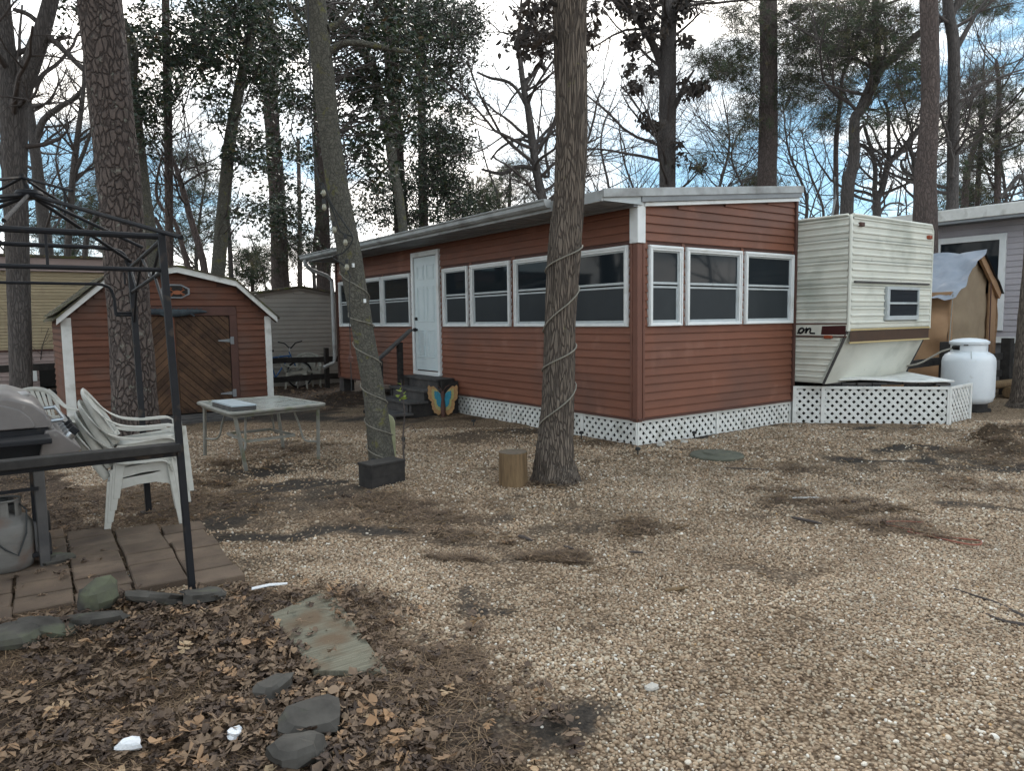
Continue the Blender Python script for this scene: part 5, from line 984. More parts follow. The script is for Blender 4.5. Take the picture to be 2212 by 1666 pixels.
T6 = tree('leaning_bare_tree', 'reddish bare trunk leaning left above the shed roof peak', [(444, 600, 15), (432, 540, 14), (414, 480, 13), (398, 420, 12), (386, 380, 11), (372, 340, 8), (350, 290, 5)], 18, 'far_pine_bark', 10, limbs=[[(412, 600, 12), (396, 540, 11), (385, 500, 10), (372, 470, 8), (350, 450, 8), (338, 420, 7), (340, 380, 5), (352, 330, 4)], [(334, 470, 9), (350, 500, 9)]])
twiggy(T6, 14, 3.8, (1, 2.6), 3, (5, 4, 3))
T7 = tree('right_leaning_tree', 'mottled trunk leaning right between the sheds', [(466, 640, 31), (470, 600, 30), (478, 500, 27), (487, 400, 25), (497, 300, 24), (512, 215, 22), (530, 130, 20), (550, 40, 18), (572, -80, 15)], 14.5, 'lichen_bark', 14)
T8 = tree('ivy_pine', 'pine trunk rising just left of the taupe shed roof peak', [(607, 640, 37), (603, 520, 35), (597, 400, 33), (590, 300, 31), (583, 190, 29), (577, 70, 27), (574, -80, 25)], 20.5, 'far_pine_bark', 16)
T9 = tree('red_barked_pine', 'reddish pine trunk rising behind the taupe shed beside the gutter', [(700, 640, 32), (698, 520, 30), (695, 420, 29), (691, 300, 27), (688, 180, 25), (684, 60, 23)], 20.5, 'far_pine_bark', 14)
T9b = tree('thin_pole_tree', 'thin pole like trunk between the two sheds far back', [(648, 620, 11), (648, 520, 10), (646, 400, 9), (644, 300, 7)], 26, 'far_pine_bark', 8)
T9c = tree('thin_far_tree', 'thinner trunk far back just left of the ivy pine', [(500, 620, 11), (497, 540, 10), (492, 470, 9), (486, 380, 7)], 26, 'grey_bark', 8)
T13 = tree('slanted_tree', 'long slanted trunk behind the leaning tree above the porch roof', [(868, 470, 20), (850, 370, 21), (840, 290, 22), (822, 225, 22), (803, 140, 20), (760, 80, 18), (706, 10, 16), (660, -60, 14)], 16, 'lichen_bark', 12)
T11 = tree('orange_pine', 'orange brown pine trunk above the middle of the porch gutter', [(872, 640, 31), (868, 540, 30), (863, 420, 28), (858, 330, 27), (852, 225, 25), (841, 112, 23), (838, 0, 20), (836, -100, 18)], 19, 'far_pine_bark', 14)
T12 = tree('second_orange_pine', 'slimmer pine trunk right of the orange brown pine above the gutter', [(918, 640, 21), (916, 500, 20), (913, 380, 19), (912, 275, 18), (910, 150, 17), (908, 0, 16), (907, -100, 15)], 20.5, 'far_pine_bark', 12)
T14 = tree('bare_oak', 'bare spreading tree with wavy trunk left of the thick oak', [(1184, 640, 24), (1178, 470, 22), (1168, 415, 20), (1158, 362, 18), (1151, 312, 17), (1141, 237, 15), (1131, 187, 13), (1121, 100, 10), (1124, 30, 6), (1130, -40, 4)], 17, 'grey_bark', 14, limbs=[[(1138, 230, 9), (1118, 195, 7), (1095, 175, 7), (1060, 168, 6), (1030, 155, 4)], [(1131, 190, 9), (1150, 160, 8), (1172, 125, 6), (1195, 105, 5)], [(1160, 365, 10), (1120, 360, 9), (1085, 375, 8), (1040, 365, 5)], [(1150, 310, 7), (1175, 300, 7), (1200, 280, 6)], [(1156, 370, 9), (1185, 380, 7), (1178, 320, 6), (1200, 250, 5)], [(1152, 310, 8), (1120, 300, 6), (1080, 320, 5), (1060, 345, 4)]])
twiggy(T14, 26, 4.2, (1.2, 3.4), 3, (5, 4, 3))
T16 = tree('straight_oak', 'straight dark trunk with a left fork and hanging dead leaves right of the thick oak', [(1443, 640, 36), (1442, 410, 34), (1442, 300, 35), (1442, 208, 36), (1443, 120, 34), (1444, 60, 33), (1446, 0, 32), (1447, -120, 30)], 20, 'grey_bark', 18, limbs=[[(1432, 150, 18), (1421, 120, 17), (1405, 85, 16), (1380, 45, 15), (1355, 15, 13), (1320, -5, 10)], [(1450, 245, 12), (1465, 215, 12), (1480, 180, 8), (1500, 150, 4)]])
tp16 = twiggy(T16, 26, 4.2, (1.2, 3.6), 3, (5, 4, 3))
T17 = tree('tall_pine', 'tall straight pine trunk above the short porch wall', [(1657, 640, 42), (1657, 408, 39), (1659, 300, 37), (1660, 150, 35), (1660, 0, 34), (1660, -120, 33)], 20, 'far_pine_bark', 18)
T18 = tree('forked_leaning_pine', 'right leaning forked trunk above the left edge of the travel trailer', [(1826, 640, 29), (1831, 415, 25), (1844, 350, 23), (1846, 262, 21), (1859, 237, 22), (1876, 200, 22), (1889, 162, 20), (1895, 110, 14), (1892, 37, 13), (1888, -60, 11)], 18, 'grey_bark', 14, limbs=[[(1886, 168, 18), (1910, 140, 18), (1934, 120, 17), (1960, 95, 15), (1984, 72, 14), (2029, 45, 11), (2071, 12, 8), (2110, -40, 6)], [(1842, 420, 7), (1860, 428, 6), (1890, 436, 5)]])
twiggy(T18, 12, 5, (1.0, 3.0), 3, (4, 4, 3))
T19 = tree('thin_left_pine', 'thin pine immediately left of the right leaning forked trunk', [(1806, 640, 12), (1806, 415, 11), (1806, 312, 10), (1814, 225, 9), (1821, 162, 8), (1841, 120, 7), (1854, 62, 6), (1862, -20, 5)], 22, 'far_pine_bark', 10)
T20 = tree('twin_stem_tree', 'bare tree splitting low into two stems above the travel trailer roof', [(1893, 640, 18), (1894, 470, 17), (1894, 432, 16), (1905, 410, 13), (1919, 355, 13), (1940, 332, 13), (1959, 312, 12), (1980, 285, 11), (1995, 262, 9), (2020, 225, 5)], 20, 'grey_bark', 12, limbs=[[(1893, 436, 12), (1889, 415, 11), (1891, 370, 10), (1884, 332, 10), (1865, 315, 8), (1852, 310, 6)], [(1885, 330, 8), (1871, 287, 7), (1864, 260, 4)], [(1919, 355, 10), (1920, 300, 8), (1918, 240, 7), (1908, 215, 5)], [(1925, 345, 7), (1905, 355, 6), (1892, 340, 5)]])
twiggy(T20, 24, 4, (1.0, 3.0), 3, (5, 4, 3))
T20b = tree('small_bent_tree', 'small bent bare tree left of the big right hand pine', [(1985, 640, 14), (1982, 430, 13), (1976, 375, 11), (1973, 340, 10), (1963, 318, 8), (1950, 300, 5)], 19, 'grey_bark', 10, limbs=[[(1978, 385, 9), (1962, 375, 8), (1950, 365, 7), (1946, 350, 6), (1952, 342, 4)], [(1974, 338, 8), (1985, 322, 7), (1992, 300, 6)]])
twiggy(T20b, 10, 3.8, (.8, 2.2), 3, (4, 4, 3))
T21 = tree('right_big_pine', 'thickest pine trunk behind the right end of the travel trailer', [(1998, 640, 50), (1998, 480, 47), (1999, 400, 43), (2004, 300, 38), (2010, 208, 35), (2009, 100, 34), (2006, 0, 34), (2004, -120, 32)], 15, 'far_pine_bark', 20)
T22 = tree('forked_right_pine', 'trunk right of the thickest pine with a bough rising right', [(2056, 640, 26), (2057, 475, 25), (2058, 400, 24), (2060, 250, 23), (2060, 100, 22), (2050, 30, 22), (2040, -80, 18)], 18, 'grey_bark', 14, limbs=[[(2066, 105, 11), (2074, 90, 11), (2096, 50, 9), (2116, 18, 7), (2150, -20, 5)], [(2052, 40, 14), (2066, 10, 12), (2078, -40, 10)]])
T23 = tree('slim_bowed_pine', 'slim bowed pine stem above the lilac grey house roof', [(2080, 640, 15), (2084, 450, 14), (2089, 380, 13), (2099, 337, 12), (2116, 282, 10), (2126, 240, 7), (2124, 170, 5)], 24, 'far_pine_bark', 10)
T23b = tree('slim_dark_pine', 'slim straight stem between the bowed pine and the last pine', [(2110, 640, 11), (2111, 450, 10), (2114, 370, 10), (2119, 300, 8), (2116, 220, 5)], 25, 'far_pine_bark', 8)
T23c = tree('last_slim_pine', 'slim upright pine stem farthest right above the lilac grey house', [(2152, 640, 13), (2154, 450, 13), (2155, 340, 12), (2157, 250, 11), (2158, 180, 9), (2152, 130, 6)], 24, 'far_pine_bark', 10)
T24 = tree('border_tree', 'dark trunk cut by the right border of the photo beside the gas tank', [(2220, 888, 82), (2224, 860, 70), (2228, 780, 60), (2232, 690, 54), (2240, 560, 50), (2248, 420, 48), (2262, 250, 44), (2280, 0, 40)], 12.0, 'oak_bark', 24, step=.06, ridged=True, flare=.15, base=False)
T26 = tree('reaching_tree', 'low bare limb reaching in from the right above the lilac grey house', [(2260, 640, 20), (2235, 480, 16), (2225, 420, 13), (2205, 380, 10), (2180, 405, 8), (2160, 428, 6)], 17, 'grey_bark', 10)
twiggy(T23c, 24, 4, (1.0, 3.2), 3, (5, 4, 3)); twiggy(T22, 14, 4.5, (1.0, 3.0), 3, (5, 4, 3))

# crowns -------------------------------------------------------------
H5 = [(300, 60, 70, 70, 1), (400, 60, 110, 80, 2.2), (330, 150, 60, 80, 1.1), (440, 140, 80, 80, 1.6), (330, 235, 55, 45, .9), (500, 90, 70, 110, 1.8), (165, 60, 40, 60, .6), (300, 300, 30, 40, .4), (420, 220, 60, 50, .8)]
C_, P = clumps(H5, 13.5, 6400, .2, 60); feed(T5, C_, 1); leaves_mesh('crown', P, .088, .5, 'holly', T5['o'], .15)
H7 = [(535, 60, 70, 90, 2), (560, 170, 60, 90, 1.6), (520, 290, 60, 60, 1.1), (500, 350, 55, 55, .7), (560, 330, 45, 70, .8), (470, 30, 80, 50, 1.3), (545, 420, 50, 60, .6), (520, 500, 30, 40, .3)]
C_, P = clumps(H7, 14.5, 5600, .21, 60); feed(T7, C_, 1); leaves_mesh('crown', P, .088, .5, 'holly', T7['o'], .15)
H8 = [(615, 60, 60, 80, 1.4), (630, 170, 50, 100, 1.3), (625, 300, 55, 80, 1.1), (655, 400, 55, 70, 1.1), (640, 480, 50, 60, .9), (560, 470, 40, 70, .5), (590, 440, 30, 90, .6), (670, 300, 30, 60, .6), (560, 230, 40, 70, .7)]
C_, P = clumps(H8, 19, 5200, .26, 60, 1.2); feed(T8, C_, 1); leaves_mesh('crown', P, .105, .5, 'holly', T8['o'], .15)
H10 = [(760, 40, 90, 55, 1.6), (840, 60, 70, 60, 1.4), (770, 140, 60, 60, 1.0), (800, 215, 75, 50, 1.2), (850, 165, 50, 60, .9), (760, 280, 50, 55, .9), (820, 270, 60, 40, .8), (640, 60, 60, 60, .8), (640, 190, 30, 60, .5), (800, 360, 40, 50, .45), (900, 210, 50, 60, .6)]
C_, P = clumps(H10, 9.2, 7200, .14, 55, .5); feed(T10, C_, 1, .01); leaves_mesh('crown', P, .068, .5, 'holly', T10['o'], .25)
H11 = [(890, 30, 80, 50, 1.3), (960, 40, 75, 45, 1.8), (930, 110, 80, 50, 1.6), (1000, 95, 40, 55, 1.1), (950, 170, 50, 40, .9), (860, 250, 60, 50, .7), (1000, 215, 34, 28, .7), (960, 235, 55, 30, .8), (940, 290, 40, 30, .5)]
C_, P = clumps(H11, 17, 14000, .23, 70, .9); feed(T11, C_, 1); leaves_mesh('crown', P, .08, .45, 'holly', T11['o'], .1)
H12 = [(950, 320, 55, 40, 1.2), (975, 370, 45, 45, 1.4), (900, 400, 60, 50, 1.1), (960, 430, 55, 45, 1.3), (830, 420, 45, 50, .7), (890, 460, 60, 35, 1.0), (980, 465, 40, 30, .9), (990, 320, 30, 25, .5), (790, 460, 35, 45, .6), (930, 350, 40, 60, .7)]
C_, P = clumps(H12, 18, 13000, .23, 70, .9); feed(T12, C_, 1); leaves_mesh('crown', P, .08, .45, 'holly', T12['o'], .1)
def pine_crown(t, blobs, dep, n, spread=.22, cl=7, ln=.17, wd=.011, per=10, jd=.9, ev=3):
    C_, P = clumps(blobs, dep, n, spread, cl, jd); feed(t, C_, ev, .01, 'boughs'); D_ = rng.normal(0, .5, P.shape); D_[:, 2] += .35; needles_mesh('crown', P, D_, t['o'], ln, wd, per)
pine_crown(T17, [(1700, 60, 60, 60, 1.2), (1740, 120, 55, 60, 1.3), (1610, 40, 50, 45, 1.0), (1590, 120, 50, 45, 1.0), (1560, 150, 45, 30, .9), (1620, 190, 45, 40, .9), (1700, 200, 50, 45, 1.0), (1740, 35, 45, 40, .9), (1600, 250, 40, 30, .5), (1580, 300, 35, 25, .45), (1630, 280, 30, 25, .4), (1530, 350, 40, 18, .25), (1520, 130, 30, 20, .4)], 20, 2400)
pine_crown(T18, [(1850, 50, 60, 55, 1.2), (1940, 60, 60, 50, 1.2), (1900, 100, 60, 50, 1.0), (1960, 130, 45, 50, 1.0), (1840, 120, 50, 40, .8), (1935, 190, 50, 30, .7), (1870, 20, 50, 40, .9), (1965, 195, 30, 25, .6), (1925, 262, 60, 12, .7)], 18, 1900)
pine_crown(T19, [(1800, 60, 50, 50, 1.0), (1790, 130, 55, 45, 1.0), (1800, 200, 40, 40, .7), (1800, 262, 30, 22, .8), (1755, 285, 25, 14, .4), (1780, 20, 45, 40, .8), (1730, 180, 50, 40, .7), (1840, 180, 40, 40, .5)], 22, 1700, .25)
pine_crown(T23, [(2130, 190, 50, 50, 1.3), (2100, 260, 60, 45, 1.3), (2165, 240, 50, 50, 1.2), (2090, 330, 55, 40, .9), (2190, 300, 35, 50, .8), (2140, 310, 50, 40, .9), (2060, 20, 60, 30, .6), (2130, 10, 60, 25, .7), (2030, 260, 30, 50, .5), (2045, 390, 30, 60, .5), (2100, 390, 50, 40, .5)], 24, 2300, .3, 7, .2, .012)
pine_crown(T9, [(720, 430, 40, 60, .8), (660, 540, 50, 40, .8), (720, 540, 40, 40, .7), (590, 560, 50, 30, .6), (740, 480, 40, 50, .6)], 21, 700, .28)
pine_crown(T2, [(110, 470, 55, 40, 1), (170, 460, 60, 45, 1.2), (200, 510, 60, 40, 1.2), (120, 525, 70, 30, 1.0), (60, 520, 50, 35, .7), (220, 440, 30, 40, .5)], 26, 900, .35, 7, .24, .018)
pine_crown(T6, [(410, 340, 40, 30, .8), (430, 400, 40, 40, .9), (400, 460, 40, 40, .7), (440, 500, 50, 40, .7), (380, 520, 40, 40, .6), (480, 460, 40, 50, .6)], 24, 900, .3, 7, .2, .013)
# dead oak leaves that still hang on the oaks
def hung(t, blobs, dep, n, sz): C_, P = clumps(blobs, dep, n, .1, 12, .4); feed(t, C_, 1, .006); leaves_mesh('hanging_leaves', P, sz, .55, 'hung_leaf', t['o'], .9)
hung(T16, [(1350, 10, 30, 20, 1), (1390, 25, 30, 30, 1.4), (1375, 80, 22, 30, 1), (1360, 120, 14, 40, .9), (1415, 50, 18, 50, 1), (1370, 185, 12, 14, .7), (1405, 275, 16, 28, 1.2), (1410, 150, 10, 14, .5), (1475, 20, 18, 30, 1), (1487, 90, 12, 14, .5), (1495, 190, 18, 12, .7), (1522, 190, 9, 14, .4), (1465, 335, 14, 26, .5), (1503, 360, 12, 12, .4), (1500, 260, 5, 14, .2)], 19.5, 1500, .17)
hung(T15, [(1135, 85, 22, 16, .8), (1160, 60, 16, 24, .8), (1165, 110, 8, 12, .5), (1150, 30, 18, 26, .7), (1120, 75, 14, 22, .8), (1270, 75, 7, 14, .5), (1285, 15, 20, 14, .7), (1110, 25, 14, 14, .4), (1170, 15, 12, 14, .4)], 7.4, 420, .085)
def shade_crown(t, c, r, n, size=.2, mat='needle'):  # wide crown above the frame, added to shade the left of the yard
    Q = t['Q'][-1]; tb = Tubes(); top = np.array(c, float); rr = t['r'][-1]; P = crom(np.array([Q, Q*.6+top*.4+[0, 0, .5], top]), 10); tb.add(P, np.linspace(rr, .05, 10), 8)
    d = rng.normal(size=(60, 3)); d /= np.linalg.norm(d, axis=1, keepdims=True); d *= np.array([1, 1, .45]); E_ = top+d*r*rng.uniform(.5, 1, (60, 1))
    for e in E_: tb.add(np.array([P[rng.integers(5, 10)], (top+e)/2, e]), (.05, .03, .01), 4)
    tb.build('boughs', 'twig', t['o'])['kind'] = 'stuff'; C_ = np.repeat(E_, n//60, 0); C_ = C_+rng.normal(0, 1, C_.shape)*np.array([.55, .55, .3])*r*.3
    leaves_mesh('shade_crown', C_, size, .5, mat, t['o'])
shade_crown(T3, (-6.2, 4.2, 10.5), 3.6, 5400); shade_crown(T1, (-7.6, 6.5, 11), 3.6, 4800); shade_crown(T10, (-4.6, 0.2, 8.6), 3.0, 4200, .15, 'holly'); shade_crown(T7, (-4, 9, 11), 3.6, 4800)
T30 = tree('shade_pine', 'unseen pine added left of the gazebo to shade the near ground', [(-560, 1700, 150), (-560, 833, 140), (-540, 100, 120), (-520, -400, 100)], 4.6, 'pine_bark', 20, base=False); shade_crown(T30, (-7.4, -2.4, 8.0), 3.3, 5400)  # unseen pine, put in so its crown darkens the left foreground
# small far evergreens over the roofs
for k, (x, y, w_, h_, dep, lab) in enumerate(((1100, 400, 52, 34, 34, 'small rounded far conifer above the porch roof left of the thick oak'), (1040, 440, 34, 32, 30, 'low far evergreen beside the small rounded conifer'), (775, 600, 30, 50, 27, 'far evergreen seen just past the porch gutter end'), (545, 575, 40, 30, 27, 'far evergreen low between the two sheds'), (1640, 395, 30, 18, 34, 'far evergreen tip over the short porch wall'), (2090, 430, 60, 28, 30, 'far evergreen behind the lilac grey house roof'))):
    t = tree('far_evergreen', lab, [(x, y+260, 9), (x, y+60, 8), (x+2, y, 6), (x+1, y-h_*.9, 3)], dep, 'far_pine_bark', 8)
    pine_crown(t, [(x, y, w_, h_, 1.0), (x, y-h_*.6, w_*.5, h_*.5, .7), (x, y+h_*.8, w_*1.1, h_*.6, .8)], dep, 420, .4, 7, .3, .022, 10, .8, 4)
# thin bare trees far behind everything
for k, (x, dep, w_, h0, lab) in enumerate(((250, 30, 8, 300, 'far bare sapling just left of the big pine'), (320, 28, 7, 330, 'far bare sapling right of the big pine'), (430, 30, 8, 260, 'far bare tree above the shed ridge'), (680, 32, 8, 330, 'far bare tree behind the taupe shed'), (1060, 30, 8, 250, 'far bare tree above the porch gutter middle'), (1300, 28, 9, 190, 'far bare tree right beside the thick oak'), (1360, 32, 8, 240, 'far bare tree between the two oaks'), (1550, 28, 10, 200, 'far bare tree left of the tall pine'), (1610, 26, 9, 230, 'far bare tree touching the tall pine'), (1730, 27, 10, 220, 'far bare tree above the porch right end'), (1770, 30, 9, 280, 'far bare tree left of the trailer roof'), (2180, 28, 9, 160, 'far bare tree in the right top corner'), (20, 28, 9, 240, 'far bare tree at the left border'), (1240, 34, 7, 260, 'far bare tree hidden mostly by the thick oak'))):
    xs = [x+random.uniform(-10, 10)*i for i in range(5)]; ys = np.linspace(640, h0, 5)
    t = tree('bare_tree', lab, [(xs[i], ys[i], w_*(1.1-.22*i)) for i in range(5)], dep, 'grey_bark', 7)
    twiggy(t, 26, 3.5, (1.6, 4.6), 3, (5, 4, 3))
# wires across the sky
for k, (a, c, lab) in enumerate((((900, 140), (1720, 300), 'upper thin overhead wire sloping across the sky'), ((900, 235), (1720, 345), 'lower thin overhead wire across the sky'), ((1240, 65), (1720, 160), 'topmost thin overhead wire right of the thick oak'))):
    P = [at(a[0]+(c[0]-a[0])*t, a[1]+(c[1]-a[1])*t+8*math.sin(t*3.14), 34) for t in np.linspace(-1.2, 1.6, 24)]; m = MB(); m.tube(P, .012, 5); tag(m.build('overhead_wire', 'cable', None), lab, 'wire')
# the woods and undergrowth that close the view at ground level
tb, tips = Tubes(), []
for k in range(80):
    a = random.uniform(-.85, .85); d = random.uniform(30, 70); b0 = CAM*[1, 1, 0]+(FW0*math.cos(a)+RT0*math.sin(a))*d; h = random.uniform(4, 9); r = random.uniform(.03, .09); P = crom(np.array([b0, b0+[random.gauss(0, .3), random.gauss(0, .3), h*.5], b0+[random.gauss(0, .7), random.gauss(0, .7), h]]), 8); tb.add(P, np.linspace(r, .02, 8), 5)
    for _ in range(7): i = random.randint(3, 7); e = random.uniform(.1, 1); az = random.uniform(0, 6.28); grow(tb, P[i].copy(), np.array([math.cos(az)*math.cos(e), math.sin(az)*math.cos(e), math.sin(e)]), random.uniform(1, 3), .03, 0, 1, tips, kids=(5,))
for k in range(260):
    a = random.uniform(-.8, .8); d = random.uniform(21, 40); b0 = CAM*[1, 1, 0]+(FW0*math.cos(a)+RT0*math.sin(a))*d
    for _ in range(5): az = random.uniform(0, 6.28); grow(tb, b0.copy(), np.array([math.cos(az)*.5, math.sin(az)*.5, .9]), random.uniform(.8, 2.6), .014, 0, 1, tips, kids=(5,))
for k in range(70):
    a = random.uniform(.95, 2*math.pi-.95); d = random.uniform(13, 34); b0 = CAM*[1, 1, 0]+(FW0*math.cos(a)+RT0*math.sin(a))*d; h = random.uniform(6, 14); r = random.uniform(.08, .24); P = crom(np.array([b0, b0+[random.gauss(0, .3), random.gauss(0, .3), h*.5], b0+[random.gauss(0, .7), random.gauss(0, .7), h]]), 8); tb.add(P, np.linspace(r, .03, 8), 6)
    for _ in range(9): i = random.randint(2, 7); e = random.uniform(.1, 1); az = random.uniform(0, 6.28); grow(tb, P[i].copy(), np.array([math.cos(az)*math.cos(e), math.sin(az)*math.cos(e), math.sin(e)]), random.uniform(1.5, 4), .05, 0, 1, tips, kids=(6,))
woods = tb.build('woods', 'twig', None); woods['kind'] = 'stuff'; tag(woods, 'far bare woods and brush behind the sheds and houses', 'woods')

# ------------------------------------------------------------------ gazebo frame over the grill
gz_ = thing('grill_gazebo', 'bare dark metal gazebo frame without its cover, over the grill', 'gazebo', (-6.2, -.7, 0))
PA, PB = (-5.505, -1.815), (-5.39, .39); PC, PD = (-7.0, -1.815), (-6.9, .39); HT = 2.08; HUB = np.array([-6.12, -.72, 2.41])
for (x, y), nm in ((PA, 'post'), (PB, 'post'), (PC, 'post'), (PD, 'post')):
    m = MB(); s = .038 if (x, y) == PA else .045; m.bar((x, y, -.03), (x-.055 if (x, y) == PA else x-.02, y+.03, HT), s, s); m.build('post', 'black', gz_, bevel=.004)
    m = MB(); m.box((x-.06, y-.06, -.02), (x+.06, y+.06, .012)); m.build('foot_plate', 'black', gz_)
AT = np.array([PA[0]-.055, PA[1]+.03, HT]); BT = np.array([PB[0]-.02, PB[1]+.03, HT]); CT = np.array([PC[0], PC[1]+.03, HT]); DT = np.array([PD[0], PD[1]+.03, HT])
def rod(P, r=.016, nm='rail'): m = MB(); m.tube(P, r, 8); return m.build(nm, 'black', gz_)
rod([CT-[0, 0, .01], AT-[0, 0, .01]], .017); rod([BT-[0, 0, .03], AT-[0, 0, .03]], .014)
rod(crom(np.array([DT+[0, 0, .12], BT+[-.55, 0, .12], BT+[-.12, 0, .11], BT+[-.02, 0, .0], BT+[0, 0, -.2]]), 24), .017)
rod([CT-[0, 0, .195], AT+[.02, 0, -.195]], .013); rod(crom(np.array([DT+[0, 0, -.17], BT+[-.45, 0, -.17], BT+[-.2, 0, -.18], BT+[-.14, 0, -.26], BT+[-.13, 0, -.42]]), 20), .012); rod([BT+[-.13, 0, -.42], BT+[.02, 0, -.42]], .012); rod([BT+[-.13, 0, -.40], BT+[.01, 0, -.40]], .008)
for k in (.25, .62): rod([CT*(1-k)+AT*k-[0, 0, .01], CT*(1-k)+AT*k-[0, 0, .195]], .007, 'baluster')
rod([BT+[-.05, 0, -.07], BT+[-.05, 0, -.17]], .008, 'baluster')
AL, BL = AT-[0, 0, .20], BT-[0, 0, .23]; rod([AL, BL], .012)
for p, q in ((AT-[0, 0, .03], AL*.72+BL*.28), (AL*.72+BL*.28, AT*.45+BT*.55-[0, 0, .03]), (AT*.45+BT*.55-[0, 0, .03], AL*.2+BL*.8), (AL*.2+BL*.8, BT-[0, 0, .04]), (AL*.8+BL*.2, AL-[0, 0, .22]), (BL*.82+AL*.18, BL-[0, 0, .26])): rod([p, q], .009, 'brace')
for c, ov in ((AT, .17), (BT, .0), (CT, .1), (DT, 0)): m = MB(); d = (c-HUB)/np.linalg.norm(c-HUB); m.tube([HUB+d*.05, c+d*ov+[0, 0, .02]], .0135, 8); m.build('rafter', 'black', gz_)
for c in ((AT+BT)/2, (AT+CT)/2, (CT+DT)/2): m = MB(); m.tube([HUB, c+[0, 0, .03]], .011, 8); m.build('rafter', 'black', gz_)
m = MB(); m.lathe([(.02, -.03), (.07, -.025), (.08, .0), (.07, .02), (.02, .03)], HUB, 12); m.tube([HUB, HUB+[-.03, 0, .12]], .014, 8); m.build('hub', 'black', gz_)
H2 = HUB+np.array([-.03, 0, .1])
for c in (AT, BT, CT, DT): d = (c-HUB); e = HUB+d*.36+[0, 0, .1]; rod([H2, e], .009, 'vent_rafter'); rod([HUB+d*.3, HUB+d*.3+[0, 0, .085]], .007, 'vent_strut')
m = MB(); m.box((-7.0, -1.86, .868), (-5.53, -1.75, .9)); m.box((-7.0, -1.866, .855), (-5.53, -1.855, .903)); m.build('counter_shelf', 'wood_black', gz_, bevel=.006)
m = MB(); m.bar((-6.95, -1.8, .84), (-5.55, -1.8, .84), .025, .03); m.build('shelf_bracket', 'black', gz_)

# ------------------------------------------------------------------ grill with its gas bottle
gr = thing('gas_grill', 'grey hooded gas grill on a cart under the gazebo', 'grill', (-6.4, -.4, 0))
GX0, GX1, GY0, GY1 = -6.82, -6.09, -.80, .22; LZ = .935
prof = [(GX1, LZ), (GX1, LZ+.03), (GX1-.03, LZ+.10), (GX1-.10, LZ+.175), (GX1-.22, LZ+.225), (GX1-.36, LZ+.235), (GX1-.52, LZ+.19), (GX1-.62, LZ+.09), (GX1-.66, LZ)]
V, F, n_ = [], [], len(prof); secs = ((GY0, .86), (GY0+.02, .94), (GY0+.06, 1.0), (GY1-.06, 1.0), (GY1-.02, .94), (GY1, .86)); cx = GX1-.33
for y, s in secs:
    for x, z in prof: V.append((cx+(x-cx)*(.9+.1*s), y, LZ+(z-LZ)*s))
for i in range(len(secs)-1):
    for j in range(n_-1): F.append((i*n_+j, i*n_+j+1, (i+1)*n_+j+1, (i+1)*n_+j))
F += [tuple(range(n_-1, -1, -1)), tuple((len(secs)-1)*n_+j for j in range(n_))]
m = MB(); m.add(V, F); lid = m.build('lid', 'lid_grey', gr, bevel=.008, ang=.5)
m = MB(); m.prism([(cx+(x-cx)*.72, GY0-.012, LZ+(z-LZ)*.7) for x, z in prof], (0, .02, 0)); m.build('end_cap', 'lid_grey', lid, bevel=.008)
m = MB()
for k in range(3): m.bar((GX1-.36+.035*k, GY0+.25, LZ+.236), (GX1-.36+.035*k, GY0+.33, LZ+.236), .02, .008)
m.bar((GX1-.12, GY0+.30, LZ+.188), (GX1-.14, GY0+.46, LZ+.2), .05, .01); m.build('badge', 'steel', lid)
m = MB(); m.tube([(GX1+.0, GY0+.06, LZ+.03), (GX1+.075, GY0+.06, LZ+.035)], .014, 8); m.tube([(GX1+.0, GY1-.08, LZ+.03), (GX1+.075, GY1-.08, LZ+.035)], .014, 8); m.tube([(GX1+.075, GY0+.02, LZ+.035), (GX1+.075, GY1-.04, LZ+.035)], .013, 10); m.build('handle', 'steel', gr)
m = MB(); m.box((GX0+.03, GY0+.01, LZ-.24), (GX1-.02, GY1-.01, LZ-.002)); m.build('cookbox', 'black', gr, bevel=.01)
m = MB(); m.prism([(GX1-.04, GY0-.05, LZ-.02), (GX1+.02, GY0-.05, LZ-.02), (GX1+.15, GY0-.05, LZ-.15), (GX1+.13, GY0-.05, LZ-.175), (GX1-.08, GY0-.05, LZ-.175)], (0, GY1-GY0+.08, 0)); m.build('control_panel', 'lid_grey', gr, bevel=.006)
for k in range(5):
    y = GY0+.1+k*.19; m = MB(); c = np.array([GX1+.088, y, LZ-.085]); d = np.array([.707, 0, .707]); m.tube([c-d*.01, c+d*.03], .034, 12); m.build('bezel', 'steel', gr); m = MB(); m.bar(c+d*.025, c+d*.075, .05, .05); m.build('knob', 'black', gr, bevel=.008)
m = MB(); m.box((GX0, GY0-.30, LZ-.07), (GX1-.02, GY0-.06, LZ-.035)); m.build('side_shelf', 'black', gr, bevel=.008)
m = MB(); m.box((GX0, GY1+.04, LZ-.07), (GX1-.02, GY1+.3, LZ-.035)); m.build('side_shelf', 'black', gr, bevel=.008)
for x, y in ((GX1-.09, GY0+.05), (GX0+.06, GY0+.05), (GX1-.09, GY1-.05), (GX0+.06, GY1-.05)): m = MB(); m.bar((x, y, .03), (x, y, LZ-.26), .12 if y < 0 else .05, .06); m.build('leg', 'wood_grey' if y < 0 else 'black', gr, bevel=.006)
m = MB(); m.box((GX0+.02, GY0, .10), (GX1-.05, GY1, .125)); m.build('bottom_shelf', 'black', gr, bevel=.004)
for y, e in ((GY1-.02, .0), (GY0+.3, -.03)): m = MB(); m.tube([(GX1-.07+e, y, .09), (GX1-.01+e, y, .09)], .09, 20); m.build('wheel', 'wood_black', gr, bevel=.01)
m = MB(); m.bar((GX0, GY0+.1, .52), (GX1-.1, GY0-.02, .55), .02, .02); m.build('tray_rail', 'black', gr)
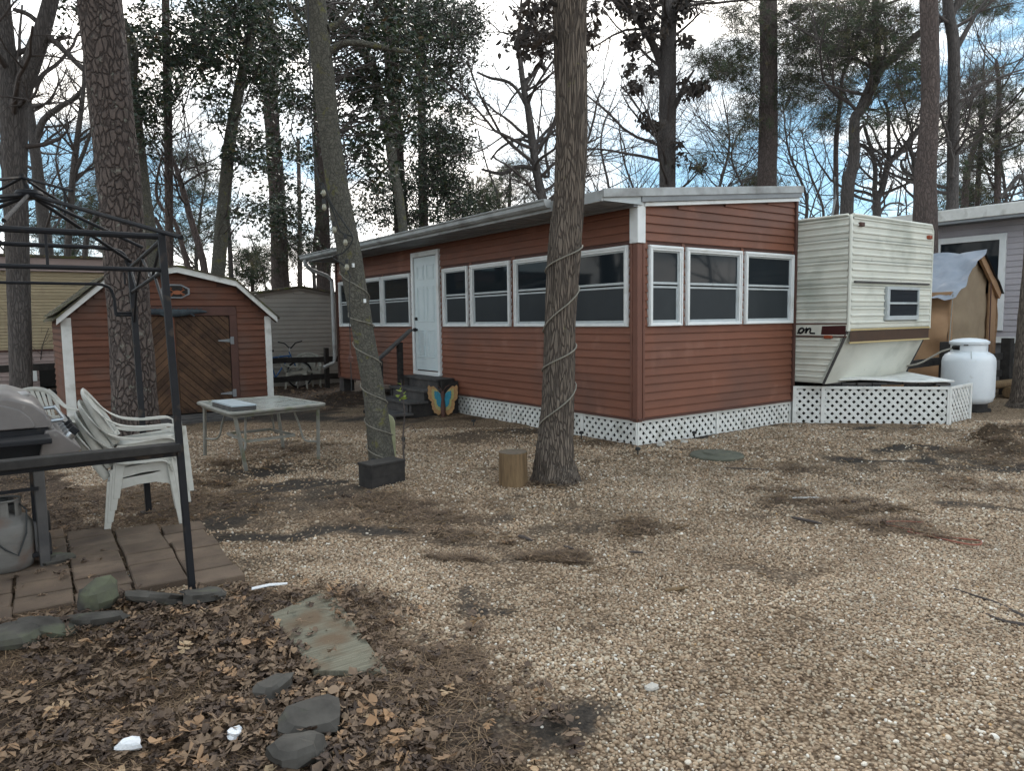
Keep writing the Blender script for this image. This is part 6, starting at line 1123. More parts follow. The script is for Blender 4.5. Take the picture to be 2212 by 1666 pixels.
gb = thing('gas_cylinder', 'scuffed grey gas cylinder with collar under the grill', 'gas cylinder', (-6.36, -.75, 0)); c = np.array([-6.38, -.72, 0])
m = MB(); m.lathe([(.10, .0), (.10, .03), (.14, .05), (.155, .10), (.155, .29), (.15, .33), (.125, .37), (.07, .395), (.01, .40)], c, 28); m.build('body', 'tank_grey', gb, ang=1.2)
m = MB()
for a0, a1 in ((-2.6, -1.3), (-.9, .5), (.9, 2.2)):
    P = [c+[.095*math.cos(a), .095*math.sin(a), .43] for a in np.linspace(a0, a1, 7)]
    for p, q in zip(P[:-1], P[1:]): m.bar(p, q, .004, .1)
m.tube([c+[.095*math.cos(a), .095*math.sin(a), .485] for a in np.linspace(0, 6.28, 17)], .008, 6, cap=False); m.build('collar', 'tank_grey', gb)
m = MB(); m.tube([c+[0, 0, .39], c+[0, 0, .47]], .02, 10); m.tube([c+[.0, 0, .46], c+[.06, -.03, .47]], .018, 8); m.lathe([(.01, .47), (.03, .475), (.03, .495), (.01, .5)], c, 10); m.build('valve', 'cable', gb)
m = MB(); m.tube([c+[.07, -.03, .47], c+[.12, -.09, .42], c+[.11, -.13, .28], c+[.06, -.16, .15], c+[0, -.17, .2], c+[-.12, -.16, .33]], .006, 6); tag(m.build('gas_line', 'cable', None), 'thin dark gas line looping over the scuffed gas cylinder', 'hose')

# ------------------------------------------------------------------ white plastic chairs
def chair_parts(root, mat='plastic', fan=True):
    def strip(path, w, t, nm, mir=True):
        for s_ in ((-1, 1) if mir else (1,)):
            m = MB(); V, F = [], []
            for x, y, z in path:
                for dy, dz in ((-w/2, -t/2), (w/2, -t/2), (w/2, t/2), (-w/2, t/2)): V.append((x-dz*.6, s_*(y+dy), z+dz*.9))
            n_ = len(path)
            for i in range(n_-1):
                for j in range(4): F.append((i*4+j, i*4+(j+1) % 4, (i+1)*4+(j+1) % 4, (i+1)*4+j))
            F += [(3, 2, 1, 0), tuple((n_-1)*4+j for j in range(4))]
            m.add(V, F if s_ == 1 else [f[::-1] for f in F]); m.build(nm, mat, root, local=True, bevel=.006, ang=.9)
    arm = crom(np.array([(-.40, .20, .78), (-.345, .245, .70), (-.265, .265, .61), (-.17, .275, .555), (-.05, .28, .535), (.07, .28, .535), (.165, .275, .535), (.215, .268, .50), (.235, .262, .44)]), 20); strip(arm, .062, .022, 'arm')
    for s_ in (-1, 1):                                                    # legs: tapered angle sections
        for (xt, yt, zt), (xb, yb), nm in (((.235, .258, .52), (.285, .275), 'leg'), ((-.175, .245, .40), (-.235, .262), 'leg')):
            m = MB(); a, b_ = .075, .042; V = []
            for (x, y, z, w) in ((xt, yt, zt, a), (xb, yb, 0, b_)):
                V += [(x-w/2, s_*(y-w*.4), z), (x-w/2, s_*(y+w*.25), z), (x+w/2, s_*(y+w*.25), z), (x+w/2, s_*(y+w*.12), z), (x-w/2+.012, s_*(y+w*.12), z), (x-w/2+.012, s_*(y-w*.4), z)]
            F = [(i, (i+1) % 6, 6+(i+1) % 6, 6+i) for i in range(6)]+[(5, 4, 3, 2, 1, 0), (6, 7, 8, 9, 10, 11)]
            m.add(V, F if s_ == 1 else [f[::-1] for f in F]); m.build(nm, mat, root, local=True, bevel=.004)
    m = MB(); N_ = 8; V, F = [], []                                        # dished seat
    for i in range(N_+1):
        x = -.21+.45*i/N_
        for j in range(7): y = -.225+.45*j/6; V.append((x, y*(1+.08*i/N_), .405+.02*(i/N_-.4)-.022*(1-(j/3-1)**2)-(.03 if i == N_ else 0)))
    for i in range(N_):
        for j in range(6): F.append((i*7+j, (i+1)*7+j, (i+1)*7+j+1, i*7+j+1))
    m.add(V, F); s = m.build('seat', mat, root, local=True); sd_ = s.modifiers.new('thick', 'SOLIDIFY'); sd_.thickness = .012
    for s_ in (-1, 1):                                                    # side apron arched between the legs
        m = MB(); m.prism([(x, s_*.25, z) for x, z in [(-.20, .40), (-.19, .26), (-.13, .33), (0, .355), (.12, .36), (.2, .34), (.25, .30), (.26, .42), (.22, .46), (.1, .43)]], (0, -s_*.012, 0)); m.build('apron', mat, root, local=True)
    m = MB(); m.prism([(.235, y, z) for y, z in [(-.25, .42), (.25, .42), (.25, .34), (0, .375), (-.25, .34)]], (.012, 0, 0)); m.build('apron', mat, root, local=True)
    bx = lambda z: -.20-.22*((z-.4)/.4)
    arch = [(bx(z), y, z) for y, z in [(-.215, .42), (-.235, .52), (-.245, .62), (-.225, .71), (-.16, .775), (-.07, .80), (0, .805), (.07, .80), (.16, .775), (.225, .71), (.245, .62), (.235, .52), (.215, .42)]]
    m = MB(); m.tube(crom(np.array(arch), 34), .03, 8, squash=(.45, 1)); m.build('back_frame', mat, root, local=True)
    for k in range(7):                                                    # fan slats
        u = (k-3)/3; m = MB(); y0, y1 = u*.13, u*.19; z0, z1 = .45, .785-.055*u*u; m.bar((bx(z0)+.005, y0, z0), (bx(z1), y1, z1), .034, .010, up=(1, 0, 0), w2=.046); m.build('slat', mat, root, local=True, bevel=.003)
    m = MB(); m.bar((bx(.44), -.215, .44), (bx(.44), .215, .44), .02, .06); m.build('back_rail', mat, root, local=True, bevel=.004)
CH = thing('plastic_chair', 'lowest white plastic chair of the stack beside the gazebo post', 'chair', (-5.49, .12, 0), -.13, 'white plastic chairs in the yard'); chair_parts(CH)
for k, lab in enumerate(('second white plastic chair from the bottom of the stack by the gazebo post', 'third white plastic chair of the stack by the gazebo post', 'topmost white plastic chair of the stack by the gazebo post')):
    c = copy_tree(CH); c.location = (-5.49+.026*(k+1), .12-.004*(k+1), .088*(k+1)); c['label'] = lab
c = copy_tree(CH); p = gp(128, 985); c.location = (p[0], p[1], 0); c.rotation_euler = (0, 0, -1.0); c['label'] = 'single white fan backed plastic chair standing behind the stack'

# ------------------------------------------------------------------ patio table with a board box on it
zt = .655; TC = [gp(426, 870.5, zt), gp(499, 895, zt), gp(704, 874, zt), gp(601, 857.5, zt)]
pt = thing('patio_table', 'pale metal patio table with pebbled glass top and curved legs', 'patio table', (*np.mean(TC, 0)[:2], 0)); ctr = np.mean(TC, 0)
def rounded(P, r=.08, n=5):
    out_ = []
    for i in range(4):
        a, b_, c_ = P[i-1], P[i], P[(i+1) % 4]; u = (a-b_)/np.linalg.norm(a-b_); v = (c_-b_)/np.linalg.norm(c_-b_)
        for t in np.linspace(0, 1, n): out_.append(b_+u*r*(1-t)**2+v*r*t**2)
    return np.array(out_)
RO = rounded(TC); m = MB(); m.tube(np.vstack([RO, RO[:1], RO[1:2]]), .026, 8, cap=False, squash=(.9, .75)); m.build('rim', 'table_frame', pt)
m = MB(); RI = ctr+(RO-ctr)*.975; m.prism(RI+[0, 0, .004], (0, 0, .008)); m.build('glass_top', 'table_glass', pt, smooth=False)
m = MB(); RA = ctr+(RO-ctr)*.93; m.tube(np.vstack([RA, RA[:1]])-[0, 0, .035], .018, 6, cap=False); m.build('apron', 'table_frame', pt)
for i, (fx, fy) in enumerate(((443, 986), (532, 1018), (688, 993), (612, 968))):
    f = gp(fx, fy); top = ctr+(TC[i]-ctr)*.88; top[2] = zt-.03; inn = ctr+(TC[i]-ctr)*.5; inn[2] = zt-.03; f[2] = 0.0; m = MB()
    m.tube(crom(np.array([top, top*.72+f*.28+[0, 0, .0], top*.4+f*.6, f]), 14), .021, 8); m.build('leg', 'table_frame', pt)
    mid = top*.35+f*.65; m = MB(); m.tube(crom(np.array([inn, inn*.75+mid*.25-[0, 0, .10], inn*.55+mid*.45-[0, 0, .2], mid]), 14), .012, 8); m.build('leg_brace', 'table_frame', pt)
for i in range(4):
    a = ctr+(TC[i]-ctr)*.52; b_ = ctr+(TC[(i+1) % 4]-ctr)*.52; a[2] = b_[2] = .30; m = MB(); m.bar(a, b_, .018, .03); m.build('stretcher', 'table_frame', pt)
bxp = [gp(458, 866.5, zt+.07), gp(500, 877.5, zt+.07), gp(553, 874, zt+.07), gp(503, 863.5, zt+.07)]
bx_ = thing('game_box', 'flat box with pale blue lid lying on the patio table', 'box', (*np.mean(bxp, 0)[:2], zt+.015)); m = MB(); P = np.array(bxp); m.prism(P*[1, 1, 0]+[0, 0, zt+.014], (0, 0, .042)); m.build('base', 'wood_grey', bx_, smooth=False, bevel=.003)
m = MB(); cc = P.mean(0); m.prism((cc+(P-cc)*1.02)*[1, 1, 0]+[0, 0, zt+.058], (0, 0, .018)); MT['pale_blue'] = M('pale_blue_board', (0.42, 0.5, 0.56), (0.34, 0.4, 0.44), sc=9, rough=.35); m.build('lid', 'pale_blue', bx_, smooth=False, bevel=.003)
jr = thing('bucket', 'low dark bucket standing behind the stacked chairs', 'bucket', tuple(gp(300, 925)*[1, 1, 0])) if False else None

# ------------------------------------------------------------------ things standing in the gravel
p0, p1, p2 = gp(787, 1040), gp(803, 1056), gp(876, 1041)
pl = thing('timber_planter', 'black stained timber block box at the foot of the leaning tree', 'planter', (*(p1[:2]), 0)); d = (p2-p1)/np.linalg.norm(p2-p1); n2 = np.array([-d[1], d[0], 0]); L_ = np.linalg.norm(p2-p1)
for k in range(2):
    m = MB(); z0, z1 = .105*k-.02, .105*k+.10; m.prism([p1*[1, 1, 0]+[0, 0, z0], p1*[1, 1, 0]+d*L_+[0, 0, z0], p1*[1, 1, 0]+d*L_+[0, 0, z1], p1*[1, 1, 0]+[0, 0, z1]], n2*.22); m.build('timber', 'wood_black', pl, bevel=.006)
m = MB(); q = p1*[1, 1, 0]-d*.006-n2*.006; m.prism([q+[0, 0, .20], q+d*(L_+.012)+[0, 0, .20], q+d*(L_+.012)+[0, 0, .225], q+[0, 0, .225]], n2*.235); m.build('lid', 'wood_black', pl, bevel=.005)
sp = gp(1112, 1047); stp_ = thing('log_stump', 'short upright log stump beside the thick oak', 'stump', (sp[0], sp[1], 0)); m = MB(); an = np.linspace(0, 2*math.pi, 22)[:-1]; V, F = [], []
for z, s in ((-.03, 1.03), (.1, 1.0), (.22, .985), (.315, .99)):
    for a in an: r = .137*s*(1+.03*math.sin(a*3+1)+.015*math.sin(a*9)); V.append((sp[0]+r*math.cos(a), sp[1]+.02+r*math.sin(a), z))
for i in range(3):
    for j in range(21): F.append((i*21+j, i*21+(j+1) % 21, (i+1)*21+(j+1) % 21, (i+1)*21+j))
m.add(V, F); m.build('bark', 'stump', stp_, ang=1.2); m = MB(); m.prism([(v[0], v[1], .314) for v in V[-21:]], (0, 0, .006)); m.build('cut_face', 'end_grain', stp_)
q = gp(846, 985); m = MB(); x, y = q[0], q[1]; e = RT0*.048; t_ = FW0*.03
m.prism([np.array([x, y, -.05])-e, np.array([x, y, -.05])+e, np.array([x, y, .40])+e, np.array([x, y, .46])+e*.5, np.array([x, y, .51])-e], t_); tag(m.build('picket_post', 'moss_post', None, bevel=.005), 'pale greenish slanted picket board beside the leaning tree', 'post')
q = gp(874, 1010); spg = thing('sapling', 'thin bare sapling with a few yellow green leaves by the leaning tree', 'sapling', (q[0], q[1], 0)); m = MB(); PT = crom(np.array([q, q+[.0, .02, .3], q+[.01, -.01, .6], q+[-.01, .01, .95]]), 14); m.tube(PT, np.linspace(.011, .004, 14), 6); m.tube([PT[6], PT[6]+RT0*.09+[0, 0, .05], PT[6]+RT0*.13+[0, 0, -.02]], .004, 5); m.tube([PT[10], PT[10]-RT0*.05+[0, 0, .08]], .003, 5); m.build('stem', 'twig', spg); leaves_mesh('leaves', PT[11]+rng.normal(0, .035, (11, 3))-RT0*.03, .06, .55, 'green_leaf', spg)
q = gp(872, 975); m = MB(); m.tube([q, q+RT0*.02+[0, 0, .10], q+RT0*.0+[0, 0, .13]], .006, 6); m.lathe([(.004, .12), (.022, .125), (.026, .16), (.02, .175), (.004, .18)], q, 10); tag(m.build('stake_light', 'cable', None), 'small dark stake light beside the leaning tree foot', 'light')
q = gp(806, 1008); m = MB(); m.lathe([(.004, .0), (.03, .0), (.034, .05), (.025, .085), (.004, .09)], q, 10); tag(m.build('plug_cover', 'cable', None), 'small dark plug cover at the left foot of the leaning tree', 'plug')
# butterfly ornament
bp_ = gp(958, 900); bf = thing('butterfly_ornament', 'orange and turquoise metal butterfly propped against the lattice', 'ornament', (bp_[0], bp_[1], 0)); bq = bp_*[1, 1, 0]
def wing(s_, sc, off): return [bq-FW0*(off+.0)+RT0*(s_*x*sc)*.92+np.array([0, 0, .02+(z-.30)*sc+.30])-FW0*.10*abs(x) for x, z in [(.02, .29), (.05, .37), (.11, .44), (.17, .49), (.215, .475), (.245, .51), (.27, .47), (.262, .42), (.275, .38), (.258, .33), (.262, .29), (.225, .245), (.20, .235), (.212, .19), (.198, .15), (.2, .11), (.17, .08), (.165, .045), (.12, .03), (.09, .0), (.055, .02), (.025, .11)]]
MT['but_o'] = M('butterfly_orange', (0.42, 0.24, 0.10), (0.26, 0.15, 0.07), sc=40, rough=.4, bump=.3); MT['but_y'] = M('butterfly_yellow', (0.4, 0.36, 0.14), (0.3, 0.27, 0.12), sc=30, rough=.4); MT['but_t'] = M('butterfly_teal', (0.03, 0.24, 0.32), (0.02, 0.15, 0.24), sc=30, rough=.35)
for s_ in (-1, 1):
    for sc, off, mat in ((1.0, 0, 'but_o'), (.74, .008, 'but_y'), (.56, .016, 'but_t')):
        m = MB(); m.prism(wing(s_, sc, off), -FW0*.006); m.build('wing', mat, bf, smooth=False)
m = MB(); m.tube([bq-FW0*.03+[0, 0, .0], bq-FW0*.03+[0, 0, .15], bq-FW0*.03+[0, 0, .30], bq-FW0*.03+[0, 0, .36], bq-FW0*.03+[0, 0, .42]], [.035, .045, .025, .04, .028], 10)
for s_ in (-1, 1): m.tube([bq-FW0*.03+[0, 0, .42], bq-FW0*.03+RT0*s_*.06+[0, 0, .50], bq-FW0*.03+RT0*s_*.11+[0, 0, .52]], .005, 5)
m.build('body', 'trim_dark', bf)
# round septic cap, white stones, solar stakes
q = gp(1548, 987); m = MB(); m.lathe([(.02, -.02), (.29, -.02), (.30, .02), (.285, .035), (.16, .04), (.15, .06), (.02, .062)], q*[1, 1, 0], 28); tag(m.build('septic_cap', 'cap', None), 'round mossy concrete cap lying in the gravel before the porch', 'concrete cap')
def rock_mesh(name, c, r, sq, seed, mat, nS=12, ang=.45):
    V, F = [], []
    for i in range(7):
        th = math.pi*i/6
        for j in range(nS): ph = 2*math.pi*j/nS; V.append((math.sin(th)*math.cos(ph), math.sin(th)*math.sin(ph), math.cos(th)))
    V = np.array(V); V = np.sign(V)*np.abs(V)**.72; V = V*(1+.75*(vn(V*1.4+seed*9.1, seed)-.5)+.25*(vn(V*4+seed, seed)-.5))[:, None]*np.array(sq)*r+np.array(c)
    for i in range(6):
        for j in range(nS): F.append((i*nS+j, (i+1)*nS+j, (i+1)*nS+(j+1) % nS, i*nS+(j+1) % nS))
    m = MB(); m.add(V, F); return m.build(name, mat, None, ang=ang)
for k, (x, y, r, lab) in enumerate(((1428, 964, .045, 'larger white rock on the gravel by the porch corner'), (1478, 957, .035, 'smaller white rock right of the larger one'), (1408, 1490, .022, 'pale grey flat pebble alone in the near gravel'))): tag(rock_mesh('white_rock', gp(x, y)*[1, 1, 0]+[0, 0, r*.4], r, (1.3, 1, .6), k+3, 'pebble_white'), lab, 'rock')
for k, (x, y, lab) in enumerate(((1378, 985, 'short black solar stake at the porch corner'), (1256, 948, 'black solar stake right of the thick oak'), (1105, 905, 'black solar stake left of the thick oak'), (1023, 921, 'black solar stake near the butterfly'), (1500, 948, 'black solar stake before the short porch wall'))):
    q = gp(x, y)*[1, 1, 0]; m = MB(); m.tube([q-[0, 0, .03], q+[0, 0, .07]], .008, 6); m.lathe([(.006, .06), (.03, .065), (.033, .09), (.02, .10), (.005, .102)], q, 10); tag(m.build('solar_stake', 'cable', None), lab, 'solar light')

# ------------------------------------------------------------------ pavers, slates and the board on the ground
pat = obj('paver_patio', bpy.data.meshes.new('paver_patio'), kind='structure'); ua = math.radians(-2); U, Vv = np.array([math.cos(ua), math.sin(ua)]), np.array([-math.sin(ua), math.cos(ua)])
mb_ = MB(); 
pbm = MB(); hx, hy, hz = .143, .118, .028; pbm.add([(-hx, -hy, -.03), (hx, -hy, -.03), (hx, hy, -.03), (-hx, hy, -.03), (-hx, -hy, hz-.006), (hx, -hy, hz-.006), (hx, hy, hz-.006), (-hx, hy, hz-.006), (-hx+.007, -hy+.007, hz), (hx-.007, -hy+.007, hz), (hx-.007, hy-.007, hz), (-hx+.007, hy-.007, hz)], [(0, 1, 5, 4), (1, 2, 6, 5), (2, 3, 7, 6), (3, 0, 4, 7), (4, 5, 9, 8), (5, 6, 10, 9), (6, 7, 11, 10), (7, 4, 8, 11), (8, 9, 10, 11)])
pme = pbm.mesh('paver', 'paver', smooth=False); o0 = np.array([-5.33, -1.64])
slab = MB(); slab.prism([(*(o0+U*.12+Vv*-.16), -.05), (*(o0-U*1.9+Vv*-.16), -.05), (*(o0-U*1.9+Vv*1.7), -.05), (*(o0+U*.12+Vv*1.7), -.05)], (0, 0, .052)); sm_ = slab.mesh('paver_patio', 'ground', smooth=False); pat.data = sm_
for i in range(7):
    for j in range(7):
        c = o0-U*(.299*i)+Vv*(.247*j+(.11 if i % 2 else 0))+rng.normal(0, .006, 2)
        if j > 5 and i < 2: continue
        part(pme, 'paver', pat, (c[0], c[1], .012+random.uniform(-.006, .008)), ua+random.gauss(0, .02), (random.uniform(.97, 1.0), random.uniform(.97, 1.0), 1), None)
for k, (x, y, r, sq, rz_, lab) in enumerate(((215, 1328, .085, (1.1, .8, 1.1), .2, 'dark pointed slate leaning at the paver edge'), (340, 1312, .10, (1.6, .9, .35), -.4, 'green grey flat slate at the paver edge near the gazebo post'), (213, 1360, .085, (1.5, .6, .4), -.3, 'long flat slate below the dark pointed slate'), (110, 1378, .085, (1.5, .9, .5), -.3, 'purple grey slate second from the left border'), (20, 1402, .095, (1.5, 1.0, .5), -.2, 'mossy slate cut by the left border'), (440, 1308, .08, (1.3, 1.0, .5), 0, 'brown mossy rock right of the gazebo post foot'), (672, 1585, .085, (1.5, 1.0, .5), -.2, 'blue grey rock in the leaf litter near the bottom'), (642, 1655, .085, (1.3, 1.0, .5), 0, 'greenish rock cut by the bottom border'), (592, 1515, .06, (1.4, 1.0, .7), .5, 'small greenish rock below the weathered board'), (125, 1225, .06, (1.5, .8, .6), .3, 'brick shard half buried beside the pavers'))):
    o = rock_mesh('slate_rock', (0, 0, 0), r, sq, k+11, 'stone', 11, .22); q = gp(x, y); o.location = (q[0], q[1], r*sq[2]*.55+.035); o.rotation_euler = (random.gauss(0, .12), random.gauss(0, .12), rz_); tag(o, lab, 'rock')
m = MB(); pb = [gp(585, 1338), gp(655, 1445)*.5+gp(700, 1480)*.5, gp(838, 1462), gp(726, 1302), gp(690, 1291)]; pb = [p*[1, 1, 0] for p in pb]; m.prism([p+[0, 0, .0] for p in pb], (0, 0, .028)); tag(m.build('weathered_board', 'plank', None, smooth=False, bevel=.004), 'grey green weathered ribbed board lying in the leaf litter', 'board')
m = MB(); a, b_ = gp(545, 1300), gp(622, 1290); m.bar(a+[0, 0, .075], (a+b_)/2+[0, 0, .085], .03, .006); m.bar((a+b_)/2+[0, 0, .085], b_+[0, 0, .08], .03, .006, w2=.018); tag(m.build('plastic_strip', 'paper', None), 'white plastic strip lying at the top of the weathered board', 'strip')
for k, (x, y, lab) in enumerate(((278, 1638, 'crumpled white paper scrap in the leaves near the bottom border'), (508, 1612, 'flatter white scrap in the leaves right of the crumpled one'))):
    o = rock_mesh('paper_scrap', (0, 0, 0), .03, (1.4, .8, .6), 41+k, 'paper', 9, .2); q = gp(x, y); o.location = (q[0], q[1], .05); o.rotation_euler = (.3, .2, k); tag(o, lab, 'litter')
# sticks, pipe, cords on the gravel
for k, (x0, y0, x1, y1, r, mat, lab) in enumerate(((1712, 1078, 1772, 1078, .007, 'white', 'short white plastic pipe on the pine needle patch'), (1710, 1120, 1775, 1135, .012, 'twig', 'grey stick below the white plastic pipe'), (1437, 1280, 1487, 1274, .011, 'stump', 'flat bark chip in the open gravel'), (1560, 1012, 1660, 1018, .006, 'twig', 'long thin stick below the round concrete cap'), (1218, 1183, 1240, 1190, .009, 'twig', 'bark chip left of the needle clump'), (1120, 1160, 1150, 1172, .012, 'twig', 'thick bark chip right of the leaf pile'), (1360, 1195, 1390, 1198, .008, 'twig', 'bark chip right of the needle clump'), (100, 1010, 200, 1000, .02, 'wood_grey', 'split board lying behind the grill'))):
    a, b_ = gp(x0, y0), gp(x1, y1); c_ = (a+b_)/2+[0, 0, .01]; m = MB(); m.tube(crom(np.array([a+[0, 0, .008], c_, b_+[0, 0, .012]]), 7), [r*.6, r, r*1.1, r, r, r*.8, r*.5], 6); tag(m.build('stick' if mat != 'white' else 'pipe', mat, None), lab, 'stick' if mat != 'white' else 'pipe')
P = [gp(*c)+[0, 0, .012] for c in ((1995, 1132), (1930, 1130), (1912, 1136), (1960, 1146), (2020, 1160), (2080, 1168), (2115, 1172), (2118, 1180), (2090, 1180), (2020, 1165), (1960, 1152))]; m = MB(); m.tube(crom(np.array(P), 50), .006, 5); tag(m.build('rope_loop', 'red_cord', None), 'faded red cord looped on the gravel at the right', 'cord')
P = [gp(*c)+[0, 0, .008] for c in ((2060, 1275), (2105, 1290), (2150, 1305), (2190, 1325), (2235, 1345))]; m = MB(); m.tube(crom(np.array(P), 30), np.linspace(.004, .011, 30), 5); tag(m.build('twig_branch', 'twig', None), 'thin dark fallen branch at the right border', 'branch')
P = [gp(*c)+[0, 0, .01] for c in ((2130, 1330), (2165, 1345), (2200, 1352), (2240, 1362))]; m = MB(); m.tube(crom(np.array(P), 20), np.linspace(.004, .014, 20), 5); tag(m.build('twig_branch', 'twig', None), 'shorter fallen branch just below the thin dark one', 'branch')
# low edging boards before the shed and pine
m = MB(); a, b_ = gp(212, 902), gp(306, 893); m.bar(a+[0, 0, .10], b_+[0, 0, .10], .14, .05); m.bar(a+[0, 0, .03], b_+[0, 0, .03], .06, .10); tag(m.build('edging_board', 'wood_grey', None, bevel=.006), 'grey low bench board behind the stacked chairs', 'board')

# ------------------------------------------------------------------ bicycle and chairs behind the rail fence
FY = 10.95
bk = thing('bicycle', 'blue bicycle leaning behind the rail fence by the taupe shed', 'bicycle', (-2.0, FY, 0))
fx = lambda px, py: np.array([*( (lambda d: CAM+d*((FY-CAM[1])/d[1]))(ray(px, py)) )])
w1 = fx(610, 845); w1[2] = .33; w2 = fx(648, 838); w2[2] = .33; w1 = w2+np.array([-1.02, 0, 0])
for c in (w1, w2):
    m = MB(); m.tube([c+[.31*math.cos(a), 0, .31*math.sin(a)] for a in np.linspace(0, 2*math.pi, 33)], .02, 8, cap=False); wt = m.build('wheel', 'black', bk); m = MB(); m.tube([c+[.285*math.cos(a), 0, .285*math.sin(a)] for a in np.linspace(0, 2*math.pi, 33)], .008, 6, cap=False)
    for k in range(16): a = k*math.pi/8; m.tube([c+[.02*math.cos(a+.6), 0, .02*math.sin(a+.6)], c+[.285*math.cos(a), 0, .285*math.sin(a)]], .0025, 3)
    m.build('rim', 'steel', wt); m = MB(); m.tube([c-[0, .04, 0], c+[0, .04, 0]], .022, 8); m.build('hub', 'steel', wt)
hd = w2+np.array([-.2, 0, .48]); bb = w2+np.array([-.58, 0, -.05]); st2 = w2+np.array([-.72, 0, .42])
m = MB()
for p, q in ((hd, bb), (hd-[0, 0, .02], st2), (st2, bb), (w1, bb), (w1, st2)): m.tube([p, q], .018, 8)
m.build('frame', 'blue', bk); m = MB(); m.tube([hd+[-.03, 0, .08], hd-[-.02, 0, .06], w2+[0, .0, 0]], .016, 8); m.build('fork', 'blue', bk)
m = MB(); m.tube([hd, hd+[-.03, 0, .14], hd+[.0, 0, .17]], .014, 8); m.build('stem', 'steel', bk); b0 = hd+[.0, 0, .17]; m = MB(); m.tube([b0+[.2, -.28, .16], b0+[.05, -.24, .12], b0+[0, -.08, .0], b0+[0, .08, 0], b0+[-.05, .24, .1], b0+[-.2, .28, .14]], .014, 8); m.build('handlebar', 'black', bk)
m = MB(); m.tube([w2+[.33*math.cos(a), 0, .33*math.sin(a)] for a in np.linspace(.5, 2.4, 12)], .016, 6, squash=(1.6, .4)); m.build('mudguard', 'black', bk); m = MB(); m.tube([st2, st2+[-.02, 0, .15]], .013, 6); m.bar(st2+[-.14, 0, .16], st2+[.12, 0, .17], .13, .05, w2=.04); m.build('saddle', 'black', bk)
def far_chair(px, rz, lab, mat):
    q = fx(px, 800); r = thing('plastic_chair', lab, 'chair', (q[0], FY+.05, 0), rz, 'plastic chairs behind the fence'); chair_parts(r, mat); return r
fc = far_chair(668, -1.9, 'grey green plastic chair facing out behind the fence post', 'plastic_grey'); fc2 = copy_tree(fc); fc2.location = (fc.location.x-.30, FY-.05, 0); fc2.rotation_euler = (0, 0, -.6); fc2['label'] = 'grey plastic chair turned sideways between the bicycle and the fence post'

# ------------------------------------------------------------------ fallen leaves and needles
def oak_outline():
    R_ = [(.0, -.5), (.02, -.34), (.13, -.30), (.17, -.25), (.06, -.17), (.25, -.12), (.31, -.03), (.075, .02), (.30, .15), (.33, .25), (.08, .22), (.20, .36), (.14, .44), (.0, .52)]
    return R_+[(-x, y) for x, y in R_[-2:0:-1]]
OUT = np.array(oak_outline()); NO = len(OUT)
def leaf_batch(C_, size, tilt, curl):
    n = len(C_); u = np.vstack([[0, -.05], [0, .2], OUT]); k = len(u); x, y = u[:, 0][None], u[:, 1][None]; a, b_ = rng.normal(0, curl, (n, 1)), rng.normal(0, curl*.7, (n, 1)); tw = rng.normal(0, curl, (n, 1))
    z = np.abs(a)*x*x*2.2+b_*y*y*1.4+tw*x*y+.05*rng.normal(0, 1, (n, k))*np.abs(curl); L_ = (size*rng.lognormal(0, .3, n))[:, None]; P = np.stack([x*L_*rng.uniform(.8, 1.15, (n, 1)), y*L_, z*L_], -1)
    rz, rx, ry = rng.uniform(0, 6.28, n), rng.normal(0, tilt, n), rng.normal(0, tilt, n); rx = np.where(rng.random(n) < .4, rx+math.pi, rx)
    cz, sz, cx_, sx, cy, sy = np.cos(rz), np.sin(rz), np.cos(rx), np.sin(rx), np.cos(ry), np.sin(ry)
    X, Y, Z = P[..., 0], P[..., 1], P[..., 2]; Y, Z = Y*cx_[:, None]-Z*sx[:, None], Y*sx[:, None]+Z*cx_[:, None]; X, Z = X*cy[:, None]+Z*sy[:, None], -X*sy[:, None]+Z*cy[:, None]; X, Y = X*cz[:, None]-Y*sz[:, None], X*sz[:, None]+Y*cz[:, None]
    V = np.stack([X, Y, Z], -1)+np.asarray(C_)[:, None]; mn = V[..., 2].min(1); V[..., 2] += (np.asarray(C_)[:, 2]-mn)[:, None]*.8
    f = []
    for i in range(NO): j = (i+1) % NO; yy = (OUT[i][1]+OUT[j][1])/2; f.append((0 if yy < .12 else 1, 2+i, 2+j))
    f += [(0, 1, 2+7), (1, 0, 2+NO-7)]
    F = (np.array(f)[None]+(np.arange(n)*k)[:, None, None]).reshape(-1, 3); return V.reshape(-1, 3), F, k
def scatter_mask(n, dlim, test):
    b = np.sqrt(rng.uniform(dlim[0]**2, dlim[1]**2, n)); a = rng.uniform(-.76, .76, n)*b; x, y = CAM[0]+a*RT0[0]+b*FW0[0], CAM[1]+a*RT0[1]+b*FW0[1]; so_, st_, li_ = masks(x, y); k = test(so_, st_, li_, x, y); return x[k], y[k]
BLOCK = lambda x, y: ((x > -.05) & (y > -.05) & (y < 9.5)) | ((x > -5.28) & (x < -4.98) & (y > -3.35) & (y < -2.42) & (rng.random(len(x)) > .06)) | ((x > SX0) & (x < SX1) & (y > SY))
xs, ys = [], []
for n, dl, f in ((6200, (2.1, 4.6), lambda s, t, l, x, y: (y < -1.7) & (rng.random(len(x)) < l**1.5*(.2+.8*np.clip((fbm2(x, y, 2.6, 77, 4)-.42)*6, 0, 1)))), (2600, (4, 8), lambda s, t, l, x, y: ((l > .6)*.45+(t > .35)*.28+(s > .6)*.03) > rng.random(len(x))), (5200, (8, 19), lambda s, t, l, x, y: ((l > .5)*.6+(t > .35)*.4+(s > .6)*.05+.004) > rng.random(len(x)))):
    x, y = scatter_mask(n*3, dl, f); k = ~BLOCK(x, y); xs.append(x[k]); ys.append(y[k])
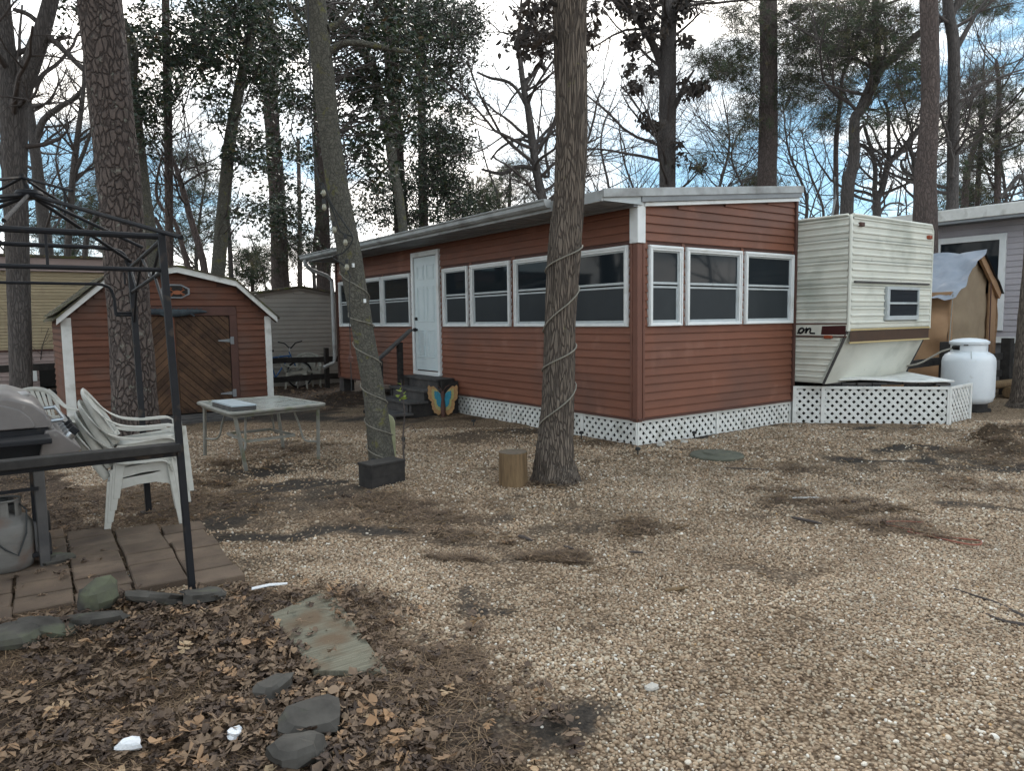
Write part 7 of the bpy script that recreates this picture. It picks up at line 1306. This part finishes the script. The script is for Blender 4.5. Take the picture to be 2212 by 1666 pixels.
xs, ys = np.concatenate(xs), np.concatenate(ys); near = (xs-CAM[0])*FW0[0]+(ys-CAM[1])*FW0[1] < 5; zs = gz(xs, ys)+np.where(near, rng.uniform(.0, .05, len(xs)), rng.uniform(0, .02, len(xs)))
V, F, k = leaf_batch(np.stack([xs, ys, zs], 1), .07, .2, .5); tn = np.clip(rng.beta(1.1, 2.0, len(xs)), 0, 1); o = obj('leaf_litter', np_mesh('leaf_litter', V, F, 'brown_leaf', {'tone': np.clip(np.repeat(tn, k)+rng.normal(0, .07, len(V)), 0, 1)}, smooth=True), kind='stuff'); tag(o, 'brown oak leaves carpeting the near corner and the yard edges', 'leaf litter')
big = ((130, 1555, .17, .95), (320, 1500, .12, .9), (830, 1585, .15, .88), (790, 1560, .14, .8), (1030, 1380, .12, .95), (190, 1420, .11, .9), (230, 1405, .09, .75), (400, 1430, .12, .98), (590, 1420, .11, .9), (620, 1440, .1, .7), (545, 1415, .1, .85), (420, 1600, .12, .8), (500, 1545, .13, .7), (700, 1500, .12, .8), (750, 1525, .12, .6), (900, 1600, .1, .75), (860, 1620, .13, .85), (250, 1600, .11, .8), (60, 1500, .1, .85), (350, 1640, .12, .9), (555, 1050, .1, .88), (1520, 1043, .06, .75), (640, 1330, .09, .75), (470, 1340, .1, .7), (340, 1350, .1, .6))
LEAF_LABELS = ['huge pale tan leaf by itself at the far left of the litter', 'tan leaf in the middle of the left litter', 'large curled tan leaf below the blue grey rock', 'broad tan leaf left of the curled one near the bottom', 'orange tan leaf on the gravel edge right of the weathered board', 'small tan leaf right below the purple grey slate', 'tan leaf touching the tip of the long flat slate', 'pale yellow forked leaf below the gazebo post foot', 'tan leaf left of the lower end of the weathered board', 'darker leaf just under the lower left board corner', 'tan leaf left of the middle of the weathered board', 'brown leaf above the flatter white scrap', 'dark brown leaf right of the middle left litter', 'tan leaf above the blue grey rock', 'brown leaf between the board and the blue grey rock', 'tan leaf at the lower right litter edge', 'tan leaf between the rocks and the gravel near the bottom', 'tan leaf left of the crumpled paper scrap', 'tan leaf near the left border above the bottom corner', 'pale leaf right of the crumpled paper scrap near the bottom border', 'lone tan leaf on the dark soil beside the patio table', 'tiny reddish leaf alone in the gravel before the porch corner', 'leaf beside the upper left corner of the weathered board', 'leaf right below the gazebo post foot', 'leaf lying over the green grey flat slate']
for k_, (x, y, s, t) in enumerate(big):
    V, F, k = leaf_batch(np.array([gp(x, y)+[0, 0, .05]]), s, .25, .5); c = V.mean(0); o = obj('oak_leaf', np_mesh('oak_leaf', V-c, F, 'brown_leaf', {'tone': np.full(k, t)})); o.location = c; tag(o, LEAF_LABELS[k_], 'leaf', 'large tan oak leaves on the ground')
def needle_litter(n, dl, test, ln):
    x, y = scatter_mask(n*3, dl, test); k = ~BLOCK(x, y); x, y = x[k], y[k]; n = len(x); a = rng.uniform(0, 6.28, n)+0; L_ = ln*rng.uniform(.6, 1.2, n); d = np.stack([np.cos(a), np.sin(a), rng.normal(0, .16, n)], 1)*L_[:, None]*.5; w = np.stack([-np.sin(a), np.cos(a), np.zeros(n)], 1)*.0016; tt_ = masks(x, y)[1]; c = np.stack([x, y, gz(x, y)+rng.uniform(.004, .05, n)*(.5+.4*np.clip(tt_, 0, 1))], 1)
    return np.stack([c-d-w, c-d+w, c+d+w, c+d-w], 1)
Vn = np.concatenate([needle_litter(46000, (2.1, 5), lambda s, t, l, x, y: ((l > .4)*(.25+.75*(fbm2(x, y, 1.7, 91, 3) > .48))+(t > .2)*.9) > rng.random(len(x)), .10), needle_litter(42000, (4.5, 9.5), lambda s, t, l, x, y: (np.clip(t*1.1, 0, 1)+(l > .5)*.5+.012) > rng.random(len(x)), .12)])
Vn[:, :, :] += 0; n = len(Vn); o = obj('pine_needles', np_mesh('pine_needles', Vn.reshape(-1, 3), np.arange(n*4).reshape(-1, 4), 'straw', {'tone': np.repeat(rng.random(n), 4)}), kind='stuff'); tag(o, 'fallen pine needles drifted in patches over gravel and litter', 'pine needles')

tb = Tubes()
x, y = scatter_mask(9000, (2.4, 11), lambda s, t, l, x, y: (np.clip(t, 0, 1)*.5+(l > .5)*.12+(s > .4)*.1+.012) > rng.random(len(x))); k = ~BLOCK(x, y)
for a, b_ in zip(x[k][:900], y[k][:900]):
    an_ = random.uniform(0, 6.28); L_ = random.uniform(.03, .16)*(1 if random.random() < .9 else 2.2); z = gz1(a, b_)+.012; d = np.array([math.cos(an_), math.sin(an_), random.gauss(0, .1)])*L_; m_ = rng.normal(0, .012, 3); r = random.uniform(.002, .0055)
    tb.add([np.array([a, b_, z])-d/2, np.array([a, b_, z+.006])+m_*[1, 1, .3], np.array([a, b_, z])+d/2], (r, r*1.1, r*.6), 4)
o = tb.build('twig_debris', 'stump', None); o['kind'] = 'stuff'; tag(o, 'small twigs and bark bits strewn over the gravel', 'twigs')
